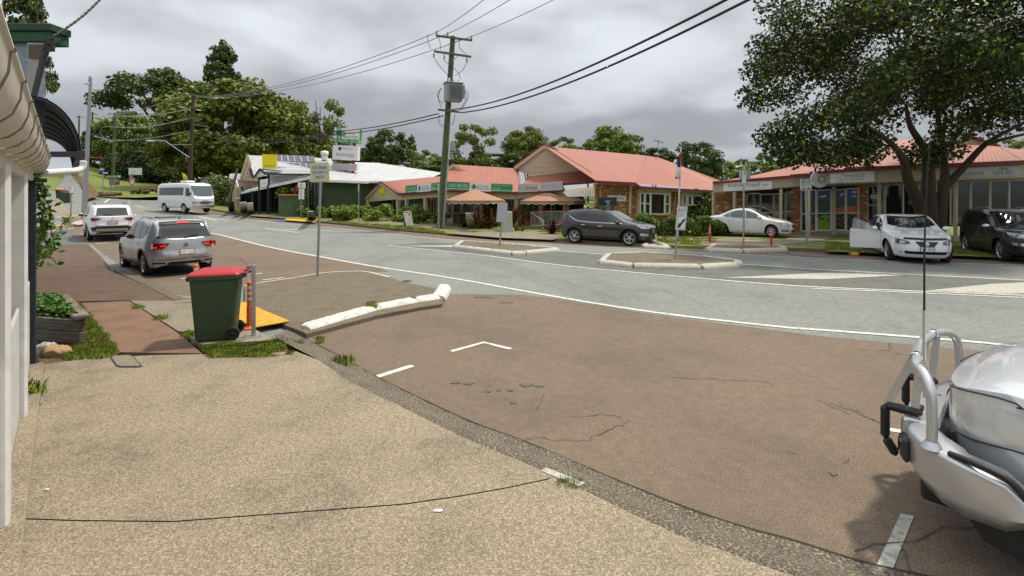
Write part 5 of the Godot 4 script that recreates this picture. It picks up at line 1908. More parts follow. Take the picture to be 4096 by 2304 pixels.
func bull_bar(c: Node3D,p: Material) -> void:
	var bb:=Node3D.new()
	bb.name = "bull_bar"
	c.add_child(bb)
	var st: Material = M.bar_steel
	for sg in [-1.0,1.0]:
		var mb:=MB.new()
		var plan:=[Vector2(2.66,0.48),Vector2(2.60,0.66),Vector2(2.52,0.80),Vector2(2.42,0.91),Vector2(2.28,0.985),Vector2(2.10,1.01),Vector2(1.93,1.015)]
		var hi:=[0.74,0.745,0.745,0.74,0.73,0.70,0.56]
		var lo:=[0.47,0.45,0.43,0.41,0.40,0.41,0.53]
		var rows:=[]
		for k in plan.size():
			var q: Vector2 = plan[k]
			var o:=V(q.x,0,sg*q.y)
			var inn:=V(-0.6,0,-sg*0.8).normalized()
			if k > 3: inn = V(0,0,-sg)
			rows.append(PackedVector3Array([o+inn*0.20+V(0,hi[k]+0.008,0),o+inn*0.035+V(0,hi[k]+0.004,0),o+inn*0.008+V(0,hi[k] - 0.010,0),o+V(0,hi[k] - 0.035,0),o+V(0,lerpf(hi[k],lo[k],0.7),0),o+inn*0.05+V(0,lo[k],0),o+inn*0.2+V(0,lo[k] - 0.01,0)]))
		mb.grid(rows,V(1,0,sg))
		part("wing",mb,st,bb,true)
		mb = MB.new()
		mb.cbox(V(2.625,0.60,sg*0.625),V(0.05,0.17,0.15),0.02,Basis(Vector3.UP,sg*-0.33))
		var lp:=part("fog_light",mb,M.dark_plastic,bb,true)
		mb = MB.new()
		mb.cbox(V(2.648,0.60,sg*0.632),V(0.02,0.11,0.09),0.015,Basis(Vector3.UP,sg*-0.33))
		part("lens",mb,M.dark_glass,lp,true)
		mb = MB.new()
		var z: float = sg*0.44
		for bar in [[V(2.60,0.74,z),V(2.56,1.19,z)],[V(2.76,0.80,z),V(2.60,1.19,z)],[V(2.60,0.78,z),V(2.76,0.80,z)]]:
			mb.bar(bar[0],bar[1],0.05,0.012,0.0,Vector3.BACK)
		part("upright",mb,st,bb,true)
		mb = MB.new()
		for seg in [[V(2.77,0.80,z),V(2.77,0.56,z)],[V(2.77,0.80,z),V(2.55,0.80,z)],[V(2.77,0.56,z),V(2.70,0.45,z)]]:
			mb.bar(seg[0],seg[1],0.055,0.075,0.02,Vector3.BACK)
		part("rubber_buffer",mb,M.black_plastic,bb,true)
		mb = MB.new()
		mb.tube(smooth([V(2.585,1.195,sg*0.42),V(2.56,1.185,sg*0.60),V(2.50,1.16,sg*0.74),V(2.46,1.08,sg*0.82),V(2.45,0.92,sg*0.85),V(2.45,0.80,sg*0.855),V(2.45,0.74,sg*0.855)],5),0.031,14)
		part("hoop",mb,st,bb,true)
		mb = MB.new()
		mb.lathe(V(2.45,0.735,sg*0.855),[Vector2(0.062,0.0),Vector2(0.05,0.02),Vector2(0.034,0.045)],14)
		part("hoop_foot",mb,st,bb,true)
		mb = MB.new()
		mb.lathe(V(2.585,1.195,sg*0.43),[Vector2(0.032,-0.03),Vector2(0.04,-0.02),Vector2(0.04,0.02),Vector2(0.032,0.03)],14,Basis(Vector3.RIGHT,V(0,0,1),Vector3.DOWN))
		part("clamp",mb,M.chrome,bb,true)
		mb = MB.new()
		mb.tube(smooth([V(2.36,0.745,sg*0.90),V(2.24,0.755,sg*0.965),V(2.10,0.73,sg*0.995),V(2.02,0.66,sg*1.0),V(1.92,0.555,sg*1.0)],4),0.02,6)
		part("rubber_strip",mb,M.black_plastic,bb,true)
	var mb:=MB.new()
	mb.tube([V(2.585,1.195,-0.44),V(2.61,1.20,-0.2),V(2.62,1.20,0.0),V(2.61,1.20,0.2),V(2.585,1.195,0.44)],0.031,14)
	part("top_bar",mb,st,bb,true)
	mb = MB.new()
	mb.cbox(V(2.56,0.62,0),V(0.22,0.28,0.98),0.02)
	part("channel",mb,st,bb,true)
	mb = MB.new()
	for q in [[2.60,-0.30],[2.52,-0.30],[2.60,0.1],[2.52,0.22],[2.60,0.3]]: mb.lathe(V(q[0],0.762,q[1]),[Vector2(0.014,0.0),Vector2(0.001,0.0005)],8)
	part("bolt_hole",mb,M.cavity,bb,true)
	mb = MB.new()
	mb.cbox(V(2.57,0.80,-0.33),V(0.03,0.035,0.09),0.008)
	part("tow_pin",mb,M.black_plastic,bb,true)
	mb = MB.new()
	mb.cbox(V(2.40,0.40,0.0),V(0.25,0.14,1.5),0.02)
	mb.slab([V(2.05,0.44,-0.93),V(2.30,0.44,-0.90),V(2.2,0.28,-0.90),V(2.02,0.24,-0.92)],V(0,0,-1),0.02)
	part("under_guard",mb,M.black_plastic,bb,true)
	var base:=V(2.52,1.02,-0.60)
	var ae:=Node3D.new()
	ae.name = "aerial"
	c.add_child(ae)
	mb = MB.new()
	for k in 12:
		var rr:=0.026*(0.75+0.35*sin(PI*(k+0.5)/12.0))
		mb.lathe(base+V(0,0.05+0.013*k,0),[Vector2(rr*0.8,0.0),Vector2(rr,0.005),Vector2(rr*0.8,0.011)],12)
	part("spring",mb,M.aerial_white,ae,true)
	mb = MB.new()
	mb.tube([base+V(0,-0.05,0),base+V(0,0.06,0)],0.008,6)
	mb.tube([base+V(0,0.2,0),base+V(0,0.55,0)],0.010,8)
	mb.bar(base+V(0.0,0.04,0.0),base+V(0.04,0.10,0.0),0.05,0.006)
	part("ferrule",mb,M.satin_alloy,ae,true)
	mb = MB.new()
	mb.tube([base+V(0,0.55,0),base+V(0.0,0.95,0.003),base+V(-0.012,1.45,0.008),base+V(-0.03,1.72,0.012)],0.0075,6,0.004)
	part("whip",mb,M.black_plastic,ae,true)

func make_silver_suv() -> void:
	var s:=Shell.new()
	s.L = 2.25; s.W = 0.92; s.sill = 0.25; s.end_r = 0.34; s.end_f = 0.26; s.bow_r = 0.10
	s.top = curve([-2.25,1.06,-2.16,1.18,-2.0,1.45,-1.86,1.60,-1.72,1.645,-1.2,1.685,-0.4,1.69,0.1,1.655,0.35,1.58,1.12,1.11,1.3,1.07,1.9,0.98,2.15,0.88,2.25,0.78])
	s.belt = curve([-2.25,1.04,-1.8,1.05,0.0,1.0,1.0,0.98,1.6,0.94,2.0,0.84,2.25,0.72])
	s.cab = curve([-2.25,0.55,-2.05,1.0,0.3,1.0,1.0,0.7,1.3,0.0])
	s.wheels = [[-1.36,0.415,0.36],[1.38,0.415,0.36]]
	var p:=car_paint("silver_paint",lin(0.50,0.52,0.545),0.55,0.34)
	var c:=build_car("parked_suv","silver hatchback SUV with its tail lights lit parked nearest the green bin","car",s,p,{
		"spokes": 5,"style": "twin","tyre": 0.36,"clad": 0.045,"sill_trim": 0.10,
		"windscreen": [0.70,1.08,0.60,0.32,0.22],"rear_window": [0.70,1.13,0.60,1.50],
		"panes": [[[0.92,1.06,0.45,1.42,-0.20,1.575],[0.92,1.045,0.45,1.05,-0.20,1.06]],[[-0.27,1.58,-0.6,1.585,-1.02,1.56],[-0.27,1.06,-0.6,1.065,-1.02,1.08]],[[-1.09,1.55,-1.35,1.53,-1.60,1.46],[-1.09,1.085,-1.35,1.11,-1.60,1.28]]],
		"frames": [[[0.97,1.06,0.43,1.455,-0.2,1.615,-1.1,1.60,-1.62,1.50],[0.92,1.06,0.45,1.425,-0.2,1.58,-1.1,1.565,-1.60,1.47]],[[0.95,1.02,0.0,1.025,-1.1,1.05],[0.95,1.045,0.0,1.05,-1.1,1.075]]],
		"trim": M.chrome,
		"seams": [[0.98,0.98,0.95,0.62,0.82,0.38],[-0.235,1.04,-0.235,0.4],[-1.06,1.06,-1.03,0.8,-0.93,0.66]],
		"handles": [[-0.05,0.93],[-0.92,0.95]],"mirror": [0.78,1.06],"mirror_m": M.black_plastic,
		"rails": [[-1.55,0.25,0.60,M.satin_alloy]],
		"patches": [
			["spoiler",M.sign_black,"R",[-0.63,1.50,0,1.53,0.63,1.50],[-0.60,1.585,0,1.61,0.60,1.585],false,0.035],
			["brake_light",M.tail_lit,"R",[-0.16,1.535,0.16,1.535],[-0.16,1.565,0.16,1.565],false,0.042],
			["sunroof",M.dark_glass,"T",[-0.75,-0.42,-0.75,0.42],[0.05,-0.40,0.05,0.40],false,0.008],
			["tail_light",M.tail_red,"R",[0.42,0.955,0.55,0.83,0.855,0.80],[0.42,0.985,0.60,0.985,0.86,1.0],true,0.016],
			["tail_light",M.tail_red,"S+",[-2.21,0.82,-1.95,0.86],[-2.21,0.99,-1.95,0.97],true,0.016],
			["tail_glow",M.tail_lit,"R",[0.50,0.905,0.62,0.89],[0.50,0.925,0.62,0.912],true,0.021],
			["tail_glow",M.tail_lit,"R",[0.68,0.855,0.80,0.845,0.82,0.91],[0.68,0.88,0.785,0.87,0.80,0.92],true,0.021],
			["tailgate_recess",p,"R",[-0.5,0.845,0.5,0.845],[-0.36,0.60,0.36,0.60],false,0.004],
			["tailgate_seam",M.cavity,"R",[-0.60,0.83,-0.60,0.62,-0.42,0.545,0.42,0.545,0.60,0.62,0.60,0.83],[-0.594,0.83,-0.594,0.625,-0.42,0.551,0.42,0.551,0.594,0.625,0.594,0.83],false,0.005,30],
			["reflector",M.tail_red,"R",[-0.78,0.495,0,0.49,0.78,0.495],[-0.78,0.515,0,0.51,0.78,0.515],false,0.012],
			["diffuser",M.black_plastic,"R",[-0.52,0.345,0.52,0.345],[-0.40,0.425,0.40,0.425],false,0.012],
			["tail_pipe",M.chrome,"R",[0.46,0.36,0.82,0.375],[0.50,0.435,0.82,0.44],true,0.014],
			["tail_pipe_core",M.cavity,"R",[0.50,0.374,0.80,0.387],[0.53,0.421,0.80,0.427],true,0.02]]})
	var mb:=MB.new()
	var e:=s.rear(0,0.93,0.014)
	ring(mb,e,V(0,0,1),Vector3.UP,0.055,0.006)
	for q in [[-0.035,0.04,-0.012,-0.04],[-0.012,-0.04,0.0,0.0],[0.0,0.0,0.012,-0.04],[0.012,-0.04,0.035,0.04]]:
		mb.tube([e+V(0,q[1],q[0]),e+V(0,q[3],q[2])],0.005,4)
	part("emblem",mb,M.black_alloy,c,true)
	mb = MB.new()
	mb.tube([s.rear(-0.02,1.13,0.03),s.rear(0.16,1.17,0.035),s.rear(0.36,1.2,0.03)],0.014,5)
	part("rear_wiper",mb,M.black_plastic,c,true)
	mb = MB.new()
	mb.lathe(s.roof(-1.62,0.0),[Vector2(0.05,0),Vector2(0.02,0.03),Vector2(0.008,0.075),Vector2(0.001,0.08)],8)
	part("antenna",mb,M.black_plastic,c,true)
	number_plate(c,s,"R",0.03,0.715,"840·KG8",M.plate_maroon)
	place(c,V(-10.92,0.01,-15.75),-0.75,0.66)
	c.scale = V(0.92,0.97,0.95)

func make_white_suv() -> void:
	var s:=Shell.new()
	s.L = 2.3; s.W = 0.93; s.sill = 0.28; s.end_r = 0.42; s.end_f = 0.3; s.bow_r = 0.08; s.p = 6.0
	s.top = curve([-2.3,1.10,-2.2,1.2,-2.0,1.5,-1.88,1.62,-1.7,1.66,-1.0,1.70,-0.3,1.70,0.15,1.65,0.4,1.57,1.1,1.14,1.3,1.1,1.95,1.02,2.2,0.9,2.3,0.8])
	s.belt = curve([-2.3,1.08,-1.8,1.08,0.0,1.03,1.0,1.0,1.7,0.97,2.1,0.88,2.3,0.74])
	s.cab = curve([-2.3,0.5,-2.05,1.0,0.3,1.0,1.0,0.7,1.3,0.0])
	s.wheels = [[-1.35,0.42,0.36],[1.35,0.42,0.36]]
	var p:=car_paint("white_car_paint",lin(0.70,0.71,0.72),0.0,0.4)
	M.white_car = p
	var c:=build_car("parked_suv","white hatchback SUV with dark lower bumper parked ahead of the silver one","car",s,p,{
		"spokes": 5,"clad": 0.06,"sill_trim": 0.16,"windscreen": [0.72,1.06,0.62,0.34,0.22],"rear_window": [0.62,1.17,0.56,1.52],
		"panes": [[[0.92,1.09,0.45,1.43,-0.20,1.58],[0.92,1.07,0.45,1.08,-0.20,1.09]],[[-0.27,1.585,-0.6,1.585,-1.02,1.55],[-0.27,1.09,-0.6,1.1,-1.02,1.12]],[[-1.09,1.54,-1.3,1.5,-1.52,1.42],[-1.09,1.125,-1.3,1.16,-1.52,1.3]]],
		"seams": [[-0.235,1.06,-0.235,0.45],[0.95,1.0,0.85,0.45]],"handles": [[-0.05,0.97],[-0.92,0.98]],"mirror": [0.78,1.1],"rails": [[-1.5,0.3,0.58,M.black_plastic]],
		"patches": [
			["tail_light",M.tail_red,"R",[0.44,1.02,0.62,0.94,0.88,0.92],[0.44,1.055,0.64,1.07,0.88,1.08],true,0.02],
			["tail_light",M.tail_red,"S+",[-2.25,0.94,-1.95,1.0],[-2.25,1.08,-1.95,1.06],true,0.016],
			["bumper_cladding",M.dark_plastic,"R",[-0.86,0.43,0.86,0.43],[-0.86,0.60,-0.55,0.70,0.55,0.70,0.86,0.60],false,0.016],
			["skid_plate",M.satin_alloy,"R",[-0.62,0.46,0.62,0.46],[-0.58,0.57,0.58,0.57],false,0.026],
			["reflector",M.tail_red,"R",[0.45,0.61,0.72,0.61],[0.45,0.63,0.72,0.63],true,0.022],
			["emblem",M.chrome,"R",[-0.05,1.03,0.05,1.03],[-0.04,1.075,0.04,1.075],false,0.012],
			["tailgate_seam",M.cavity,"R",[-0.63,0.92,-0.60,0.72,0.60,0.72,0.63,0.92],[-0.622,0.92,-0.592,0.728,0.592,0.728,0.622,0.92],false,0.005,30]]})
	number_plate(c,s,"R",0.0,0.86,"619·JX3",M.plate_maroon)
	var mb:=MB.new()
	mb.tube([s.rear(-0.05,1.19,0.03),s.rear(-0.36,1.22,0.03)],0.014,5)
	part("rear_wiper",mb,M.black_plastic,c,true)
	place(c,on_ground(V(-20.0,0,-24.8),0.0),-0.68,0.73)
	c.scale = V(1,1,0.95)

func make_grey_suv() -> void:
	var s:=Shell.new()
	s.L = 2.24; s.W = 0.925; s.sill = 0.24; s.end_f = 0.22; s.bow_f = 0.2; s.p = 6.0; s.taper = 0.07
	s.top = curve([-2.24,1.02,-2.15,1.14,-1.95,1.42,-1.78,1.56,-1.5,1.61,-0.8,1.65,-0.2,1.65,0.2,1.6,0.42,1.53,1.2,1.10,1.4,1.06,1.9,0.97,2.12,0.88,2.24,0.80])
	s.belt = curve([-2.24,1.0,-1.7,1.05,0.0,0.98,1.0,0.95,1.6,0.93,2.0,0.86,2.24,0.74])
	s.cab = curve([-2.24,0.5,-2.0,1.0,0.35,1.0,1.1,0.7,1.4,0.0])
	s.wheels = [[-1.33,0.43,0.36],[1.34,0.43,0.36]]
	var p:=car_paint("graphite_paint",lin(0.042,0.038,0.037),0.45,0.3)
	var c:=build_car("parked_suv","dark grey SUV with roof bars stopped side-on at the far kerb","car",s,p,{
		"spokes": 5,"style": "twin","clad": 0.055,"sill_trim": 0.13,"screen": M.pale_glass,"windscreen": [0.72,1.18,0.62,0.38,0.26],"rear_window": [0.6,1.1,0.5,1.42],
		"panes": [[[1.0,1.035,0.5,1.37,-0.15,1.53],[1.0,1.02,0.5,1.03,-0.15,1.04]],[[-0.22,1.535,-0.6,1.53,-1.02,1.47],[-0.22,1.045,-0.6,1.06,-1.02,1.09]],[[-1.09,1.46,-1.3,1.42,-1.55,1.32],[-1.09,1.1,-1.3,1.15,-1.55,1.29]]],
		"frames": [[[-0.2,1.01,-0.6,1.025,-1.1,1.065,-1.35,1.13,-1.66,1.33],[-0.2,1.035,-0.6,1.05,-1.1,1.09,-1.33,1.155,-1.60,1.32]],[[1.0,0.995,-0.2,1.01],[1.0,1.02,-0.2,1.035]]],"trim": M.chrome,
		"seams": [[1.0,0.97,1.0,0.62,0.86,0.4],[-0.185,1.02,-0.185,0.38],[-1.06,1.05,-1.0,0.8,-0.9,0.66]],
		"handles": [[-0.02,0.86],[-0.86,0.90]],"handle_m": M.chrome,"mirror": [0.82,1.03],
		"rails": [[-1.35,0.2,0.62,M.black_plastic]],
		"patches": [
			["head_light",M.head_lamp,"F",[0.50,0.80,0.70,0.78,0.83,0.82],[0.50,0.86,0.70,0.88,0.82,0.92],true,0.012],
			["head_light",M.head_lamp,"S+",[2.02,0.80,1.72,0.87],[2.02,0.89,1.66,0.92],true,0.012],
			["grille",M.grille,"F",[-0.40,0.52,0,0.51,0.40,0.52],[-0.50,0.82,0,0.83,0.50,0.82],false,0.012],
			["grille_bar",M.chrome,"F",[-0.46,0.755,0.46,0.755],[-0.46,0.78,0.46,0.78],false,0.024],
			["grille_bar",M.chrome,"F",[-0.43,0.69,0.43,0.69],[-0.43,0.715,0.43,0.715],false,0.024],
			["grille_bar",M.chrome,"F",[-0.40,0.625,0.40,0.625],[-0.40,0.65,0.40,0.65],false,0.024],
			["grille_bar",M.chrome,"F",[-0.37,0.56,0.37,0.56],[-0.37,0.585,0.37,0.585],false,0.024],
			["emblem",M.chrome,"F",[-0.07,0.725,0.07,0.725],[-0.07,0.80,0.07,0.80],false,0.032],
			["fog_light",M.head_lamp,"F",[0.60,0.46,0.80,0.48],[0.58,0.56,0.80,0.60],true,0.012],
			["lower_bumper",M.dark_plastic,"F",[-0.72,0.24,0.72,0.24],[-0.62,0.40,0.62,0.40],false,0.012],
			["skid_plate",M.satin_alloy,"F",[-0.40,0.27,0.40,0.27],[-0.36,0.30,0.36,0.30],false,0.02],
			["tail_light",M.tail_red,"S+",[-2.2,0.88,-1.88,0.94],[-2.2,1.03,-1.92,1.05],true,0.014],
			["tail_light",M.tail_red,"R",[0.5,0.9,0.86,0.88],[0.5,1.0,0.86,1.03],true,0.014]]})
	number_plate(c,s,"F",0.0,0.46,"791·EJZ",M.plate_maroon)
	for x in [-0.75,0.05]:
		var mb:=MB.new()
		var pts:=[]
		for k in 9: pts.append(V(x,1.735+0.03*sin(PI*k/8.0),-0.66+1.32*k/8.0))
		mb.tube(pts,0.022,6)
		for sg in [-1.0,1.0]: mb.cbox(V(x,1.70,0.62*sg),V(0.12,0.10,0.07),0.02)
		part("roof_bar",mb,M.black_plastic,c,true)
	place(c,(V(2.76,0,-23.69)+V(5.01,0,-22.78))*0.5+V(0.68,0.0,-0.72),0.86,-0.51)

func sedan_shell() -> Shell:
	var s:=Shell.new()
	s.L = 2.36; s.W = 0.90; s.sill = 0.2; s.end_f = 0.2; s.end_r = 0.24; s.bow_f = 0.22; s.bow_r = 0.12; s.p = 5.5; s.taper = 0.09
	s.top = curve([-2.36,0.92,-2.25,0.99,-1.8,1.04,-1.6,1.06,-0.85,1.36,-0.55,1.42,-0.1,1.435,0.2,1.40,0.42,1.33,1.1,0.97,1.3,0.94,1.9,0.84,2.2,0.74,2.36,0.66])
	s.belt = curve([-2.36,0.86,-1.8,0.94,0.0,0.89,0.9,0.87,1.5,0.82,2.0,0.73,2.36,0.60])
	s.cab = curve([-2.36,0.0,-1.75,0.1,-1.2,0.85,-0.8,1.0,0.3,1.0,0.9,0.75,1.25,0.0])
	s.wheels = [[-1.33,0.37,0.315],[1.36,0.37,0.315]]
	return s

func make_white_sedan() -> void:
	var s:=sedan_shell()
	var c:=build_car("parked_sedan","white sedan parked side-on in front of the member's office","car",s,M.white_car,{
		"spokes": 7,"style": "slim","screen": M.pale_glass,"windscreen": [0.68,1.06,0.58,0.36,0.24],"rear_window": [0.55,1.08,0.5,1.36],"glass": M.pale_glass,
		"panes": [[[0.85,0.95,0.5,1.18,0.0,1.34],[0.85,0.93,0.5,0.93,0.0,0.935]],[[-0.06,1.345,-0.45,1.335,-0.9,1.22],[-0.06,0.935,-0.45,0.945,-0.9,0.965]],[[-0.95,1.2,-1.1,1.14,-1.28,1.04],[-0.95,0.97,-1.1,0.975,-1.28,1.01]]],
		"seams": [[0.92,0.86,0.88,0.5,0.8,0.32],[-0.03,0.92,-0.05,0.32],[-0.98,0.94,-0.95,0.62]],
		"handles": [[0.12,0.79],[-0.78,0.81]],"mirror": [0.74,0.95],
		"patches": [
			["head_light",M.head_lamp,"F",[0.46,0.60,0.62,0.58,0.80,0.62],[0.46,0.655,0.62,0.67,0.80,0.70],true,0.010],
			["head_light",M.head_lamp,"S+",[2.10,0.60,1.80,0.68],[2.10,0.70,1.76,0.72],true,0.010],
			["grille",M.grille,"F",[-0.28,0.52,0.28,0.52],[-0.34,0.64,0.34,0.64],false,0.010],
			["air_intake",M.cavity,"F",[-0.40,0.28,0.40,0.28],[-0.36,0.38,0.36,0.38],false,0.010],
			["fog_light",M.dark_plastic,"F",[0.54,0.30,0.74,0.32],[0.54,0.38,0.76,0.39],true,0.010],
			["tail_light",M.tail_red,"S+",[-2.22,0.72,-1.95,0.8],[-2.22,0.87,-1.95,0.88],true,0.012]]})
	number_plate(c,s,"F",0.0,0.42,"483·KAM",M.plate_black)
	place(c,(V(10.86,0.14,-25.93)+V(13.23,0.14,-26.05))*0.5+V(0.6,0,-0.70),0.80,-0.60)
	c.scale = V(0.87,1.02,0.95)

func make_open_door_sedan() -> void:
	var s:=sedan_shell()
	s.L = 2.42; s.W = 0.94; s.top = curve([-2.42,0.98,-2.3,1.05,-1.8,1.10,-1.6,1.12,-0.85,1.40,-0.55,1.46,-0.1,1.475,0.2,1.44,0.42,1.37,1.12,1.03,1.3,1.0,1.95,0.90,2.25,0.80,2.42,0.70])
	s.belt = curve([-2.42,0.92,-1.8,1.0,0.0,0.95,0.9,0.93,1.5,0.88,2.0,0.79,2.42,0.64])
	s.wheels = [[-1.4,0.39,0.335],[1.47,0.39,0.335]]
	var c:=build_car("parked_sedan","white sedan with its driver's door open, backed to the kerb under the big tree","car",s,M.white_car,{
		"spokes": 5,"style": "twin","open": "S+","windscreen": [0.72,1.10,0.60,0.36,0.26],"rear_window": [0.55,1.14,0.5,1.38],
		"panes": [[[0.88,1.0,0.5,1.22,0.0,1.38],[0.88,0.98,0.5,0.985,0.0,0.99],1],[[-0.06,1.385,-0.45,1.375,-0.95,1.26],[-0.06,0.99,-0.45,1.0,-0.95,1.02]]],
		"seams": [[0.95,0.92,0.92,0.5,0.84,0.32],[-0.03,0.96,-0.05,0.32]],
		"handles": [[-0.82,0.86]],"mirror": [0.78,1.0],
		"patches": [
			["head_light",M.dark_lamp,"F",[0.44,0.62,0.62,0.60,0.84,0.63],[0.46,0.70,0.62,0.74,0.84,0.77],true,0.010],
			["head_light",M.dark_lamp,"S+",[2.16,0.64,1.95,0.72],[2.16,0.76,1.92,0.77],true,0.010],
			["head_lamp_lens",M.head_lamp,"F",[0.56,0.63,0.68,0.63],[0.56,0.71,0.68,0.71],true,0.014],
			["grille",M.grille,"F",[-0.20,0.56,0,0.54,0.20,0.56],[-0.32,0.70,0,0.71,0.32,0.70],false,0.012],
			["air_intake",M.cavity,"F",[-0.56,0.31,0.56,0.31],[-0.58,0.40,0.58,0.40],false,0.010],
			["fog_light",M.head_lamp,"F",[0.62,0.33,0.68,0.33],[0.62,0.39,0.68,0.39],true,0.016],
			["bonnet_protector",M.black_plastic,"F",[-0.60,0.755,0,0.735,0.60,0.755],[-0.58,0.80,0,0.785,0.58,0.80],false,0.03],
			["doorway",M.cavity,"S+",[0.86,0.99,0.5,1.25,0.02,1.40],[0.84,0.34,0.4,0.30,-0.02,0.32],false,0.006]]})
	var mb:=MB.new()
	var e:=s.front(0.0,0.63,0.02)
	ring(mb,e,V(0,0,1),Vector3.UP,0.06,0.012)
	mb.blob(e,V(0.01,0.045,0.045),3,0.2,6)
	part("emblem",mb,M.chrome,c,true)
	number_plate(c,s,"F",0.0,0.47,"888·MYA",M.plate_maroon)
	var hinge:=s.side(0.90,0.5,1.0,0.0)
	var door:=Node3D.new()
	door.name = "open_door"
	c.add_child(door)
	door.set_meta("label","driver's door standing wide open")
	door.position = hinge
	door.rotation.y = deg_to_rad(62.0)
	mb = MB.new()
	var low:=[V(0.02,-0.16,0),V(-0.98,-0.20,0),V(-1.0,0.10,0.02),V(-0.98,0.47,0),V(0.0,0.42,0)]
	low.reverse()
	mb.slab(low,V(0,0,1),0.10)
	part("door_panel",mb,M.white_car,door,true)
	mb = MB.new()
	var frame:=[V(0.0,0.44,-0.04),V(-0.40,0.70,-0.11),V(-0.86,0.87,-0.16),V(-0.95,0.80,-0.15),V(-0.96,0.47,-0.05)]
	mb.tube(frame,0.022,6)
	part("window_frame",mb,M.black_plastic,door,true)
	mb = MB.new()
	mb.poly([V(-0.96,0.47,-0.06),V(-0.04,0.44,-0.05),V(-0.40,0.69,-0.11),V(-0.86,0.86,-0.16),V(-0.95,0.80,-0.15)],V(0,0.25,1).normalized())
	part("window_pane",mb,M.clear_glass,door,true)
	mb = MB.new()
	mb.cbox(V(-0.80,0.36,0.012),V(0.22,0.03,0.03),0.01)
	part("door_handle",mb,M.white_car,door,true)
	mb = MB.new()
	mb.blob(V(-0.14,0.52,0.12),V(0.085,0.075,0.13),6,0.06,8)
	part("mirror",mb,M.white_car,door,true)
	place(c,V(14.7,0.005,-18.8),-0.40,-0.92)
	c.scale = V(1.0,1.08,0.97)

func make_black_suv() -> void:
	var s:=Shell.new()
	s.L = 2.31; s.W = 0.91; s.sill = 0.28; s.end_f = 0.28; s.bow_f = 0.18; s.p = 6.0
	s.top = curve([-2.31,1.10,-2.2,1.2,-2.0,1.5,-1.86,1.63,-1.6,1.67,-0.8,1.70,-0.2,1.70,0.2,1.65,0.42,1.58,1.1,1.16,1.3,1.12,1.9,1.05,2.15,0.95,2.31,0.84])
	s.belt = curve([-2.31,1.06,-1.8,1.07,0.0,1.03,1.0,1.0,1.6,0.99,2.05,0.9,2.31,0.76])
	s.cab = curve([-2.31,0.5,-2.05,1.0,0.35,1.0,1.0,0.7,1.3,0.0])
	s.wheels = [[-1.32,0.43,0.365],[1.35,0.43,0.365]]
	var p:=car_paint("black_paint",lin(0.012,0.013,0.016),0.2,0.25)
	var c:=build_car("parked_suv","black SUV with silver roof rails parked beyond the big tree trunk","car",s,p,{
		"spokes": 5,"style": "turbine","clad": 0.06,"sill_trim": 0.16,"windscreen": [0.72,1.06,0.62,0.36,0.22],"rear_window": [0.6,1.16,0.54,1.5],
		"panes": [[[0.92,1.08,0.45,1.43,-0.15,1.58],[0.92,1.06,0.45,1.075,-0.15,1.085]],[[-0.22,1.585,-0.6,1.585,-1.02,1.55],[-0.22,1.085,-0.6,1.095,-1.02,1.11]],[[-1.09,1.54,-1.35,1.5,-1.62,1.42],[-1.09,1.115,-1.35,1.16,-1.62,1.34]]],
		"frames": [[[0.95,1.045,-0.2,1.065,-1.1,1.09,-1.4,1.15,-1.7,1.38],[0.95,1.06,-0.2,1.08,-1.1,1.107,-1.38,1.165,-1.66,1.38]]],"trim": M.chrome,
		"seams": [[0.96,1.02,0.9,0.45],[-0.185,1.06,-0.185,0.42]],"handles": [[-0.02,0.93],[-0.86,0.95]],"mirror": [0.78,1.09],"mirror_m": M.satin_alloy,"rails": [[-1.5,0.3,0.6,M.satin_alloy]],
		"patches": [
			["head_light",M.head_lamp,"F",[0.46,0.82,0.82,0.82],[0.46,0.90,0.82,0.96],true,0.012],
			["head_light",M.head_lamp,"S+",[2.1,0.84,1.8,0.9],[2.1,0.96,1.74,0.99],true,0.012],
			["grille",M.grille,"F",[-0.40,0.58,0.40,0.58],[-0.44,0.88,0.44,0.88],false,0.012],
			["fog_light",M.chrome,"F",[0.56,0.56,0.82,0.58],[0.56,0.66,0.84,0.68],true,0.014],
			["tail_light",M.tail_red,"S+",[-2.25,0.95,-1.95,1.0],[-2.25,1.08,-1.95,1.08],true,0.014]]})
	place(c,V(18.35,0.005,-18.4),-0.38,-0.92)
	c.scale = V(1.0,1.06,1.0)

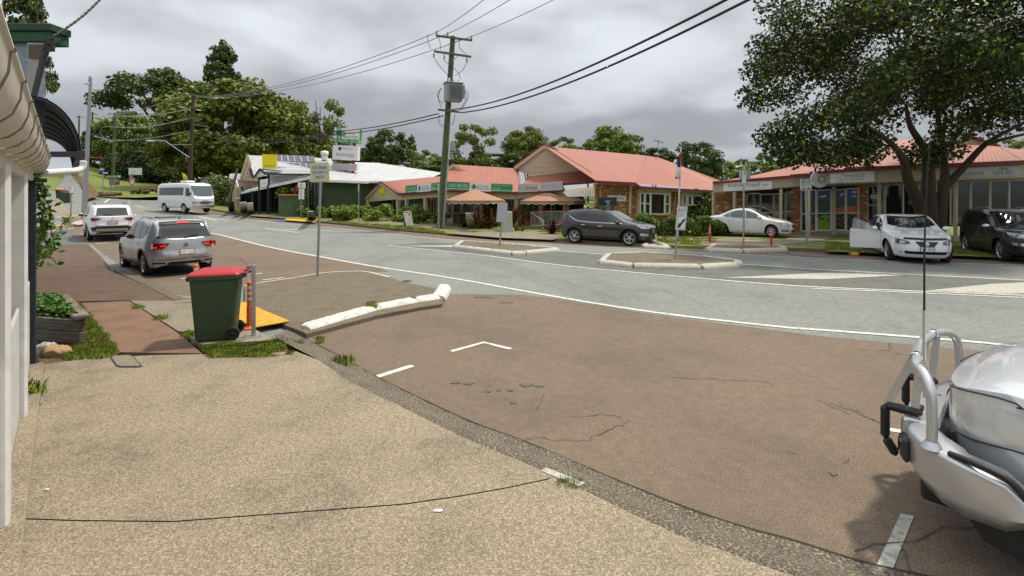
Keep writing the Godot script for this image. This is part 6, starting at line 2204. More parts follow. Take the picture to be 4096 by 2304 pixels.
func make_bus() -> void:
	var s:=Shell.new()
	s.L = 3.15; s.W = 1.0; s.p = 9.0; s.sill = 0.42; s.end_f = 0.42; s.end_r = 0.45; s.boxy = 1.0; s.bow_f = 0.14; s.bow_r = 0.06; s.taper = 0.03; s.bulge = 0.015
	s.top = curve([-3.15,1.45,-3.1,1.9,-3.03,2.4,-2.9,2.52,-2.5,2.57,0,2.60,2.0,2.57,2.35,2.50,2.52,2.38,2.95,1.38,3.05,1.25,3.15,1.18])
	s.belt = curve([-3.15,1.35,2.4,1.35,2.9,1.22,3.15,1.08])
	s.cab = curve([-3.15,0.9,-3.0,1.0,2.6,1.0,3.0,0.8,3.15,0.5])
	s.end_prof = [Vector2(0,-0.04),Vector2(0.1,0.04),Vector2(0.35,0.05),Vector2(0.42,0.02),Vector2(1,0)]
	s.wheels = [[-1.55,0.47,0.39],[1.68,0.47,0.39]]
	var c:=build_car("minibus","white minibus with roof unit crossing the far lane","bus",s,M.white_car,{
		"spokes": 8,"style": "slim","tyre": 0.39,"tread": 0.24,"screen": M.pale_glass,"windscreen": [0.86,2.96,0.86,2.56,0.08],
		"panes": [[[2.62,1.5,2.42,2.10,1.95,2.13],[2.62,1.42,2.42,1.42,1.95,1.42]],[[1.62,2.16,0.0,2.17,-2.85,2.15],[1.62,1.50,0.0,1.50,-2.85,1.50]]],
		"seams": [[1.88,2.2,1.88,1.3,1.86,0.75],[2.68,1.4,2.66,0.9],[-2.9,0.95,1.2,0.95]],"mirror": [2.72,1.62],"mirror_m": M.black_plastic,
		"patches": [
			["window_post",M.black_plastic,"S+",[2.22,2.12,2.22,1.42],[2.18,2.12,2.18,1.42],true,0.012],
			["lamp_panel",M.dark_plastic,"F",[-0.88,0.80,0.88,0.80],[-0.88,0.98,0.88,0.98],false,0.010],
			["head_light",M.head_lamp,"F",[0.42,0.82,0.72,0.82],[0.42,0.96,0.72,0.96],true,0.018],
			["turn_signal",M.amber_lamp,"F",[0.76,0.82,0.90,0.83],[0.76,0.96,0.90,0.96],true,0.018],
			["spot_light",M.pale_glass,"F",[0.05,0.74,0.25,0.74],[0.05,0.92,0.25,0.92],true,0.05],
			["front_badge",M.black_plastic,"F",[-0.22,1.03,0.22,1.03],[-0.22,1.06,0.22,1.06],false,0.010],
			["bumper",M.satin_alloy,"F",[-0.92,0.47,0.92,0.47],[-0.92,0.72,0.92,0.72],false,0.03]]})
	var mb:=MB.new()
	mb.cbox(V(0.35,2.68,0),V(0.95,0.16,0.8),0.06)
	part("roof_unit",mb,M.white_car,c,true)
	place(c,(V(-30.25,0.78,-44.08)+V(-27.58,0.66,-43.04))*0.5+V(0.4,0.02,-0.2),0.86,-0.51)


func normal_of(pts: Array) -> Vector3:
	var n:=Vector3.ZERO
	var c:=Vector3.ZERO
	for k in pts.size():
		n += (pts[k] as Vector3).cross(pts[(k+1) % pts.size()])
		c += pts[k]
	c /= pts.size()
	n = n.normalized()
	return n if n.dot(V(0,1.6,0)+V(0,c.y,0)*0.0 - c) > 0 or n.y > 0.35 else -n

func face(o: Node3D,called: String,m: Material,pts: Array,thick:=0.06) -> MeshInstance3D:
	var mb:=MB.new()
	var n:=normal_of(pts)
	if n.y < -0.3: n = -n
	mb.slab(pts,n,thick)
	return part(called,mb,m,o)

func glazed(o: Node3D,pts: Array,cols: int,rows: int,fm: Material,w:=0.05,gm: Material = null,called:="window") -> void:
	var p:=face(o,called,gm if gm else M.shop_glass,pts,0.02)
	var n:=normal_of(pts)*0.012
	var mb:=MB.new()
	for k in cols+1:
		var t:=float(k)/cols
		mb.bar((pts[3] as Vector3).lerp(pts[2],t)+n,(pts[0] as Vector3).lerp(pts[1],t)+n,w,w)
	for k in rows+1:
		var t:=float(k)/rows
		mb.bar((pts[0] as Vector3).lerp(pts[3],t)+n,(pts[1] as Vector3).lerp(pts[2],t)+n,w*0.98,w*0.98)
	part("frame",mb,fm,p)

func posts(o: Node3D,list: Array,w: float,m: Material,called:="post") -> void:
	for k in range(0,list.size(),2):
		var mb:=MB.new()
		var a:Vector3=list[k]; var b:Vector3=list[k+1]
		b.x = a.x; b.z = a.z
		a.y = gh(a.x,a.z)+0.08
		mb.cbox((a+b)*0.5,V(w,b.y - a.y,w),0.01,Basis(Vector3.UP,0.6))
		part(called,mb,m,o)

func beam(o: Node3D,called: String,m: Material,pts: Array,w: float,h: float) -> void:
	for k in pts.size() - 1:
		var mb:=MB.new()
		mb.bar(pts[k],pts[k+1],w,h)
		part(called,mb,m,o)

func ribbed(o: Node3D,called: String,m: Material,e0: Vector3,e1: Vector3,r1: Vector3,r0: Vector3,pitch:=0.2) -> void:
	var n:=maxi(2,int(maxf(e0.distance_to(e1),r0.distance_to(r1))/pitch*2.0))
	var up:=(e1 - e0).cross(r0 - e0).normalized()
	if up.y < 0: up = -up
	var mb:=MB.new()
	for k in n:
		var t0:=float(k)/n; var t1:=float(k+1)/n
		var h0:=0.016 if k % 2 == 0 else 0.0
		var h1:=0.016 - h0
		var a:=e0.lerp(e1,t0)+up*h0; var b:=e0.lerp(e1,t1)+up*h1
		var c:=r0.lerp(r1,t1)+up*h1; var d:=r0.lerp(r1,t0)+up*h0
		if (b - a).cross(c - a).dot(up) > 0: mb.quad(a,b,c,d)
		else: mb.quad(b,a,d,c)
	part(called,mb,m,o)

func shop_sign(called: String,label: String,pts: Array,m: Material,words: Array,group:="") -> Node3D:
	var c:Vector3=(pts[0]+pts[1]+pts[2]+pts[3])*0.25
	var o:=thing(called,label,"sign",c,0.0,group)
	face(o,"board",m,pts,0.04)
	var n:=normal_of(pts)
	var mid:Vector3=(pts[0]+pts[3])*0.5
	for w in words:   # [text,u0,v0,u1,v1,material,font,slant]
		var p:Vector3=(pts[0] as Vector3).lerp(pts[1],(w[1]+w[3])*0.5).lerp((pts[3] as Vector3).lerp(pts[2],(w[1]+w[3])*0.5),(w[2]+w[4])*0.5)
		var right:Vector3=(pts[1] - pts[0]).lerp(pts[2] - pts[3],(w[2]+w[4])*0.5)
		var up:Vector3=(pts[0] - pts[3]).lerp(pts[1] - pts[2],(w[1]+w[3])*0.5)
		if right.cross(up).dot(n) < 0: right = -right
		lettering(o,w[0],p+n*0.006,right,up,right.length()*(w[3] - w[1]),up.length()*(w[4] - w[2]),w[5],w[6] if w.size() > 6 else "sans","lettering",w[7] if w.size() > 7 else 0.0)
	return o

func brickwork(o: Node3D,a: Vector3,b: Vector3,y0: float,top_a: float,top_b: float,holes: Array,singles: int,seed_: int) -> void:
	var r:=RandomNumberGenerator.new()
	r.seed = seed_
	a.y = 0; b.y = 0
	var l:=a.distance_to(b)
	var u:=(b - a)/l
	var n:=V(-u.z,0,u.x)
	if n.z < 0: n = -n
	var mb:=MB.new()
	mb.slab([a+V(0,y0,0),b+V(0,y0,0),b+V(0,top_b,0),a+V(0,top_a,0)],n,0.2)
	part("wall",mb,M.mortar,o)
	var meshes:=[]
	for k in 4:
		var q:=MB.new()
		q.cbox(Vector3.ZERO,V(0.222,0.068,0.024),0.004)
		meshes.append(q.done())
	var rest:=[MB.new(),MB.new(),MB.new(),MB.new()]
	var basis:=Basis(u,Vector3.UP,n) if u.cross(Vector3.UP).dot(n) > 0 else Basis(-u,Vector3.UP,n)
	var y:=y0+0.04
	var row:=0
	var made:=0
	while y < maxf(top_a,top_b):
		var x:=0.0 if row % 2 else 0.115
		while x < l:
			var t:=x/l
			var ok:=y < lerpf(top_a,top_b,t) - 0.03
			for h in holes:
				if t > h[0] and t < h[1] and y > h[2] and y < h[3]: ok = false
			if ok:
				var v: int = [0,0,0,1,1,2,3][r.randi() % 7]
				var p:=a+u*x+n*0.008+V(0,y,0)
				if made < singles and y > 0.9:
					var br:=MeshInstance3D.new()
					br.name = "brick"
					br.mesh = meshes[v]
					br.material_override = M["brick_%d" % v]
					br.transform = Transform3D(basis,p - world_at(o))
					o.add_child(br,true)
					made += 1
				else: rest[v].box(p,V(0.222,0.068,0.024),basis)
			x += 0.232
		y += 0.078
		row += 1
	for k in 4:
		if rest[k].v.size():
			var q:=part("brickwork",rest[k],M["brick_%d" % k],o)
			q.set_meta("kind","stuff")

func make_buildings() -> void:
	mat("green_wall",lin(0.062,0.105,0.045),0.7,{"over": M.broad,"over_size": 3.0})
	mat("black_green",lin(0.012,0.016,0.012),0.6)
	mat("maroon_roof",lin(0.13,0.03,0.032),0.5)
	mat("board_cream",lin(0.60,0.50,0.36),0.75,{"over": M.patchy,"over_size": 0.9})
	mat("mortar",lin(0.42,0.33,0.22),0.9)
	mat("brick_0",lin(0.42,0.19,0.075),0.85,{"over": M.broad,"over_size": 0.9})
	mat("brick_1",lin(0.34,0.13,0.05),0.85)
	mat("brick_2",lin(0.58,0.42,0.22),0.85)
	mat("brick_3",lin(0.24,0.10,0.05),0.85)
	mat("solar_cell",lin(0.03,0.032,0.045),0.12)
	mat("faded_pink",lin(0.62,0.33,0.30),0.5)
	mat("faded_grey",lin(0.40,0.40,0.41),0.5)
	mat("maroon_text",lin(0.28,0.035,0.05),0.5)
	mat("navy_text",lin(0.03,0.04,0.17),0.5)
	mat("picture_blue",lin(0.16,0.22,0.27),0.15,{"over": M.patchy,"over_size": 1.1})
	mat("picture_brown",lin(0.07,0.05,0.048),0.12,{"over": M.patchy,"over_size": 1.1})
	estate_office()
	cottage()
	green_shop()
	clinic()
	brick_house()
	shop_row()
	far_house()

func estate_office() -> void:
	var o:=thing("estate_office","dark estate agent's office with white verandah roof and solar panels on its main roof","building",V(-22.92,0.67,-47.33))
	var bg: Material = M.black_green
	face(o,"front_wall",bg,vs([-25.73,2.58,-47.64,-18.11,3.76,-44.45,-18.11,0.73,-44.45,-25.73,0.66,-47.64]),0.2)
	face(o,"end_wall",bg,vs([-24.07,2.43,-44.56,-26.07,2.48,-48.65,-26.07,0.67,-48.65,-24.07,0.77,-44.56]),0.1)
	face(o,"verandah_roof",M.roof_white,vs([-24.14,2.49,-44.59,-16.63,3.83,-41.45,-18.3,4.17,-45.62,-22.44,3.48,-47.35,-25.58,2.83,-48.66]),0.05)
	face(o,"gutter",M.white_paint,vs([-24.1,2.53,-44.52,-16.6,3.87,-41.39,-16.6,3.6,-41.39,-24.1,2.35,-44.52]),0.1)
	for q in [vs([-21.55,4.02,-44.59,-18.06,3.93,-43.13,-20.41,3.4,-44.11,-21.58,3.18,-44.6])]:
		for k in 8:
			var a0:Vector3=q[0].lerp(q[3],k/8.0); var a1:Vector3=q[0].lerp(q[3],(k+0.93)/8.0)
			var b0:Vector3=q[1].lerp(q[2],k/8.0); var b1:Vector3=q[1].lerp(q[2],(k+0.93)/8.0)
			face(o,"weatherboard",M.white_paint,[a0,b0,b1,a1],0.03)
	face(o,"main_roof",M.roof_white,vs([-29.92,6.75,-56.76,-18.8,6.04,-52.11,-18.06,5.42,-50.72,-17.66,4.15,-45.13,-25.5,4.12,-49.49]),0.05)
	face(o,"porch_roof",M.roof_grey,vs([-22.69,4.61,-45.07,-21.46,4.62,-46.18,-18.16,4.55,-45.34,-16.94,4.04,-42.23,-21.3,4.07,-43.3]),0.06)
	beam(o,"porch_gutter",M.dark_plastic,vs([-21.27,4.05,-43.23,-16.89,3.99,-42.1]),0.12,0.14)
	beam(o,"porch_gutter",M.dark_plastic,vs([-21.93,4.53,-43.56,-21.25,4.05,-43.22]),0.1,0.14)
	beam(o,"porch_gutter",M.dark_plastic,vs([-21.93,4.53,-43.56,-22.57,3.86,-43.83]),0.1,0.12)
	face(o,"porch_gable",M.white_paint,vs([-22,4.48,-43.69,-21.43,4.06,-43.46,-21.51,3.91,-43.49,-22.08,3.83,-43.73,-22.57,3.82,-43.93]),0.05)
	posts(o,vs([-22.05,0.8,-43.72,-22.05,3.82,-43.72,-21.06,0.81,-43.3,-21.06,4.01,-43.3,-18.99,0.83,-42.76,-18.99,3.17,-42.76,-22.83,0.83,-44.04,-22.83,2.61,-44.04,-19.8,0.82,-42.99,-19.8,3.27,-42.99]),0.2,bg)
	posts(o,vs([-16.92,0.44,-41.57,-16.92,3.45,-41.57]),0.15,M.green_wall)
	glazed(o,vs([-22.06,2.48,-46,-21.68,2.48,-45.84,-21.71,0.96,-45.85,-22.09,0.95,-46.01]),1,1,M.dark_plastic,0.05)
	glazed(o,vs([-16.96,3.33,-41.92,-15.67,3.41,-41.6,-15.67,0.87,-41.6,-16.96,0.86,-41.92]),2,1,M.black_green,0.1)
	face(o,"low_wall",M.green_wall,vs([-17.74,0.82,-41.92,-15.48,0.85,-40.97,-15.48,0.51,-40.97,-17.74,0.52,-41.92]),0.15)
	for bank in [[vs([-25.72,6.49,-54.57,-20.66,6.16,-52.24,-19.59,5.43,-50.17,-24.71,5.65,-52.41]),6],[vs([-24.38,5.48,-51.84,-19.73,5.27,-49.58,-18.92,4.66,-47.72,-23.21,4.87,-49.84]),6]]:
		var q: Array = bank[0]
		for c in 6:
			for r in 2:
				var cs:=[]
				for uv in [[c+0.04,r+0.05],[c+0.96,r+0.05],[c+0.96,r+0.95],[c+0.04,r+0.95]]:
					var top:Vector3=q[0].lerp(q[1],uv[0]/6.0); var bot:Vector3=q[3].lerp(q[2],uv[0]/6.0)
					cs.append(top.lerp(bot,uv[1]/2.0)+V(0,0.12,0.12))
				var pn:=face(o,"solar_panel",M.solar_cell,cs,0.04)
				var mb:=MB.new()
				for k in 4: mb.bar(cs[k]+V(0,0.01,0.01),cs[(k+1) % 4]+V(0,0.01,0.01),0.05,0.05)
				part("frame",mb,M.satin_alloy,pn)
	var v:=thing("roof_vent","white round vent on the estate office roof beyond the solar panels","vent",V(-19.15,5.82,-51.18))
	var mb:=MB.new()
	mb.lathe(V(-19.15,5.8,-51.18),[Vector2(0.3,0.0),Vector2(0.3,0.5),Vector2(0.38,0.55),Vector2(0.38,0.9),Vector2(0.01,1.0)],14)
	part("cowl",mb,M.white_paint,v)
	var pts:=vs([-21.85,5.84,-43.85,-20.3,5.74,-43.2,-20.33,4.52,-43.22,-21.84,4.57,-43.85])
	var s:=shop_sign("roof_sign","big square yellow sign standing on the grey porch roof",pts,M.sign_yellow,[["RayWhite",0.12,0.74,0.88,0.88,M.sign_grey_dark]])
	face(s,"side",M.sign_yellow,[pts[0]+V(-0.02,0,-0.02),pts[0]+V(-0.15,0,-0.8),pts[3]+V(-0.15,0,-0.8),pts[3]+V(-0.02,0,-0.02)],0.02)
	mb = MB.new()
	mb.bar(V(-21.77,4.51,-43.93),V(-20.08,4.34,-43.22),0.5,0.08)
	part("bracket",mb,M.dark_plastic,s)
	shop_sign("hanging_board","pale grey name board hung between the porch posts",vs([-21.85,3.55,-43.42,-21.01,3.68,-43.06,-21.01,3.14,-43.06,-21.85,2.99,-43.42]),M.sign_white,[["MARY'S PLACE",0.2,0.6,0.8,0.78,M.faded_grey]])
	var ms:=shop_sign("tenant_sign","white tenant list with five strips under its main board on a thin post",vs([-17.28,3.29,-40.42,-16.57,3.28,-40.13,-16.58,2.82,-40.13,-17.28,2.84,-40.42]),M.sign_white,[["MARY'S",0.25,0.4,0.75,0.56,M.faded_grey],["PLACE",0.25,0.62,0.75,0.78,M.faded_grey]])
	for k in 5:
		var y:=840+36*k
		var a:Vector3=(V(-17.19,2.79,-40.39) as Vector3).lerp(V(-17.22,2.19,-40.4),k/4.0)
		var b:Vector3=(V(-16.68,2.79,-40.17) as Vector3).lerp(V(-16.7,2.19,-40.18),k/4.0)
		face(ms,"strip",M.sign_white,[a,b,b - V(0,0.26,0),a - V(0,0.26,0)],0.03)
	pole(ms,on_ground(V(-16.99,0.92,-40.3),0.1),V(-16.96,3.29,-40.29),0.03,M.dull_steel)
	var r:=RandomNumberGenerator.new()
	r.seed = 15
	var n:=0
	for q in [[V(-19.58,2.47,-42.9),0.55],[V(-19.24,2.47,-42.97),0.3],[V(-18.17,2.6,-42.31),0.35],[V(-17.22,2.64,-41.81),0.3]]:
		var hb:=thing("hanging_basket",["large leafy green basket","small green basket with a light below","basket of red flowers","green basket beside the corner post"][n]+" hung under the verandah","plant",q[0],0.0,"baskets under the estate office verandah")
		var lm:=leaf_mass(260,0.16,[lin(0.08,0.16,0.02),lin(0.22,0.32,0.04)] if n != 2 else [lin(0.35,0.05,0.02),lin(0.3,0.2,0.05)],70+n,func(g): return q[0]+V(g.randfn(),g.randfn(),g.randfn())*q[1]*0.42)
		part("leaves",lm,M.leaves,hb)
		mb = MB.new()
		mb.tube([q[0],q[0]+V(0,1.1,0)],0.01,4)
		part("hanger",mb,M.dark_plastic,hb)
		n += 1

func cottage() -> void:
	var o:=thing("cottage","cream gabled cottage with maroon porch roofs beside the estate office","house",V(-28.35,1.22,-53.93))
	face(o,"wall",M.cream_paint,vs([-29.57,3.85,-54.45,-26.17,4.1,-51.94,-26.17,0.99,-51.94,-30.23,0.92,-54.72,-30.23,3.07,-54.72]),0.2)
	face(o,"gable",M.board_cream,vs([-28.46,6.43,-53.98,-27.04,3.21,-53.39,-29.57,3.79,-54.45]),0.2)
	face(o,"gable_screen",M.white_paint,vs([-28.16,6.33,-53.42,-27.78,5.36,-53.26,-28.55,5.21,-53.59]),0.1)
	beam(o,"barge_board",M.cream_paint,vs([-29.08,3.77,-53.59,-28.02,6.47,-53.15,-27.18,4.46,-52.79]),0.12,0.25)
	face(o,"maroon_panel",M.maroon_roof,vs([-27.91,5.01,-52.99,-27.52,5.03,-52.83,-26.55,3.14,-52.43,-27.18,3.69,-52.69]),0.08)
	ribbed(o,"porch_roof",M.maroon_roof,V(-27.88,3.06,-51.03),V(-25.28,3.11,-49.94),V(-26.71,3.74,-52.49),V(-29.53,3.81,-53.67),0.3)
	beam(o,"barge_board",M.white_paint,vs([-28.45,2.86,-51.16,-28.55,3.76,-51.85,-27.77,3.04,-50.87]),0.1,0.15)
	face(o,"porch_gable",M.cream_paint,vs([-28.56,3.67,-51.86,-27.88,3.04,-51.03,-28.49,2.89,-51.29]),0.06)
	posts(o,vs([-28.12,1.27,-51.13,-28.12,3.02,-51.13,-27.71,1.28,-50.96,-27.71,3.02,-50.96,-28.49,1.27,-51.29,-28.49,2.86,-51.29]),0.22,M.cream_paint)
	glazed(o,vs([-28.91,2.89,-53.74,-27.84,2.96,-52.96,-27.84,1.73,-52.96,-28.91,1.72,-53.74]),2,1,M.white_paint,0.1)
	glazed(o,vs([-28.28,4.76,-53.47,-28.07,4.75,-53.39,-28.09,4.34,-53.39,-28.3,4.36,-53.48]),1,1,M.white_paint,0.08)
	beam(o,"porch_rail",M.white_paint,vs([-28.13,1.91,-50.92,-27.49,1.94,-50.65]),0.08,0.1)
	var c:=thing("cottage","white roofed cottage with small maroon porch behind the leaning timber pole","house",V(-34.46,1.37,-61.91))
	face(c,"roof",M.roof_grey,vs([-34.92,4.89,-62.1,-34.61,4.98,-64.13,-32.5,3.94,-60,-33.67,3.7,-60.49]),0.1)
	face(c,"gable",M.white_paint,vs([-34.78,4.82,-61.82,-33.67,3.67,-60.49,-34.66,3.68,-60.9]),0.1)
	face(c,"wall",M.cream_paint,vs([-35.06,3.7,-61.62,-32.76,3.89,-60.65,-32.76,1.26,-60.65,-35.06,1.24,-61.62]),0.2)
	ribbed(c,"porch_roof",M.maroon_roof,V(-32.79,2.93,-57.96),V(-31.94,2.95,-57.6),V(-33.67,3.67,-60.49),V(-34.67,3.68,-60.91),0.3)
	beam(c,"barge_board",M.white_paint,vs([-33.42,2.81,-58.22,-33.88,3.66,-59.5,-32.74,2.93,-57.94]),0.12,0.16)
	posts(c,vs([-33.18,1.43,-58.12,-33.18,2.87,-58.12,-32.8,1.43,-57.96,-32.8,2.87,-57.96]),0.2,M.white_paint)
	var d:=thing("cottage","farthest small cottage with plain white gabled roof by the tree trunks","house",V(-41.29,1.37,-71.26))
	face(d,"roof",M.roof_white,vs([-41.82,3.62,-71.48,-42.14,3.66,-73.78,-39.89,2.63,-69.59,-40.6,2.61,-69.89]),0.1)
	face(d,"gable",M.white_paint,vs([-41.66,3.54,-71.2,-40.6,2.61,-69.89,-41.39,2.43,-70.22]),0.1)
	face(d,"wall",M.cream_paint,vs([-41.74,2.47,-70.91,-40.25,2.65,-70.28,-40.25,1.23,-70.28,-41.74,1.22,-70.91]),0.2)

func green_shop() -> void:
	var o:=thing("green_hall","green walled hall with broad white hipped roof behind the red sign posts","building",V(-16.17,0.44,-48.74))
	face(o,"front_wall",M.green_wall,vs([-16.74,3.59,-43.88,-13.67,3.53,-47.01,-13.67,0.47,-47.01,-16.74,0.43,-43.88]),0.2)
	face(o,"return_wall",M.green_wall,vs([-13.77,3.56,-46.9,-14.28,3.62,-49.23,-12.33,3.63,-51.22,-12.33,0.14,-51.22,-13.77,0.33,-46.9]),0.1)
	ribbed(o,"roof",M.roof_white,V(-17.07,3.59,-42.68),V(-13.33,3.49,-46.49),V(-15.43,5.94,-58.05),V(-17.45,5.9,-56),0.7)
	ribbed(o,"roof",M.roof_white,V(-13.46,3.54,-46.36),V(-8.92,3.51,-49.43),V(-8.31,4.88,-60),V(-15.43,5.94,-58.05),0.7)
	face(o,"roof_side",M.roof_white,vs([-19.76,3.33,-42.76,-17.07,3.59,-42.68,-17.45,5.9,-56,-18.43,4.67,-48.71]),0.05)
	beam(o,"gutter",M.white_paint,vs([-17.01,3.51,-42.6,-13.3,3.41,-46.38]),0.12,0.2)
	beam(o,"gutter",M.white_paint,vs([-13.46,3.47,-46.36,-9.17,3.45,-49.83]),0.12,0.18)
	beam(o,"down_pipe",M.green_wall,vs([-13.65,3.42,-46.88,-13.72,0.59,-46.81]),0.1,0.1)
	glazed(o,vs([-14.2,2.94,-49.03,-13.67,2.95,-49.57,-13.67,2.35,-49.57,-14.2,2.35,-49.03]),3,1,M.dark_plastic,0.06)
	mat("fibro_green",lin(0.10,0.15,0.08),0.7)

func clinic() -> void:
	var o:=thing("clinic","cream verandah clinic with salmon red roof behind the power pole","building",V(-3.74,-0.03,-38.66))
	var cr: Material = M.cream_paint
	face(o,"gable",mat("gable_cream",lin(0.52,0.48,0.30),0.75,{"over": M.patchy,"over_size": 0.7}),vs([-11.79,3.32,-45.09,-9.86,2.27,-43.18,-9.86,1.9,-43.18,-13.54,1.61,-46.84,-13.84,1.84,-47.13]),0.08)
	beam(o,"barge_board",cr,vs([-13.87,1.84,-47.02,-11.74,3.35,-44.9,-9.81,2.25,-42.99]),0.1,0.25)
	beam(o,"roof_edge",M.gutter_red,vs([-14.05,1.92,-47.13,-11.71,3.44,-44.8,-9.77,2.35,-42.87]),0.12,0.1)
	posts(o,vs([-13.54,0.75,-46.84,-13.54,1.84,-46.84,-13.35,0.48,-48.9,-13.35,1.65,-48.9,-9.81,0.38,-43.13,-9.81,2.27,-43.13,-8.68,0.46,-41.33,-8.68,2.05,-41.33,-6.52,0.49,-37.76,-6.52,2.14,-37.76,-4.53,0.18,-34.1,-4.53,2.29,-34.1]),0.24,cr)
	face(o,"wing_wall",M.green_wall,vs([-15.22,1.49,-53.3,-12.44,1.71,-50.54,-12.44,0.24,-50.54,-15.22,0.39,-53.3]),0.1)
	face(o,"back_wall",cr,vs([-12.94,1.97,-52.21,-5.93,2.2,-40.65,-5.93,0.24,-40.65,-12.94,-0.04,-52.21]),0.2)
	glazed(o,vs([-12.67,1.72,-51.46,-11.39,1.82,-49.35,-11.39,0.11,-49.35,-12.67,0.18,-51.46]),2,1,cr,0.07,M.picture_blue)
	glazed(o,vs([-10.74,1.91,-48.28,-7.77,2.02,-43.38,-7.77,0.38,-43.38,-10.74,0.16,-48.28]),3,1,cr,0.07,M.picture_blue)
	face(o,"window_band",M.sign_green,vs([-10.71,0.43,-48.13,-7.74,0.63,-43.25,-7.74,0.42,-43.25,-10.71,0.2,-48.13]),0.02)
	glazed(o,vs([-7.28,2.06,-42.58,-6.38,2.1,-41.1,-6.38,0.46,-41.1,-7.28,0.39,-42.58]),1,1,cr,0.07)
	window_figure(o,V(-8.53,1.07,-44.52),V(-7.96,1.1,-43.58))
	beam(o,"beam",cr,vs([-9.82,2.04,-43.21,-5.02,2.38,-35.3]),0.14,0.45)
	beam(o,"roof_edge",M.gutter_red,vs([-9.64,2.32,-42.33,-4.98,2.53,-34.64]),0.16,0.16)
	ribbed(o,"roof",M.roof_red,V(-9.66,2.34,-42.36),V(-4.94,2.56,-34.58),V(-7.2,4.13,-50.45),V(-11.77,3.44,-45.08),0.25)
	ribbed(o,"roof",M.roof_red,V(-11.77,3.44,-45.08),V(-9.84,3.6,-52.88),V(-7.2,4.13,-50.45),V(-7.41,4.12,-50.8),0.25)
	beam(o,"beam",cr,vs([-4.76,2.33,-34.63,0.3,2.2,-34.78]),0.14,0.45)
	beam(o,"roof_edge",M.gutter_red,vs([-4.71,2.56,-34.33,0.44,2.42,-34.49]),0.16,0.14)
	ribbed(o,"roof",M.roof_red,V(-4.71,2.59,-34.33),V(0.44,2.45,-34.49),V(0.11,4.44,-40.78),V(-4.75,4.74,-40.63),0.25)
	ribbed(o,"roof",M.roof_red,V(-4.98,2.62,-34.32),V(-4.7,2.6,-34.33),V(-4.74,4.74,-40.63),V(-5.03,4.32,-39.62),0.25)
	face(o,"gablet",M.board_cream,vs([-4.59,4.59,-39.24,-3.55,3.98,-39.27,-3.83,3.95,-39.26,-5.02,3.84,-39.22,-4.98,4.3,-39.22]),0.1)
	beam(o,"barge_board",cr,vs([-4.98,4.29,-39.12,-4.58,4.63,-39.14,-3.52,3.98,-39.17]),0.1,0.22)
	posts(o,vs([-2.1,0.15,-34.71,-2.1,2.06,-34.71,0.3,0.13,-34.78,0.3,2.26,-34.78,-4.58,0.14,-34.63,-4.58,2.41,-34.63]),0.22,cr)
	face(o,"back_wall",cr,vs([-5.06,2.25,-36.82,0.75,2.17,-37,0.75,0.01,-37,-5.06,0.02,-36.82]),0.2)
	glazed(o,vs([-4.75,2.13,-36.63,-4.51,2.13,-36.64,-4.51,0.96,-36.64,-4.75,0.96,-36.63]),1,1,cr,0.06,M.picture_blue)
	glazed(o,vs([-4.3,2.09,-36.64,-2.99,2.05,-36.68,-2.99,0.94,-36.68,-4.3,0.94,-36.64]),2,1,cr,0.07,M.picture_brown)
	face(o,"window_band",M.bin_green,vs([-4.32,0.93,-36.59,-3.01,0.92,-36.63,-3.01,0.15,-36.63,-4.32,0.15,-36.59]),0.02)
	glazed(o,vs([-2.75,2.05,-36.69,-2.33,2.03,-36.7,-2.33,0.19,-36.7,-2.75,0.19,-36.69]),1,1,cr,0.06)
	glazed(o,vs([-2.09,2.05,-36.71,-0.06,2.01,-36.77,-0.06,0.18,-36.77,-2.09,0.19,-36.71]),3,1,cr,0.07,M.picture_brown)
	beam(o,"beam",cr,vs([0.35,2.23,-34.75,3.42,2.36,-32.53]),0.14,0.4)
	beam(o,"roof_edge",M.gutter_red,vs([0.39,2.47,-34.35,3.39,2.6,-32.18]),0.16,0.14)
	ribbed(o,"roof",M.roof_red,V(0.39,2.49,-34.35),V(3.39,2.62,-32.18),V(3.54,3.16,-35.16),V(0.89,3.21,-37.08),0.25)
	ribbed(o,"roof",M.roof_red,V(0.68,2.91,-36.98),V(5.63,3.14,-33.4),V(6.19,4.14,-36.7),V(1.42,3.81,-40.14),0.25)
	beam(o,"roof_edge",M.gutter_red,vs([3.5,3.01,-34.82,5.62,3.14,-33.29]),0.14,0.14)
	posts(o,vs([0.31,0.15,-34.78,0.31,2.27,-34.78,1.94,0.26,-33.6,1.94,2.37,-33.6,3.44,0.61,-32.51,3.44,2.43,-32.51,3.61,0.6,-32.76,3.61,2.43,-32.76]),0.2,cr)
	face(o,"back_wall",M.black_green,vs([0.32,2.26,-37.85,4.87,2.4,-34.57,4.87,0.23,-34.57,0.32,0.03,-37.85]),0.2)
	glazed(o,vs([0.61,2.08,-37.4,1.88,2.09,-36.48,1.88,0.85,-36.48,0.61,0.82,-37.4]),1,1,cr,0.08)
	glazed(o,vs([2.18,2.09,-36.26,3.04,2.09,-35.65,3.04,0.89,-35.65,2.18,0.86,-36.26]),1,1,cr,0.08)
	face(o,"red_band",M.maroon_text,vs([0.62,1.27,-37.33,3.02,1.33,-35.6,3.02,0.91,-35.6,0.62,0.83,-37.33]),0.02)
	mat("deck_pink",lin(0.46,0.28,0.19),0.85,{"over": M.patchy,"over_size": 0.7})
	face(o,"deck_wall",M.deck_pink,vs([0.78,0.18,-33.82,3.18,0.29,-32.09,3.18,-0.3,-32.09,0.78,-0.2,-33.82]),0.3)
	face(o,"deck",M.grey_path,vs([0.78,0.2,-33.82,3.18,0.31,-32.09,3.88,0.27,-35.04,0.54,0.13,-37.45]),0.1)
	var ap:Vector3=V(2.52,6.02,-39.35)
	var l:Vector3=V(0.22,4.44,-41.02)
	var rr:Vector3=V(6.13,4.14,-36.74)
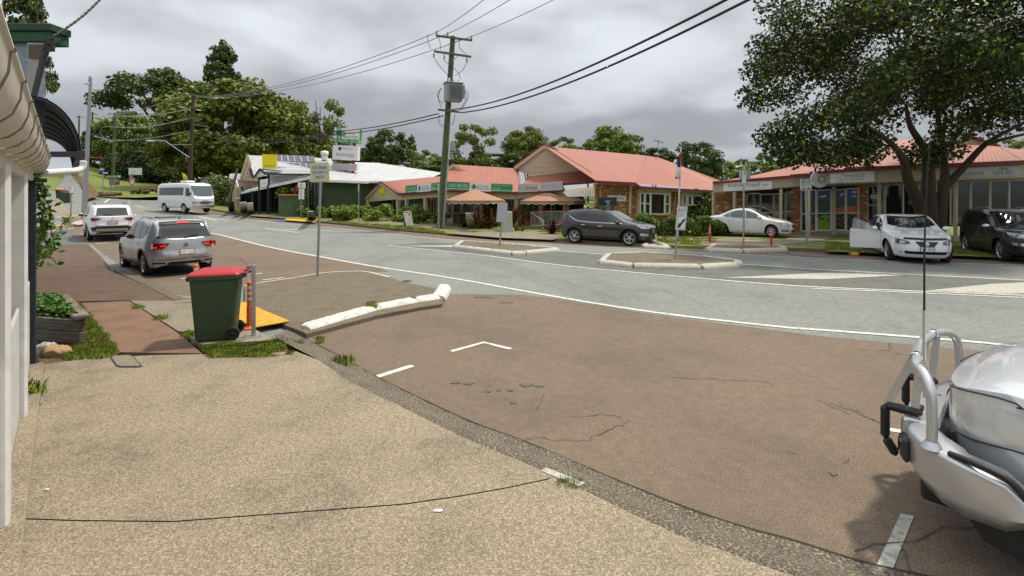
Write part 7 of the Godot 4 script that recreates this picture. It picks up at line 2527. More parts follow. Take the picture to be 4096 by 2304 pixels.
	var lb:Vector3=V(1.45,3.85,-40.12)
	var tri:=PackedVector2Array()
	var u:=V(rr.x - l.x,0,rr.z - l.z).normalized()
	for p in [ap,l,lb,rr]: tri.append(Vector2((p - l).dot(u),p.y))
	var low:=minf(lb.y,rr.y)
	for k in 16:
		var y:=low+0.2*k
		for pc in Geometry2D.intersect_polygons(tri,PackedVector2Array([Vector2(-2,y),Vector2(30,y),Vector2(30,y+0.19),Vector2(-2,y+0.19)])):
			var pts:=[]
			for q in pc: pts.append(V(l.x,q.y,l.z)+u*q.x+V(0,0,0.02 if k % 2 else 0.0))
			face(o,"gable_board",M.board_cream,pts,0.06)
	face(o,"gable_backing",M.black_green,[ap+V(0,-0.1,-0.12),l+V(0,0,-0.12),lb+V(0,0,-0.12),rr+V(0,0,-0.12)],0.05)
	beam(o,"barge_board",M.board_cream,[l+V(0,0,0.15),ap+V(0,0.05,0.15),rr+V(0,0,0.15)],0.12,0.28)
	beam(o,"roof_edge",M.gutter_red,[l+V(0,0.2,0.16),ap+V(0,0.24,0.16),rr+V(0,0.2,0.16)],0.14,0.1)
	ribbed(o,"roof",M.roof_red,V(0.44,2.45,-34.49),V(0.68,2.91,-36.98),l+V(0.3,-0.2,0),V(0.11,4.44,-40.78),0.25)
	var st:=[["BULK BILLING",0.1,0.22,0.92,0.6,M.sign_white,"sans",0.18]]
	var dm:=[["DOCTORS",0.36,0.3,0.86,0.48,M.sign_black,"serif"],["MALENY",0.36,0.58,0.96,0.78,M.sign_black,"serif"]]
	var sv:=[["SERVICES FOR HEALTH",0.1,0.14,0.9,0.26,M.sign_white],["5413 8066",0.06,0.5,0.45,0.68,M.sign_white]]
	var g:="clinic fascia boards"
	heartbeat(shop_sign("fascia_board","green bulk billing board left of the power pole",vs([-8.51,3,-40.08,-7.17,3.05,-37.87,-7.23,2.48,-37.98,-8.58,2.4,-40.2]),M.sign_green,st,g))
	clover(shop_sign("fascia_board","white clinic name board left of the power pole",vs([-7.16,3.05,-37.86,-5.71,3.12,-35.48,-5.8,2.56,-35.62,-7.23,2.48,-37.97]),M.sign_white,dm,g))
	heartbeat(shop_sign("fascia_board","green services board half hidden by the power pole",vs([-5.71,3.12,-35.46,-4.9,3.16,-34.14,-4.92,2.62,-34.17,-5.79,2.56,-35.6]),M.sign_green,sv,g))
	heartbeat(shop_sign("fascia_board","green bulk billing board right of the power pole",vs([-4.44,3.2,-34.14,-2.88,3.14,-34.19,-2.92,2.57,-34.18,-4.44,2.63,-34.14]),M.sign_green,st,g))
	clover(shop_sign("fascia_board","white clinic name board above the brown umbrella",vs([-2.87,3.14,-34.19,-1.43,3.07,-34.23,-1.44,2.51,-34.23,-2.91,2.57,-34.18]),M.sign_white,dm,g))
	heartbeat(shop_sign("fascia_board","green services board at the corner before the pathology board",vs([-1.42,3.07,-34.23,0.05,3.01,-34.27,0.04,2.46,-34.27,-1.44,2.51,-34.23]),M.sign_green,sv,g))
	shop_sign("fascia_board","grey pathology board with maroon lettering",vs([0.41,3.02,-34.09,1.75,3.07,-33.12,1.72,2.52,-33.14,0.39,2.46,-34.1]),M.sign_grey,[["Pathology",0.36,0.32,0.96,0.82,M.maroon_text,"serif"],["o",0.05,0.35,0.13,0.65,M.navy_text]],g)
	shop_sign("fascia_board","weathered grey board with thin faded letters by the deck",vs([1.84,3.09,-33.06,3.22,3.18,-32.06,3.22,2.61,-32.06,1.83,2.53,-33.06]),M.sign_grey,[["WILLOW WHIMSY",0.04,0.28,0.96,0.66,M.faded_grey,"serif"]],g)
	shop_sign("gable_sign","small yellow notice on the cream gable end",vs([-11.9,2.86,-45.12,-11.35,2.88,-44.57,-11.38,2.33,-44.6,-11.92,2.3,-45.14]),M.sign_yellow,[["7D",0.3,0.2,0.7,0.5,M.sign_red],["Medical",0.1,0.66,0.9,0.85,M.sign_red]])

func window_figure(o: Node3D,a: Vector3,b: Vector3) -> void:
	var s:=b.x - a.x
	var m:=mat("print_dark",lin(0.03,0.024,0.025),0.3)
	for q in [[0.55,1.0,0.42,0.5],[0.45,0.15,0.85,1.0],[-0.35,-0.1,0.5,0.9],[0.1,-0.55,1.1,0.3]]:
		var mb:=MB.new()
		var pts:=[]
		for k in 14: pts.append(a+V(s*(q[0]+q[2]*0.6*cos(TAU*k/14.0)),s*(q[1]+q[3]*0.6*sin(TAU*k/14.0)),0.012*q[0]))
		mb.poly(pts,V(0,0,1))
		part("window_print",mb,m,o)

func heartbeat(o: Node3D) -> void:
	var b: MeshInstance3D = o.get_child(0)
	var v: PackedVector3Array = b.mesh.surface_get_arrays(0)[Mesh.ARRAY_VERTEX]
	var p0:=v[0]; var p1:=v[1]; var p2:=v[2]; var p3:=v[3]
	var n:=normal_of([p0+o.position,p1+o.position,p2+o.position,p3+o.position])
	var mb:=MB.new()
	var pts:=[]
	for q in [[0.0,0.84],[0.27,0.84],[0.3,0.72],[0.33,0.95],[0.35,0.84],[0.58,0.84],[0.61,0.72],[0.64,0.95],[0.66,0.84],[0.86,0.84],[0.89,0.72],[0.92,0.95],[0.94,0.84],[1.0,0.84]]:
		pts.append(p0.lerp(p1,q[0]).lerp(p3.lerp(p2,q[0]),q[1])+n*0.01)
	mb.tube(pts,0.025,4)
	part("pulse_line",mb,M.sign_white,o,true)

func clover(o: Node3D) -> void:
	var b: MeshInstance3D = o.get_child(0)
	var v: PackedVector3Array = b.mesh.surface_get_arrays(0)[Mesh.ARRAY_VERTEX]
	var r:=(v[1] - v[0]).normalized(); var u:=(v[0] - v[3]).normalized()
	var c:=v[0].lerp(v[1],0.2).lerp(v[3].lerp(v[2],0.2),0.5)+r.cross(u).normalized()*(0.02 if r.cross(u).z > 0 else -0.02)
	clover_at(o,c,r,u,(v[0] - v[3]).length()*0.36)

func clover_at(o: Node3D,c: Vector3,r: Vector3,u: Vector3,s: float) -> void:
	var n:=r.cross(u).normalized()
	if n.z < 0: n = -n
	for q in [Vector2(0,1),Vector2(1,0),Vector2(0,-1),Vector2(-1,0)]:
		var mb:=MB.new()
		ring(mb,c+(r*q.x+u*q.y)*s*0.62,r,u,s*0.3,s*0.08)
		part("logo_petal",mb,M.sign_green,o,true)
	var mb:=MB.new()
	var pts:=[]
	for k in 12: pts.append(c+(r*cos(TAU*k/12.0)+u*sin(TAU*k/12.0))*s*0.5)
	mb.poly(pts,n)
	part("logo_heart",mb,M.bin_green,o,true)

func brick_house() -> void:
	var o:=thing("brick_house","tan brick building with broad salmon red hipped roof behind the dark grey car","building",V(10.71,-0.04,-37.67))
	var a:Vector3=V(4.75,0.71,-28.39)
	var b:Vector3=V(14.11,0.32,-35.2)
	var ta: float = 2.997
	var tb: float = 2.518
	brickwork(o,a,b,0.1,ta,tb,[],300,5)
	ribbed(o,"roof",M.roof_red,V(4.66,3.05,-27.71),V(7.33,2.97,-29.65),V(11.45,5.66,-43.16),V(2.52,6.1,-39.35),0.25)
	ribbed(o,"roof",M.roof_red,V(7.33,2.97,-29.65),V(14.64,2.57,-34.97),V(12.9,5.56,-44.21),V(11.45,5.66,-43.16),0.25)
	ribbed(o,"roof",M.roof_red,V(14.64,2.57,-34.97),V(21.79,3.66,-51.91),V(12.93,5.56,-44.23),V(12.9,5.56,-44.21),0.25)
	face(o,"roof_return",M.roof_red,vs([6.18,4.16,-36.71,4.68,3.05,-27.72,5.49,3.24,-30.16,2.4,5.35,-31.63,2.97,6.06,-39.15]),0.04)
	beam(o,"roof_edge",M.gutter_red,vs([4.65,3.01,-27.64,7.21,2.95,-29.5,7.59,2.73,-29.78,14.56,2.5,-34.85]),0.14,0.16)
	beam(o,"soffit",M.cream_paint,vs([4.72,2.93,-28,7.24,2.9,-29.83]),0.3,0.06)
	beam(o,"soffit",M.cream_paint,vs([7.79,2.64,-30.23,13.85,2.42,-34.64]),0.3,0.08)
	for q in [vs([7.68,2.64,-30.18,10.15,2.56,-31.97,10.1,0.97,-31.94,7.62,1.11,-30.13]),vs([11.09,2.51,-32.65,13.62,2.42,-34.49,13.56,1.53,-34.45,11.04,1.57,-32.62])]:
		face(o,"bay",M.cream_paint,q,0.3)
	var wp: Material = M.white_paint
	for q in [[vs([7.73,2.41,-30.19,8,2.39,-30.38,7.98,1.15,-30.37,7.71,1.18,-30.17]),1,2],[vs([8.11,2.38,-30.46,8.46,2.36,-30.72,8.44,1.12,-30.7,8.08,1.17,-30.45]),1,2],[vs([8.53,2.39,-30.77,9.6,2.34,-31.54,9.57,1.09,-31.53,8.5,1.14,-30.75]),1,1],[vs([9.66,2.33,-31.59,10,2.31,-31.84,9.98,1.1,-31.82,9.64,1.11,-31.58]),1,2],[vs([11.15,2.29,-32.67,11.42,2.28,-32.87,11.4,1.64,-32.86,11.13,1.64,-32.66]),1,1],[vs([11.56,2.25,-32.97,11.9,2.23,-33.22,11.9,1.63,-33.22,11.56,1.63,-32.97]),1,1],[vs([12,2.24,-33.3,13.05,2.21,-34.06,13.02,1.61,-34.04,12,1.63,-33.3]),1,1],[vs([13.13,2.19,-34.11,13.44,2.18,-34.34,13.42,1.6,-34.32,13.1,1.61,-34.09]),1,1]]:
		glazed(o,q[0],q[1],q[2],wp,0.07)
	beam(o,"corner_post",M.cream_paint,vs([7.09,2.89,-29.99,7.03,1.17,-29.95]),0.14,0.14)
	var dp:=mat("pipe_pink",lin(0.47,0.23,0.16),0.6)
	for q in [vs([5.13,2.96,-28.42,5.12,2.85,-28.41,5.02,2.71,-28.44,5,1.86,-28.42]),vs([8.14,2.68,-30.36,8.16,2.53,-30.5,7.59,2.46,-30.33,7.48,1.16,-30.25]),vs([11.16,2.6,-32.56,11.2,2.45,-32.71,10.57,2.38,-32.5,10.5,1.29,-32.45])]:
		var mb:=MB.new()
		mb.tube(q,0.055,8)
		part("down_pipe",mb,dp,o)
	var aw:=thing("striped_awning","cream slatted awning between the deck and the brick corner","awning",V(3.72,2.53,-26.9))
	for k in 16:
		var t:=k/16.0; var t2:=(k+0.55)/16.0
		var p0:Vector3=(V(2.59,2.45,-25.34) as Vector3).lerp(V(4.53,2.66,-27.49),t); var p1:Vector3=(V(2.59,2.45,-25.34) as Vector3).lerp(V(4.53,2.66,-27.49),t2)
		var q0:Vector3=(V(2.86,2.21,-25.53) as Vector3).lerp(V(4.5,2.22,-27.47),t); var q1:Vector3=(V(2.86,2.21,-25.53) as Vector3).lerp(V(4.5,2.22,-27.47),t2)
		face(aw,"slat",M.white_paint,[p0,p1,q1,q0],0.02)
	face(aw,"backing",M.cream_paint,vs([2.63,2.52,-25.42,4.56,2.77,-27.57,4.53,2.22,-27.55,2.89,2.21,-25.62]),0.03)
	shop_sign("parking_sign","white parking sign with red letters and arrow on the brick wall",vs([5.53,2.28,-28.83,6.79,2.24,-29.75,6.76,1.91,-29.73,5.53,1.95,-28.83]),M.sign_white,[["Customer Parking",0.05,0.25,0.85,0.75,M.maroon_text]])
	var gs:=shop_sign("shop_board","dark green free-standing shop board behind the dark grey car",vs([4.19,2.17,-24.28,5.24,2.19,-25.04,5.23,1.75,-25.03,4.19,1.77,-24.27]),mat("teal_dark",lin(0.006,0.035,0.035),0.4),[["WREN",0.35,0.38,0.64,0.56,M.sign_white,"serif"]])
	pole(gs,on_ground(V(4.71,1.11,-24.65),0.1),V(4.71,1.98,-24.65),0.06,M.dull_steel)

func mural_texture() -> ImageTexture:
	var im:=Image.create(256,176,false,Image.FORMAT_RGB8)
	var f:=noise(0.05,5)
	for y in 176:
		for x in 256:
			var u:=x/256.0; var v:=y/176.0
			var c:=Color(0.02,0.22,0.55).lerp(Color(0.05,0.42,0.75),v*1.5)
			var n:=f.get_noise_2d(x,y)
			for q in [[0.40,0.16],[0.72,0.12],[0.92,0.08],[0.97,0.17]]:
				var d:=Vector2((u - q[0])*9.0,(v - q[1])*26.0).length()+n
				if d < 0.55: c = Color(0.9,0.85,0.85)
			var hill:=0.26+0.03*sin(u*17.0) - 0.13*exp(-pow((u - 0.05)*22.0,2.0)) - 0.11*exp(-pow((u - 0.47)*20.0,2.0))
			if v > hill: c = Color(0.35,0.2,0.1) if (absf(u - 0.05) < 0.06 or absf(u - 0.47) < 0.05) and v < 0.3 else Color(0.07,0.22,0.1)
			if v > 0.33+0.03*sin(u*9.0): c = Color(0.10+0.08*n,0.30+0.1*sin(y*1.4+n*6.0),0.05)
			var ar:=0.52 - 0.10*sin(clampf((u - 0.45)*2.4,0.0,1.0)*PI*0.6)
			if v > ar and u > 0.45: c = Color(0.85,0.38+0.12*sin((u*1.3+v)*120.0),0.1)
			if v > 0.52+0.25*absf(u - 0.5) and v < 0.66: c = Color(0.32+0.05*sin(v*200.0),0.16,0.22)
			if v > 0.62: c = Color(0.03,0.10+0.08*sin(x*0.5+y*0.3),0.07)
			if Vector2((u - 0.42)*1.5,v - 0.86).length() < 0.24 and v > 0.62: c = Color(0.45,0.68,0.1)
			if Vector2((u - 0.36)*1.2,(v - 0.72)*1.6).length() < 0.055: c = Color(0.3,0.12,0.06)
			if Vector2((u - 0.48)*1.6,(v - 0.76)*1.2).length() < 0.06: c = Color(0.55,0.22,0.06)
			if u < 0.24 and v > 0.58 and sin(u*60.0+v*30.0+n*4.0) > 0.3: c = Color(0.05,0.35,0.25)
			if Vector2((u - 0.19)*2.0,(v - 0.9)).length() < 0.07: c = Color(0.75,0.35,0.08)
			if u > 0.62 and v > 0.66 and sin((u - v)*55.0) > 0.1: c = Color(0.04,0.38,0.3) if n > 0 else Color(0.7,0.35,0.1)
			im.set_pixel(x,y,c*0.9)
	return ImageTexture.create_from_image(im)

func shop_row() -> void:
	var o:=thing("shop_row","row of beige fascia shops under a salmon red roof behind the white cars","building",V(18.62,0.07,-30.9))
	var sp: Material = M.stone_paint
	face(o,"fascia",sp,vs([11.84,2.98,-29.53,16.08,3.35,-27.06,16.08,2.85,-27.06,11.84,2.45,-29.53]),0.25)
	face(o,"fascia",sp,vs([15.58,3.41,-26.2,17.97,3.57,-24.8,22.59,3.66,-22.1,22.59,3.11,-22.1,17.95,2.93,-24.81,15.58,2.86,-26.2]),0.25)
	face(o,"soffit",sp,vs([11.86,2.47,-29.52,16.08,2.85,-27.06,16.9,2.78,-28.44,12.47,2.41,-31.02]),0.04)
	face(o,"soffit",sp,vs([15.58,2.87,-26.2,22.59,3.12,-22.1,24.52,3.08,-23.99,16.9,2.78,-28.43]),0.04)
	beam(o,"roof_edge",M.gutter_red,vs([11.8,3.01,-29.44,15.26,3.3,-27.42]),0.14,0.14)
	beam(o,"roof_edge",M.gutter_red,vs([15.04,3.31,-27.09,15.82,3.38,-26.63]),0.14,0.18)
	beam(o,"roof_edge",M.gutter_red,vs([15.52,3.43,-26.11,16.82,3.53,-25.35]),0.14,0.16)
	beam(o,"roof_edge",M.gutter_red,vs([16.75,3.59,-25.28,22.45,3.73,-21.96]),0.14,0.2)
	ribbed(o,"roof",M.roof_red,V(11.91,3.05,-29.49),V(15.3,3.34,-27.51),V(20.48,4.64,-33.29),V(16.57,3.59,-34.41),0.16)
	ribbed(o,"roof",M.roof_red,V(15.05,3.34,-27.08),V(16.84,3.56,-25.34),V(24.91,5.93,-31.87),V(20.46,4.63,-33.3),0.16)
	ribbed(o,"roof",M.roof_red,V(16.76,3.62,-25.27),V(22.45,3.78,-21.96),V(26.1,4.83,-26.54),V(24.29,5.73,-31.07),0.16)
	ribbed(o,"roof",M.roof_red,V(22.45,3.78,-21.96),V(23.42,3.84,-21.39),V(27.38,4.47,-25.79),V(25.93,4.85,-26.64),0.16)
	face(o,"gablet",M.board_cream,vs([25.13,5.65,-28.26,25.46,5.63,-28.07,26.35,4.95,-27.55,25.17,4.95,-28.24]),0.1)
	beam(o,"roof_edge",M.gutter_red,vs([25.27,5.68,-28.07,26.59,4.93,-27.29]),0.14,0.14)
	posts(o,vs([11.91,0.92,-29.61,11.91,2.46,-29.61,12.9,0.95,-29.03,12.9,2.52,-29.03,14.96,0.74,-27.83,14.96,2.64,-27.83,15.71,0.22,-26.46,15.71,2.58,-26.46,17.48,0.32,-27.17,17.48,2.74,-27.17,18.48,1.37,-25.2,18.48,2.98,-25.2,21.01,1.43,-23.72,21.01,3.02,-23.72]),0.14,sp)
	var al:=mat("alloy_frame",lin(0.45,0.42,0.36),0.4,{"metal": 0.4})
	face(o,"front_wall",M.black_green,vs([12.63,2.5,-31.27,25.82,3.23,-23.58,25.82,1.12,-23.58,12.63,0.04,-31.27]),0.15)
	for q in [[vs([14.1,2.38,-30.06,14.71,2.39,-29.71,14.71,0.16,-29.71,14.1,0.13,-30.06]),1,1],[vs([14.74,2.32,-29.69,15.31,2.35,-29.36,15.31,0.18,-29.36,14.74,0.16,-29.69]),1,2],[vs([15.36,2.35,-29.33,15.84,2.38,-29.05,15.84,0.2,-29.05,15.36,0.18,-29.33]),1,2],[vs([15.87,2.46,-29.03,16.21,2.48,-28.84,16.21,0.22,-28.84,15.87,0.21,-29.03]),1,2],[vs([19.22,2.78,-27.08,19.82,2.8,-26.73,19.82,0.71,-26.73,19.22,0.69,-27.08]),1,2],[vs([19.88,2.81,-26.69,20.52,2.86,-26.32,20.52,0.74,-26.32,19.88,0.71,-26.69]),1,1],[vs([20.54,2.86,-26.31,21.06,2.88,-26.01,21.06,0.76,-26.01,20.54,0.74,-26.31]),1,1],[vs([21.1,2.88,-25.98,21.7,2.92,-25.63,21.7,0.78,-25.63,21.1,0.76,-25.98]),1,1],[vs([22.18,2.98,-25.36,22.82,3,-24.98,22.82,0.82,-24.98,22.18,0.8,-25.36]),1,1],[vs([22.86,2.97,-24.96,23.44,2.99,-24.62,23.44,0.84,-24.62,22.86,0.82,-24.96]),1,1],[vs([23.48,2.99,-24.6,24.03,3.01,-24.27,24.03,0.86,-24.27,23.48,0.84,-24.6]),1,1],[vs([24.06,3.01,-24.25,24.57,3.03,-23.96,24.57,0.88,-23.96,24.06,0.86,-24.25]),1,1]]:
		glazed(o,q[0],q[1],q[2],al,0.06)
	brickwork(o,V(16.16,0.69,-28.81),V(16.48,0.7,-28.62),0.1,2.679,2.704,[],0,8)
	brickwork(o,V(18.83,0.78,-27.25),V(19.16,0.79,-27.06),0.1,2.817,2.839,[],0,9)
	brickwork(o,V(13.65,0.6,-30.27),V(14.06,0.62,-30.03),0.1,2.409,2.437,[],0,10)
	brickwork(o,V(12.59,0.55,-31.18),V(13.74,0.59,-30.51),0.1,2.439,2.466,[],0,11)
	var film:=StandardMaterial3D.new()
	film.albedo_texture = mural_texture()
	film.roughness = 0.2
	film.cull_mode = BaseMaterial3D.CULL_DISABLED
	var fr:=[[1065,1218,0.0,0.25],[1230,1378,0.27,0.51],[1395,1528,0.53,0.76],[1538,1665,0.77,1.0]]
	var quads:=[vs([16.5,2.54,-28.6,17.12,2.6,-28.24,17.12,0.28,-28.24,16.5,0.25,-28.6]),vs([17.16,2.56,-28.21,17.74,2.6,-27.87,17.74,0.34,-27.87,17.16,0.32,-28.21]),vs([17.81,2.56,-27.84,18.31,2.61,-27.54,18.31,0.37,-27.54,17.81,0.35,-27.84]),vs([18.35,2.64,-27.52,18.82,2.66,-27.24,18.82,0.36,-27.24,18.35,0.34,-27.52])]
	for k in 4:
		var q: Array = quads[k]
		var mb:=MB.new()
		mb.quad(q[3],q[2],q[1],q[0])
		mb.uv = PackedVector2Array([Vector2(fr[k][2],1),Vector2(fr[k][3],1),Vector2(fr[k][3],0),Vector2(fr[k][2],0)])
		var p:=part("mural_window",mb,film,o)
		mb = MB.new()
		for e in 4: mb.bar(q[e]+V(0,0,0.02),q[(e+1) % 4]+V(0,0,0.02),0.06,0.06)
		mb.bar((q[0] as Vector3).lerp(q[3],0.58)+V(0,0,0.02),(q[1] as Vector3).lerp(q[2],0.58)+V(0,0,0.02),0.055,0.055)
		part("frame",mb,M.white_paint,p)
	shop_sign("fascia_sign","white member of parliament's name board on the beige fascia",vs([12.32,3.04,-29.18,14.5,3.09,-27.91,14.5,2.63,-27.91,12.32,2.51,-29.18]),M.sign_white,[["Andrew Powell",0.09,0.18,0.76,0.62,M.sign_black],["MP",0.82,0.36,0.91,0.60,M.sign_black],["STATE MEMBER FOR GLASS HOUSE",0.17,0.72,0.83,0.90,M.faded_grey]])
	var hs:=shop_sign("fascia_sign","white chiropractic board with green lettering and coloured dots",vs([16.32,3.44,-25.69,17.92,3.5,-24.76,17.92,2.97,-24.76,16.32,2.91,-25.69]),M.sign_white,[["hinterland",0.32,0.2,0.77,0.56,mat("text_green",lin(0.01,0.28,0.09),0.5),"sans",0.1],["chiropractic",0.32,0.62,0.77,0.86,mat("text_plum",lin(0.10,0.05,0.12),0.5)]])
	var cols:=[lin(0.7,0.08,0.02),lin(0.8,0.45,0.02),lin(0.02,0.3,0.5),lin(0.1,0.4,0.05),lin(0.25,0.03,0.2)]
	var hq:Vector3=V(16.75,3.17,-25.4)
	for k in 15:
		var mb:=MB.new()
		var t:=PI*(0.5+(k % 5)/4.0)
		var c:=hq+V(cos(t),sin(t),0)*(0.12+0.10*(k/5))
		var pts:=[]
		for j in 8: pts.append(c+V(cos(TAU*j/8.0),sin(TAU*j/8.0),0)*0.032)
		mb.poly(pts,V(0,0,1))
		part("logo_dot",mb,M["dot_%d" % (k % 5)] if M.has("dot_%d" % (k % 5)) else mat("dot_%d" % (k % 5),cols[k % 5],0.5),hs)
	var ds:=thing("fascia_disc","round cream disc with small brown emblem on the beige fascia","sign",V(15.91,3.13,-25.89))
	var mb:=MB.new()
	mb.lathe(V(15.92,3.13,-25.9),[Vector2(0.46,-0.03),Vector2(0.46,0.0),Vector2(0.43,0.02),Vector2(0.001,0.02)],28,Basis(Vector3.RIGHT,V(0.2,0,1).normalized(),Vector3.DOWN))
	part("disc",mb,M.sign_white,ds)
	mb = MB.new()
	ring(mb,(V(15.93,3.12,-25.82) as Vector3)+V(0,0,0.05),Vector3.RIGHT,Vector3.UP,0.16,0.02)
	part("emblem",mb,M.sign_brown,ds)
	shop_sign("fascia_sign","grey physiotherapy name board with serif letters behind the tree trunk",vs([20.32,3.51,-23.36,21.58,3.59,-22.62,21.58,3.14,-22.62,20.29,3.11,-23.38]),M.sign_grey,[["Maleny",0.08,0.04,0.40,0.4,M.navy_text,"serif"],["PHYSIOTHERAPY",0.05,0.46,0.88,0.84,M.sign_black,"serif"]])
	shop_sign("fascia_sign","grey phone number board at the right end of the fascia",vs([21.59,3.59,-22.62,22.43,3.62,-22.13,22.43,3.17,-22.13,21.59,3.14,-22.62]),M.sign_grey,[["Phone",0.32,0.12,0.62,0.36,M.sign_black,"serif"],["5494 3911",0.1,0.44,0.84,0.86,M.sign_black,"serif"]])
	shop_sign("window_sign","small white window notice beside the chiropractic entrance",vs([19.29,2.31,-26.93,19.57,2.31,-26.76,19.57,2.1,-26.76,19.29,2.1,-26.93]),M.sign_white,[["hinterland",0.2,0.3,0.9,0.7,M.text_green]])

func far_house() -> void:
	var o:=thing("hillside_house","low white-roofed house on the wooded hillside far behind the red roofs","house",V(69.64,9.89,-150))
	face(o,"roof",M.roof_white,vs([70.78,11.17,-150,75.89,12.36,-150,73.04,10.79,-146,70.34,10.32,-145]),0.4)
	face(o,"roof",M.roof_white,vs([64.51,10.71,-148,73.9,11.17,-150,71.17,10.32,-145,64.02,10.13,-145]),0.4)
	face(o,"wall",M.black_green,vs([66.64,10.4,-149,72.85,10.54,-149,72.85,9.41,-149,66.64,9.41,-149]),0.3)


func clumps(blobs: Array,per: int,size: float,cols: Array,seed_: int,droop:=0.0) -> MB:
	var mb:=MB.new()
	mb.tint = true
	var r:=RandomNumberGenerator.new()
	r.seed = seed_
	var c0:=(cols[0] as Color).srgb_to_linear(); var c1:=(cols[1] as Color).srgb_to_linear(); var c2:=(cols[2] as Color).srgb_to_linear()
	for bl in blobs:
		var c:Vector3=bl[0]; var rad:Vector3=bl[1]
		var shade:=r.randf()
		for k in per:
			var q:=V(r.randfn(),r.randfn(),r.randfn()).normalized()
			var f:=pow(r.randf(),0.4)
			var p:=c+q*rad*f
			var nn:=(q+V(r.randfn(),r.randfn()+0.5,r.randfn())*0.8).normalized()
			var d:=V(r.randfn(),r.randfn() - droop,r.randfn()).normalized()
			var s:=size*r.randf_range(0.6,1.25)
			var x:=d.cross(nn).normalized()*s*0.42
			d = nn.cross(x).normalized()*s*0.75
			var t:=r.randf()
			mb.col = c0.lerp(c1,clampf(t*0.75+shade*0.35,0,1)) if t < 0.9 else c2
			var n1:=(nn+x.normalized()*0.35).normalized(); var n2:=(nn - x.normalized()*0.35).normalized()
			var j:=mb.vert(p - d,nn); mb.vert(p+x,n1); mb.vert(p+d,nn); mb.vert(p - x,n2)
			mb.i.append_array(PackedInt32Array([j,j+2,j+1,j,j+3,j+2]))
	return mb

func crown_blobs(kind: String,seed_: int) -> Array:
	var r:=RandomNumberGenerator.new()
	r.seed = seed_
	var out:=[]
	match kind:
		"pine":
			for t in 9:
				var y:=0.06+t*0.105
				var rad:=0.44*pow(1.0 - t/9.5,0.7)
				for k in 6:
					var a:=TAU*(k+0.5*(t % 2))/6.0+r.randf()*0.4
					for q in [0.5,0.95]: out.append([V(cos(a)*rad*q,y+0.03*r.randfn(),sin(a)*rad*q),V(0.09,0.045,0.09)])
			out.append([V(0,0.97,0),V(0.06,0.06,0.06)])
		"gum":
			for k in 30:
				var a:=r.randf()*TAU
				var rr:=0.42*sqrt(r.randf())
				out.append([V(cos(a)*rr,r.randf_range(0.08,0.94)*(1.0 - 0.5*rr),sin(a)*rr),V(0.13,0.08,0.13)*r.randf_range(0.6,1.2)])
		"wide":
			for k in 46:
				var a:=r.randf()*TAU
				var rr:=0.46*sqrt(r.randf())
				out.append([V(cos(a)*rr,0.90 - 1.7*rr*rr - r.randf()*0.5*(0.6 - rr),sin(a)*rr),V(0.11,0.085,0.11)*r.randf_range(0.8,1.3)])
		_:
			for k in 95:
				var q:=V(r.randfn(),r.randfn(),r.randfn()).normalized()*pow(r.randf(),0.25)
				out.append([V(q.x*0.42,0.5+q.y*0.42,q.z*0.42),V(0.10,0.07,0.10)*r.randf_range(0.6,1.35)])
	return out

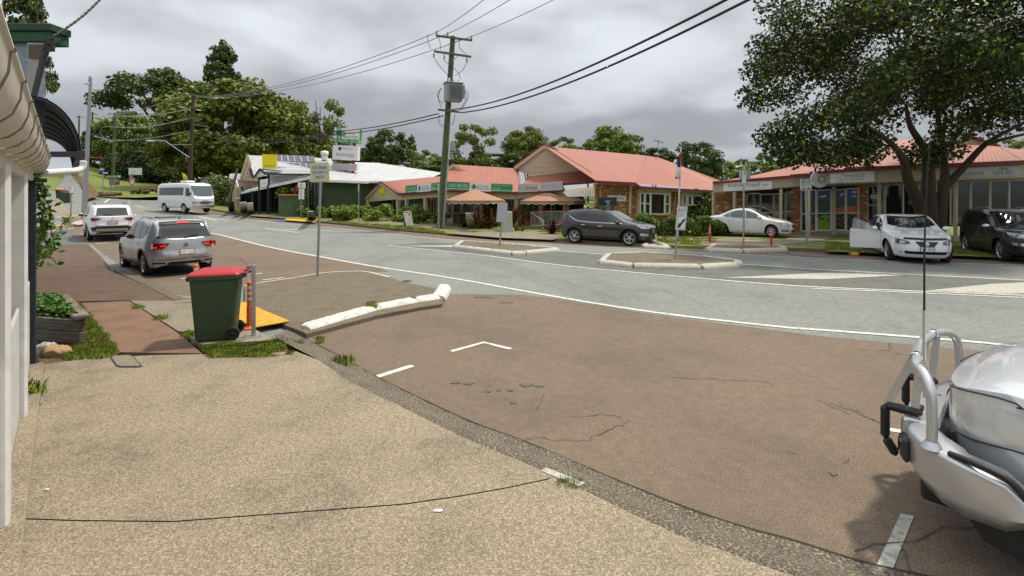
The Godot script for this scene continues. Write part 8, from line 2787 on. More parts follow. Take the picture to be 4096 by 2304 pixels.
func make_trees() -> void:
	var olive:=[lin(0.08,0.115,0.02),lin(0.21,0.24,0.045),lin(0.30,0.31,0.08)]
	var deep:=[lin(0.035,0.06,0.016),lin(0.10,0.14,0.038),lin(0.17,0.20,0.06)]
	var fresh:=[lin(0.07,0.13,0.02),lin(0.20,0.27,0.045),lin(0.30,0.34,0.07)]
	var kinds:={}
	var j:=0
	for q in [["dome","round",170,0.028,olive],["dark","round",120,0.034,deep],["gum","gum",230,0.030,olive],["fresh","round",120,0.034,fresh],["spread","wide",200,0.030,deep],["pine","pine",80,0.036,deep]]:
		kinds[q[0]] = [clumps(crown_blobs(q[1],30+j),q[2],q[3],q[4],90+j).done(),clumps(crown_blobs(q[1],50+j),q[2],q[3],q[4],190+j).done()]
		j += 1
	var list:=[
		[V(-43.52,21.11,-78),3.46,21.67,"dome","huge rounded olive green tree towering behind the minibus"],
		[V(-48.04,16.03,-74),2.82,11.16,"dome","olive green tree left of the huge rounded one"],
		[V(-37.33,18.41,-80),3.49,11.43,"dome","leafy olive tree right of the huge rounded one"],
		[V(-31.43,19.79,-82),5.47,9.11,"gum","thin yellow-green gum tree left of the tall clinic sign"],
		[V(-37.71,15.78,-90),5.78,11.43,"dark","dark tree filling in behind the estate office roof"],
		[V(-74,29.85,-105),11.35,20.83,"spread","spreading dark fig tree crowning the hill on the left"],
		[V(-62.4,35.18,-108),15.89,11.57,"pine","dark bunya pine rising above the rounded tree"],
		[V(-70.68,18.63,-92),5.12,10.95,"fresh","bright green tree on the grassy bank"],
		[V(-79.8,16.97,-98),5.31,8.56,"dark","dark green tree at the top of the side street"],
		[V(-62.37,13.38,-88),3.61,10.48,"dark","dark tree behind the white billboard"],
		[V(-46.58,13.89,-92),2.2,21.9,"dark","broad dark tree mass behind the cottages"],
		[V(-23.85,15.53,-96),6.01,9.14,"dark","dark rounded tree right of the tall clinic sign"],
		[V(-30.4,12.11,-100),5.37,9.52,"dark","lower dark tree behind the hall's white roof"],
		[V(-18.25,12.35,-100),5.37,7.14,"gum","olive gum tree just left of the power pole"],
		[V(-22.09,15.27,-110),7.41,3.49,"pine","small distant pine left of the power pole"],
		[V(-11.91,9.74,-95),5.22,12.06,"fresh","pale green tree low behind the power pole"],
		[V(-6.79,16.66,-92),5.85,8.62,"gum","tall gum tree right of the power pole"],
		[V(2.82,15.61,-96),6.01,9.9,"dome","olive tree behind the gable peak"],
		[V(9.66,14.98,-104),6.31,9.08,"gum","gum tree behind the ridge of the red roof"],
		[V(-3.73,10.75,-98),5.31,11.67,"dark","dark tree low behind the clinic ridge"],
		[V(18.4,15.35,-92),6.58,10.95,"fresh","green tree behind the middle of the red roof"],
		[V(15.24,13.3,-100),6.95,8.73,"gum","thinner tree left of the green tree behind the red roof"],
		[V(28.73,12.03,-100),6.16,7.94,"dark","dark tree by the roof aerial"],
		[V(30.93,11.82,-84),3.55,8.67,"dark","big dark tree behind the flag"],
		[V(40.87,8.98,-95),2.95,8.29,"fresh","green tree at the right of the dark tree behind the flag"],
		[V(61.71,11.08,-125),4.14,10.91,"fresh","green tree below the hillside house"],
		[V(75.21,12.31,-135),4.28,12.86,"dark","dark tree right of the hillside house"],
		[V(76.21,14.4,-165),8.64,6.55,"dark","small tree on the skyline left of the hillside house"],
		[V(85.94,17.19,-170),10.18,6.75,"gum","small tree on the skyline above the hillside house"],
		[V(79.24,13.59,-120),4.06,16.19,"dark","dark tree behind the shop row roof"],
		[V(68.44,11.13,-70),3.35,6.67,"gum","tree top showing past the right end of the shop roof"],
		[V(-25.34,14.9,-26),7.47,2.68,"pine","hoop pine behind the green parapet"],
		[V(-38.19,11.33,-40),7.37,2.86,"pine","lower pine showing above the barrel awning"]]
	j = 0
	for q in list:
		var top:Vector3=q[0]
		var w: float = q[2]; var yb: float = q[1]
		var g:=gh(top.x,top.z) - 0.1
		var o:=thing("tree",q[4],"tree",V(top.x,g,top.z),0.0,"trees beyond the shops")
		var c:=MeshInstance3D.new()
		c.name = "crown"
		c.mesh = kinds[q[3]][j % 2]
		c.material_override = M.leaves
		c.transform = Transform3D(Basis(Vector3.UP,j*1.7).scaled(V(w*1.08,top.y - yb,w*1.08)),V(0,yb - g,0))
		o.add_child(c,true)
		var mb:=MB.new()
		var r:=RandomNumberGenerator.new()
		r.seed = j
		var hh:=top.y - g
		mb.tube([Vector3.ZERO,V(r.randfn()*0.3,hh*0.3,0),V(r.randfn()*0.4,hh*0.82,0)],maxf(w*0.03,0.15),8,0.06)
		part("trunk",mb,M.pale_bark if q[3] in ["gum","dome"] else M.bark,o,true)
		for k in 4:
			mb = MB.new()
			var a:=TAU*k/4.0+j
			mb.tube([V(0,hh*(0.25+0.1*k),0),V(cos(a)*w*0.18,hh*(0.42+0.1*k),sin(a)*w*0.18),V(cos(a)*w*0.34,hh*(0.55+0.1*k),sin(a)*w*0.34)],maxf(w*0.014,0.08),6,0.04)
			part("limb",mb,M.pale_bark if q[3] in ["gum","dome"] else M.bark,o,true)
		j += 1
	big_tree()
	shrubs()

func big_tree() -> void:
	var base:Vector3=V(19.84,0.12,-23.81)
	var o:=thing("street_tree","great dark shade tree with several trunks over the parked white sedan","tree",base)
	for s in [[V(18.08,0.61,-22),V(17.94,1.74,-22),V(17.08,2.96,-21.6),V(16.42,3.79,-21),V(15.01,4.48,-20),V(13.49,4.93,-19),0.30],[V(18.43,0.61,-22),V(18.31,1.99,-22),V(18.28,3.56,-22),V(17.97,4.29,-21.8),V(16.7,5.2,-21),V(16.12,6.05,-20.5),0.34],[V(18.35,3.47,-22),V(18.85,4.72,-22.2),V(19.15,5.76,-22.5),V(18.68,6.67,-22),0.2],[V(18.72,0.61,-22),V(18.87,1.99,-22),V(19.28,3.38,-22.3),V(19.3,4.5,-22.5),V(19.94,6.09,-23),0.28],[V(19.24,2.68,-22.2),V(19.91,3.61,-22),V(20.18,4.36,-21.5),V(20.37,4.78,-21),V(21.07,5.32,-20.5),0.17],[V(20.27,4.45,-21.5),V(20.84,4.68,-21.2),V(21.54,4.87,-21),0.08],[V(19.83,4.98,-22.3),V(19.96,5.63,-22),V(20.65,6.22,-22),0.10]]:
		var mb:=MB.new()
		mb.tube(smooth(s.slice(0,s.size() - 1),4),s[-1],12,0.05)
		part("trunk",mb,M.bark,o)
	var r:=RandomNumberGenerator.new()
	r.seed = 77
	var blobs:=[]
	for k in 92:
		var q:=V(r.randfn(),r.randfn(),r.randfn()).normalized()*pow(r.randf(),0.32)
		var p:=V(17.6,8.6,-21.2)+q*V(7.0,4.4,4.8)
		if p.y < 5.4 and p.x > 14.5: p.y += 2.2
		blobs.append([p,V(1.25,0.9,1.25)*r.randf_range(0.7,1.2)])
	for q in vs([10.05,7.31,-20,9.87,6.25,-20,10.5,8.38,-20.5,10.55,4.64,-20,10.71,3.98,-19.5,11.73,4.21,-20,12.16,3.86,-19.5,13.22,4.15,-20,13.49,3.98,-19.5,14.63,4.38,-20.5,10.91,5,-19,11.54,5.16,-18.5,12.57,5.5,-18.5,12.87,6.42,-17.5,14.22,7.34,-17.5,15.91,6.64,-18,17.62,6.3,-18.5,18.04,4.3,-21,19.01,5.21,-21.5,17.47,4.01,-21.5,17.98,7.09,-18,19.15,5.94,-19,10.73,9,-19,12.12,8.99,-18,13.41,8.31,-17.5]):
		blobs.append([q,V(0.95,0.7,0.95)])
	part("crown",clumps(blobs,560,0.13,[lin(0.012,0.024,0.005),lin(0.055,0.08,0.014),lin(0.22,0.25,0.03)],7,0.3),M.leaves,o)

func bush(called: String,label: String,at: Vector3,size: Vector3,n: int,leafs: int,ls: float,cols: Array,seed_: int,group:="") -> void:
	var o:=thing(called,label,"plant",at,0.0,group)
	var r:=RandomNumberGenerator.new()
	r.seed = seed_
	var bl:=[]
	var rr:=V(minf(size.x,size.y),size.y*0.8,minf(size.z,size.y))*0.36
	for k in n: bl.append([at+V(r.randf_range(-0.5,0.5)*(size.x - rr.x),r.randf_range(0.12,0.8)*size.y,r.randf_range(-0.5,0.5)*(size.z - rr.z)),rr*r.randf_range(0.8,1.2)])
	part("foliage",clumps(bl,leafs,ls,cols,seed_),M.leaves,o)
	var mb:=MB.new()
	for k in 3: mb.tube([at+V(0.1*(k - 1),-0.02,0),at+V(size.x*0.2*(k - 1),size.y*0.5,0)],0.03,5,0.015)
	part("stem",mb,M.bark,o)

func spiky(label: String,at: Vector3,n: int,l: float,cols: Array,seed_: int) -> void:
	var o:=thing("spiky_plant",label,"plant",at,0.0,"spiky plants by the clinic")
	var r:=RandomNumberGenerator.new()
	r.seed = seed_
	var mb:=MB.new()
	mb.tint = true
	for k in n:
		var a:=r.randf()*TAU
		var d:=V(cos(a),0,sin(a))
		var lean:=r.randf_range(0.2,0.95)
		var s:=V(-d.z,0,d.x)*l*0.055
		mb.col = (cols[r.randi() % cols.size()] as Color).srgb_to_linear()
		var rows:=[]
		for t in 5:
			var u:=t/4.0
			var p:=at+d*l*lean*u+V(0,l*(1.15 - lean*0.7)*u - l*0.35*lean*u*u,0)
			var w:=s*(1.0 - u*u*0.97)
			rows.append(PackedVector3Array([p - w,p+V(0,-0.02,0),p+w]))
		mb.grid(rows,Vector3.UP+d*0.3)
	part("blades",mb,M.grass,o)
	mb = MB.new()
	mb.tube([at - V(0,0.05,0),at+V(0,0.15,0)],l*0.08,6)
	part("stem",mb,M.bark,o)

func shrubs() -> void:
	var hc:=[lin(0.03,0.065,0.010),lin(0.12,0.19,0.025),lin(0.24,0.32,0.05)]
	var dk:=[lin(0.010,0.024,0.006),lin(0.035,0.06,0.012),lin(0.07,0.10,0.02)]
	var lime:=[lin(0.09,0.15,0.02),lin(0.21,0.28,0.04),lin(0.30,0.36,0.08)]
	bush("hedge","clipped green hedge between the dark grey car and the white sedan",V(8.11,0.12,-27.07),V(3.0,1.15,1.1),22,380,0.10,hc,1)
	bush("hedge","second length of hedge behind the keep left sign",V(9.94,0.12,-26.77),V(2.7,1.1,1.1),20,380,0.10,hc,2)
	bush("shrub","yellow-green shrub under the brick building's second window",V(12.46,0.2,-33.9),V(3.3,2.2,1.6),20,320,0.12,hc,3)
	bush("shrub","dark shrub by the first fascia post",V(15.17,0.2,-37.24),V(1.0,1.6,1.0),9,240,0.11,dk,4)
	bush("ground_cover","bright green mound of ground cover below the red sign posts",V(-14.5,0.41,-41.39),V(7.0,1.0,2.2),26,300,0.16,lime,5)
	bush("ground_cover","bright green mound of ground cover before the cream gable end",V(-9.92,0.29,-38.34),V(7.0,1.2,2.4),26,300,0.16,lime,6)
	bush("shrub","green clump beside the heart board",V(-6.25,0.22,-36.56),V(2.8,0.9,1.2),12,260,0.13,hc,7)
	bush("shrub","bushy green shrub left of the estate office",V(-24.59,0.79,-48.01),V(2.0,2.4,1.6),12,240,0.15,hc,8)
	bush("shrub","flowering shrub between the minibus and the cottages",V(-30.85,1.15,-53.34),V(3.4,3.2,2.0),18,260,0.2,[lin(0.05,0.09,0.02),lin(0.16,0.22,0.05),lin(0.5,0.5,0.4)],9)
	bush("hedge","dark clipped shrubs below the white billboard",V(-62.53,4.75,-84),V(10.5,4.2,4.0),22,260,0.34,dk,10)
	bush("hedge","dark hedge behind the open-door sedan's roof",V(27.96,0.12,-36.4),V(5.2,1.7,1.2),24,300,0.12,dk,11)
	bush("hedge","dark hedge between the tree trunk and the black SUV",V(31.22,0.12,-35.11),V(3.6,1.7,1.2),18,300,0.12,dk,12)
	bush("shrub","upright green conifer behind the road sign's grey back",V(-1.22,0.15,-34.08),V(0.9,2.2,0.9),12,260,0.09,hc,13)
	bush("shrub","long grassy green clump right of the open now board",V(-1.77,0.15,-32.47),V(1.7,0.75,0.8),9,220,0.10,lime,14)
	var mr:=[lin(0.09,0.015,0.012),lin(0.05,0.012,0.012),lin(0.10,0.06,0.02)]
	spiky("maroon spiky plant in a pale pot right of the open now board",V(-2.03,0.52,-29.42),46,1.15,mr,1)
	spiky("maroon spiky clump behind the rusty bollard",V(-1.5,0.33,-31.96),50,1.2,mr,2)
	spiky("maroon spiky plant behind the pale green service pillar",V(-0.05,0.41,-30.58),60,1.5,mr,3)
	spiky("low dark red spiky plant below the white railing",V(2.26,0.12,-28),60,0.95,mr,4)
	spiky("small red and orange spiky plant by the service pillar",V(0.29,0.13,-30.45),34,0.45,[lin(0.4,0.08,0.03),lin(0.15,0.2,0.03)],5)
	spiky("small lime spiky plant beside the red and orange one",V(0.6,0.13,-30.08),30,0.45,[lin(0.15,0.26,0.03),lin(0.08,0.16,0.02)],6)
	var gc:=[lin(0.14,0.18,0.03),lin(0.34,0.36,0.09)]
	grass_field("verge_grass","short sunlit grass along the far kerb",vs([-14.36,0.35,-37.07,-6.66,0.18,-30.4,-3.73,0.14,-27.81,-3.88,0.15,-28.9,-6.52,0.2,-33.11,-11.67,0.29,-36.04]),0.11,5000,0.07,gc,31)
	grass_field("verge_grass","short grass between the hedge and the far kerb",vs([7.67,0.12,-26.46,10.08,0.12,-25.33,9.72,0.12,-23.32,8.03,0.12,-21.61,6.63,0.12,-22.87]),0.11,2600,0.06,gc,32)
	grass_field("verge_grass","short lawn under the big tree",vs([14.35,0.12,-22.97,21.47,0.12,-21.03,18.04,0.12,-17.67,12.23,0.12,-19.58]),0.13,5000,0.06,gc,33)


func wire(o: Node3D,a: Vector3,b: Vector3,sag: float,r: float,m: Material,called:="wire") -> void:
	var pts:=[]
	for k in 17:
		var t:=k/16.0
		pts.append(a.lerp(b,t) - V(0,sag*4.0*t*(1.0 - t),0))
	var mb:=MB.new()
	mb.tube(pts,r,5)
	part(called,mb,m,o)

func insulator(o: Node3D,at: Vector3,s:=1.0) -> void:
	var mb:=MB.new()
	var prof:=[Vector2(0.03,0.0)]
	for k in 4: prof.append_array([Vector2(0.07,0.05+0.07*k),Vector2(0.045,0.08+0.07*k)])
	prof.append(Vector2(0.001,0.36))
	for k in prof.size(): prof[k] *= s
	mb.lathe(at,prof,10)
	part("insulator",mb,M.dull_steel,o)

func make_street() -> void:
	power_pole()
	other_poles()
	road_signs()
	pylon_sign()
	footpath_boards()
	cafe()
	hill_side()
	oddments()

func power_pole() -> void:
	var a:Vector3=V(-4.6,0.17,-31.96)
	var b:Vector3=V(-3.77,12.41,-31.96)
	var o:=thing("power_pole","tall green-stained timber power pole carrying a grey transformer","power pole",a)
	pole(o,a - V(0,0.2,0),b,0.235,M.pole_timber,"pole",0.16,14)
	for q in [vs([-4.83,12.39,-31.96,-2.52,12.09,-31.96]),vs([-4.94,11.4,-31.96,-2.59,11.05,-31.96]),vs([-4.7,7.7,-31.96,-3.36,7.55,-31.96])]:
		var mb:=MB.new()
		mb.bar(q[0]+V(0,0,0.2),q[1]+V(0,0,0.2),0.12,0.13,0.01)
		part("crossarm",mb,M.grey_timber,o)
	for q in vs([-4.78,12.44,-31.96,-4.08,12.35,-31.96,-2.57,12.14,-31.96]): insulator(o,q+V(0,0,0.2),0.9)
	for q in vs([-4.96,10.99,-31.96,-4.3,10.89,-31.96,-2.86,10.69,-31.96]): insulator(o,q+V(0,0,0.2),0.9)
	for q in [vs([-3.36,12.17,-31.96,-3.72,11.84,-31.96]),vs([-3.46,11.08,-31.96,-3.82,10.79,-31.96])]:
		var mb:=MB.new()
		mb.bar(q[0]+V(0,0,0.15),q[1]+V(0,0,0.15),0.04,0.04)
		part("brace",mb,M.dull_steel,o)
	var t:=thing("pole_transformer","grey finned transformer box hung high on the power pole","transformer",V(-3.69,8.71,-31.96))
	var tm:=mat("transformer_grey",lin(0.30,0.32,0.33),0.5)
	var c:Vector3=V(-3.69,8.69,-31.96)
	c += V(0,0,0.55)
	var bs:=Basis(Vector3.UP,0.35)
	var mb:=MB.new()
	mb.cbox(c,V(1.05,1.1,0.7),0.03,bs)
	part("tank",mb,tm,t)
	mb = MB.new()
	mb.cbox(c+V(0,0.58,0),V(1.18,0.05,0.85),0.01,bs)
	part("lid",mb,tm,t)
	for k in 15:
		mb = MB.new()
		mb.box(c+bs*V(-0.44+0.068*k+0.1,0.02,0.42),V(0.02,0.85,0.16),bs)
		part("cooling_fin",mb,tm,t)
	for k in 3:
		mb = MB.new()
		mb.lathe(c+bs*V(-0.25+0.3*k,0.6,0),[Vector2(0.06,0),Vector2(0.09,0.08),Vector2(0.06,0.14),Vector2(0.085,0.2),Vector2(0.05,0.3),Vector2(0.001,0.34)],10)
		part("bushing",mb,M.sign_white,t)
	for q in [vs([-3.89,9.7,-31.96,-4.51,10.36,-31.96,-4.91,10.92,-31.96]),vs([-3.26,9.63,-31.96,-3.46,10.09,-31.96,-4.32,10.82,-31.96]),vs([-3.59,9.83,-31.96,-3.13,10.16,-31.96,-2.88,10.62,-31.96]),vs([-5.14,11.51,-31.96,-5.34,12.14,-31.96,-5.27,12.47,-31.96]),vs([-4.51,11.48,-31.96,-4.55,11.94,-31.96,-4.63,12.24,-31.96]),vs([-2.88,11.18,-31.96,-3.33,11.61,-31.96,-3.29,12.08,-31.96]),vs([-4.41,9.04,-31.96,-4.71,8.64,-31.96,-4.45,7.78,-31.96]),vs([-4.51,9.04,-31.96,-4.65,8.38,-31.96,-4.38,8.11,-31.96]),vs([-2.99,8.94,-31.96,-2.76,8.51,-31.96,-3.19,7.65,-31.96]),vs([-3.03,8.91,-31.96,-2.9,8.38,-31.96,-3.33,7.58,-31.96]),vs([-4.58,7.45,-31.96,-4.61,6.86,-31.96,-4.35,6.59,-31.96]),vs([-3.59,7.39,-31.96,-3.72,6.86,-31.96,-3.85,6.73,-31.96])]:
		mb = MB.new()
		var mid:=smooth(q,6)
		for k in mid.size(): mid[k] += V(0,0,0.3)
		mb.tube(mid,0.018,5)
		part("jumper",mb,M.black_plastic,o)
	mb = MB.new()
	mb.cbox((V(-3.77,5.34,-31.96) as Vector3)+V(0,0,0.2),V(0.33,0.52,0.2),0.02)
	part("meter_box",mb,tm,o)
	for q in [[V(-4.07,4.52,-31.96),V(-4.19,3.36,-31.96),V(-4.24,2.4,-31.96),V(-4.42,0.22,-31.96),0.05,M.galvanised],[V(-4.16,3.18,-31.96),V(-4.21,2.33,-31.96),V(-4.37,0.22,-31.96),0.04,M.galvanised],[V(-3.93,6.79,-31.96),V(-4.02,5.01,-31.96),V(-4.12,3.62,-31.96),0.03,M.sign_white]]:
		mb = MB.new()
		var pts: Array = q.slice(0,q.size() - 2)
		for k in pts.size(): pts[k] += V(0.05,0,0.28)
		mb.tube(pts,q[-2],6)
		part("conduit",mb,q[-1],o)
	var w:=thing("overhead_line","three thin bare wires running over the top of the power pole","power line",V(-3.72,12.14,-31.96))
	for q in [vs([-4.78,12.67,-31.96,-0.91,12.03,-24,-35.47,13.24,-56]),vs([-4.08,12.59,-31.96,0.8,12.22,-24,-35.02,13.15,-56]),vs([-2.57,12.41,-31.96,3.09,12.22,-24,-34.36,13.11,-56])]:
		wire(w,q[0],q[1],0.1,0.022,M.dull_steel)
		wire(w,q[0],q[2],1.0,0.026,M.dull_steel)
	var tw:=thing("overhead_cable","pair of thick black twisted cables sweeping up from the power pole","power line",V(-4.12,7.58,-31.96))
	for q in [[V(-3.82,7.73,-31.96),V(5.45,7.17,-12),0.55],[V(-3.33,7.53,-31.96),V(5.92,7.13,-12),0.55]]: wire(tw,q[0],q[1],q[2],0.04,M.black_plastic)
	for q in [[V(-4.71,7.48,-31.96),V(-16.88,8.37,-48),0.2],[V(-4.38,7.35,-31.96),V(-16.88,8.06,-48),0.2],[V(-16.88,8.37,-48),V(-35.02,9.37,-56),0.9],[V(-16.88,8.06,-48),V(-35.02,9.02,-56),0.9]]: wire(tw,q[0],q[1],q[2],0.04,M.black_plastic)

func other_poles() -> void:
	var o:=thing("power_pole","dark timber power pole with street lamp standing behind the minibus","power pole",V(-36,2.71,-56))
	pole(o,V(-36.09,1.59,-56),V(-35.64,13.59,-56),0.24,M.bark,"pole",0.17)
	for q in [vs([-36.8,13.45,-55.8,-34.42,13.26,-55.8]),vs([-36.68,10.81,-55.8,-34.54,10.7,-55.8]),vs([-35.91,11.94,-55.8,-34.84,12.06,-55.8]),vs([-35.55,10.08,-55.8,-34.01,9.89,-55.8])]:
		var mb:=MB.new()
		mb.bar(q[0],q[1],0.13,0.13)
		part("crossarm",mb,M.grey_timber,o)
	for q in [[V(-35.84,6.4,-55.6),V(-38.51,8.24,-55.6),V(-39.1,8.3,-55.6),V(-40.17,8.26,-55.6),0.06],[V(-35.54,7.82,-55.6),V(-37.85,7.82,-55.6),0.035]]:
		var mb:=MB.new()
		mb.tube(q.slice(0,q.size() - 1),q[-1],6)
		part("lamp_arm",mb,M.galvanised,o)
	var mb:=MB.new()
	mb.cbox(V(-40.14,8.25,-55.6),V(0.75,0.13,0.3),0.03)
	part("lamp_head",mb,M.sign_white,o)
	var p:=thing("power_pole","pale green timber pole standing on the grassy bank","power pole",V(-63.56,5.08,-80))
	pole(p,V(-63.75,4.76,-80),V(-63.37,15.3,-80),0.26,M.pole_timber,"pole",0.18)
	for q in [vs([-64.37,15.13,-79.8,-61.98,15.03,-79.8]),vs([-64.48,13.2,-79.8,-61.98,13.09,-79.8])]:
		mb = MB.new()
		mb.bar(q[0],q[1],0.16,0.16)
		part("crossarm",mb,M.grey_timber,p)
	mb = MB.new()
	mb.tube(vs([-63.38,10.63,-79.6,-64.7,11.14,-79.6,-66.45,11.53,-79.6]),0.07,6)
	part("lamp_arm",mb,M.galvanised,p)
	var n:=0
	for q in [vs([-92.54,8.29,-110,-92.1,20.33,-110,-92.74,19.92,-110,-91.08,19.86,-110]),vs([-112.46,9.37,-130,-112.36,22.68,-130,-113.12,22.32,-130,-111.25,22.32,-130])]:
		var s:=thing("power_pole",["slim dark pole beside the silver lamp post","small distant pole above the side street"][n],"power pole",q[0])
		pole(s,q[0] - V(0,2,0),q[1],0.22,M.bark,"pole",0.16,8)
		mb = MB.new()
		mb.bar(q[2],q[3],0.16,0.16)
		part("crossarm",mb,M.grey_timber,s)
		n += 1
	var lw:=thing("overhead_line","pale wires strung between the poles on the left","power line",V(-49,12.5,-68))
	for q in [vs([-36.74,13.37,-55.8,-64.28,15.05,-79.8]),vs([-35.67,11.94,-55.8,-63.6,14.96,-79.8]),vs([-35.2,11.94,-55.8,-65.64,14.79,-79.8]),vs([-36.62,10.75,-55.8,-62.07,13.01,-79.8]),vs([-35.67,10.81,-55.8,-64.37,13.09,-79.8]),vs([-35.97,9.39,-55.8,-65.64,11.05,-79.8]),vs([-64.28,15.05,-79.8,-92.19,19.64,-110]),vs([-64.37,13.09,-79.8,-92.71,18.33,-110]),vs([-92.19,19.64,-110,-113.29,22.06,-130])]: wire(lw,q[0],q[1],0.5,0.03,M.sign_grey)
	var a:Vector3=V(-29.67,0.56,-34.71)
	var s:=thing("lamp_post","tall silver street lamp post leaning slightly beside the white SUV","lamp post",a)
	pole(s,a,V(-29.2,10.42,-34.71),0.17,M.galvanised,"pole",0.09,12)
	mb = MB.new()
	mb.tube(vs([-29.2,10.48,-34.71,-29.25,10.53,-34.71,-29.36,10.09,-34.71]),0.05,6)
	part("arm",mb,M.galvanised,s)
	mb = MB.new()
	mb.cbox(V(-29.39,10.01,-34.71),V(0.34,0.14,0.34),0.03)
	part("lamp_head",mb,M.sign_white,s)
	mb = MB.new()
	mb.bar(V(-29.36,4.89,-34.71),V(-28.4,4.86,-34.71),0.05,0.05)
	part("flag_arm",mb,M.safety_orange,s)

func post_sign(called: String,label: String,a: Vector3,b: Vector3,pts: Array,m: Material,words:=[],r:=0.03,group:="") -> Node3D:
	var o:=thing(called,label,"sign",a,0.0,group)
	pole(o,a,b,r,M.galvanised)
	if pts.size():
		var q:=[]
		for p in pts: q.append(p+V(0,0,0.05))
		var t:=shop_sign("tmp","",q,m,words)
		for c in t.get_children():
			t.remove_child(c)
			c.position = t.position - o.position
			o.add_child(c,true)
		used_names.erase("tmp")
		t.free()
	return o

func road_signs() -> void:
	var o:=post_sign("keep_left_sign","white keep left sign with black arrow on the larger median island",V(5.54,0.14,-16.99),V(5.64,1.94,-16.99),vs([5.61,1.94,-16.99,5.94,1.93,-16.99,5.86,1.12,-16.99,5.53,1.14,-16.99]),M.sign_white,[["KEEP",0.18,0.10,0.80,0.25,M.sign_black],["LEFT",0.18,0.30,0.74,0.44,M.sign_black]],0.032)
	var mb:=MB.new()
	var z:=V(0,0,0.06)
	mb.poly(vs([5.58,1.2,-16.99,5.65,1.39,-16.99,5.67,1.34,-16.99,5.82,1.53,-16.99,5.85,1.47,-16.99,5.7,1.27,-16.99,5.7,1.23,-16.99]).map(func(p): return p+z),V(0,0,1))
	part("arrow",mb,M.sign_black,o)
	mb = MB.new()
	mb.tube(vs([5.64,1.92,-16.99,5.91,1.91,-16.99,5.84,1.15,-16.99,5.55,1.17,-16.99,5.64,1.92,-16.99]).map(func(p): return p+z),0.006,4)
	part("border",mb,M.sign_black,o)
	post_sign("road_sign","plain grey back of a road sign on the nearer median island",V(-0.53,0.14,-21.36),V(-0.36,1.98,-21.36),vs([-0.61,1.98,-21.36,-0.18,1.97,-21.36,-0.23,1.16,-21.36,-0.67,1.16,-21.36]),M.sign_grey,[],0.035)
	var f:=thing("flag_pole","white flag pole with a limp purple flag behind the keep left sign","flag",V(8.56,0.12,-25.88))
	pole(f,V(8.56,0.12,-25.88),V(8.73,4.8,-25.88),0.04,M.white_paint)
	mb = MB.new()
	var rows:=[]
	var l:=vs([8.69,4.48,-25.88,8.64,4.29,-25.88,8.56,4.04,-25.88,8.51,3.75,-25.88,8.48,3.41,-25.88,8.44,3.11,-25.88])
	var r2:=vs([8.76,4.51,-25.88,8.75,4.29,-25.88,8.73,4.02,-25.88,8.72,3.75,-25.88,8.7,3.41,-25.88,8.64,3.16,-25.88])
	for k in 6:
		var line:=PackedVector3Array()
		for t in 9: line.append((l[k] as Vector3).lerp(r2[k],t/8.0)+V(0,0,0.10*sin(t*2.1+k*0.7)))
		rows.append(line)
	mb.grid(rows,V(0,0,1))
	var fl:=part("flag",mb,mat("flag_purple",lin(0.10,0.035,0.17),0.8),f)
	mb = MB.new()
	for q in [vs([8.7,4.46,-25.88,8.63,4.17,-25.88]),vs([8.66,4.44,-25.88,8.73,4.12,-25.88]),vs([8.69,4.48,-25.88,8.68,4.09,-25.88])]: mb.bar(q[0]+V(0,0,0.15),q[1]+V(0,0,0.15),0.06,0.01)
	part("canton",mb,M.bin_red,fl)
	mb = MB.new()
	mb.blob((V(8.56,3.45,-25.88) as Vector3)+V(0,0,0.08),V(0.14,0.3,0.06),2,0.2,8)
	part("white_badge",mb,M.sign_white,fl)
	var g:="parking signs across the road"
	var w:=post_sign("parking_sign","narrow two hour parking sign with a grey board behind it",V(9.66,0.12,-20.91),V(9.68,3.36,-20.91),vs([9.61,3.34,-20.91,9.76,3.32,-20.91,9.75,2.79,-20.91,9.6,2.79,-20.91]),M.sign_white,[["2P",0.2,0.08,0.85,0.34,M.sign_green]],0.035,g)
	face(w,"back_board",M.sign_grey,vs([9.51,3.37,-20.91,9.99,3.37,-20.91,9.99,2.97,-20.91,9.51,2.97,-20.91]).map(func(p): return p+V(0,0,-0.06)),0.01)
	post_sign("parking_sign","double two hour parking sign in front of the painted windows",V(12.68,0.12,-21.52),V(12.61,2.98,-21.52),vs([12.38,2.99,-21.52,12.84,3.01,-21.52,12.85,2.53,-21.52,12.38,2.51,-21.52]),M.sign_white,[["2P",0.08,0.1,0.46,0.36,M.sign_green],["2P",0.54,0.1,0.92,0.36,M.sign_green],["8:30-5",0.08,0.44,0.46,0.54,M.sign_green],["8:30-5",0.54,0.44,0.92,0.54,M.sign_green],["←",0.1,0.86,0.44,0.95,M.sign_black],["→",0.56,0.86,0.9,0.95,M.sign_black]],0.04,g)
	post_sign("parking_sign","thin sign post in front of the power pole",V(-4.44,0.16,-30.36),V(-4.44,2.99,-30.36),vs([-4.5,2.97,-30.36,-4.39,2.97,-30.36,-4.4,2.53,-30.36,-4.5,2.53,-30.36]),M.sign_grey,[],0.045,g)
	post_sign("parking_sign","thin sign post standing in the grass left of the cream gable",V(-11.21,0.29,-36.67),V(-11.22,3.07,-36.67),vs([-11.27,3.07,-36.67,-11.17,3.07,-36.67,-11.17,2.56,-36.67,-11.27,2.56,-36.67]),M.sign_grey,[],0.035,g)
	post_sign("parking_sign","pale sign post beside the navy pavement board",V(-17.51,0.51,-43.56),V(-17.42,3.11,-43.56),[],M.sign_grey,[],0.04,g)
	post_sign("parking_sign","small disabled parking sign on a post beside the white SUV",V(-26.35,0.39,-29.9),V(-26.32,2.82,-29.9),vs([-26.39,2.81,-29.9,-26.23,2.81,-29.9,-26.23,2.4,-29.9,-26.39,2.4,-29.9]),M.sign_white,[["P",0.25,0.1,0.75,0.45,M.sign_blue]],0.04,g)

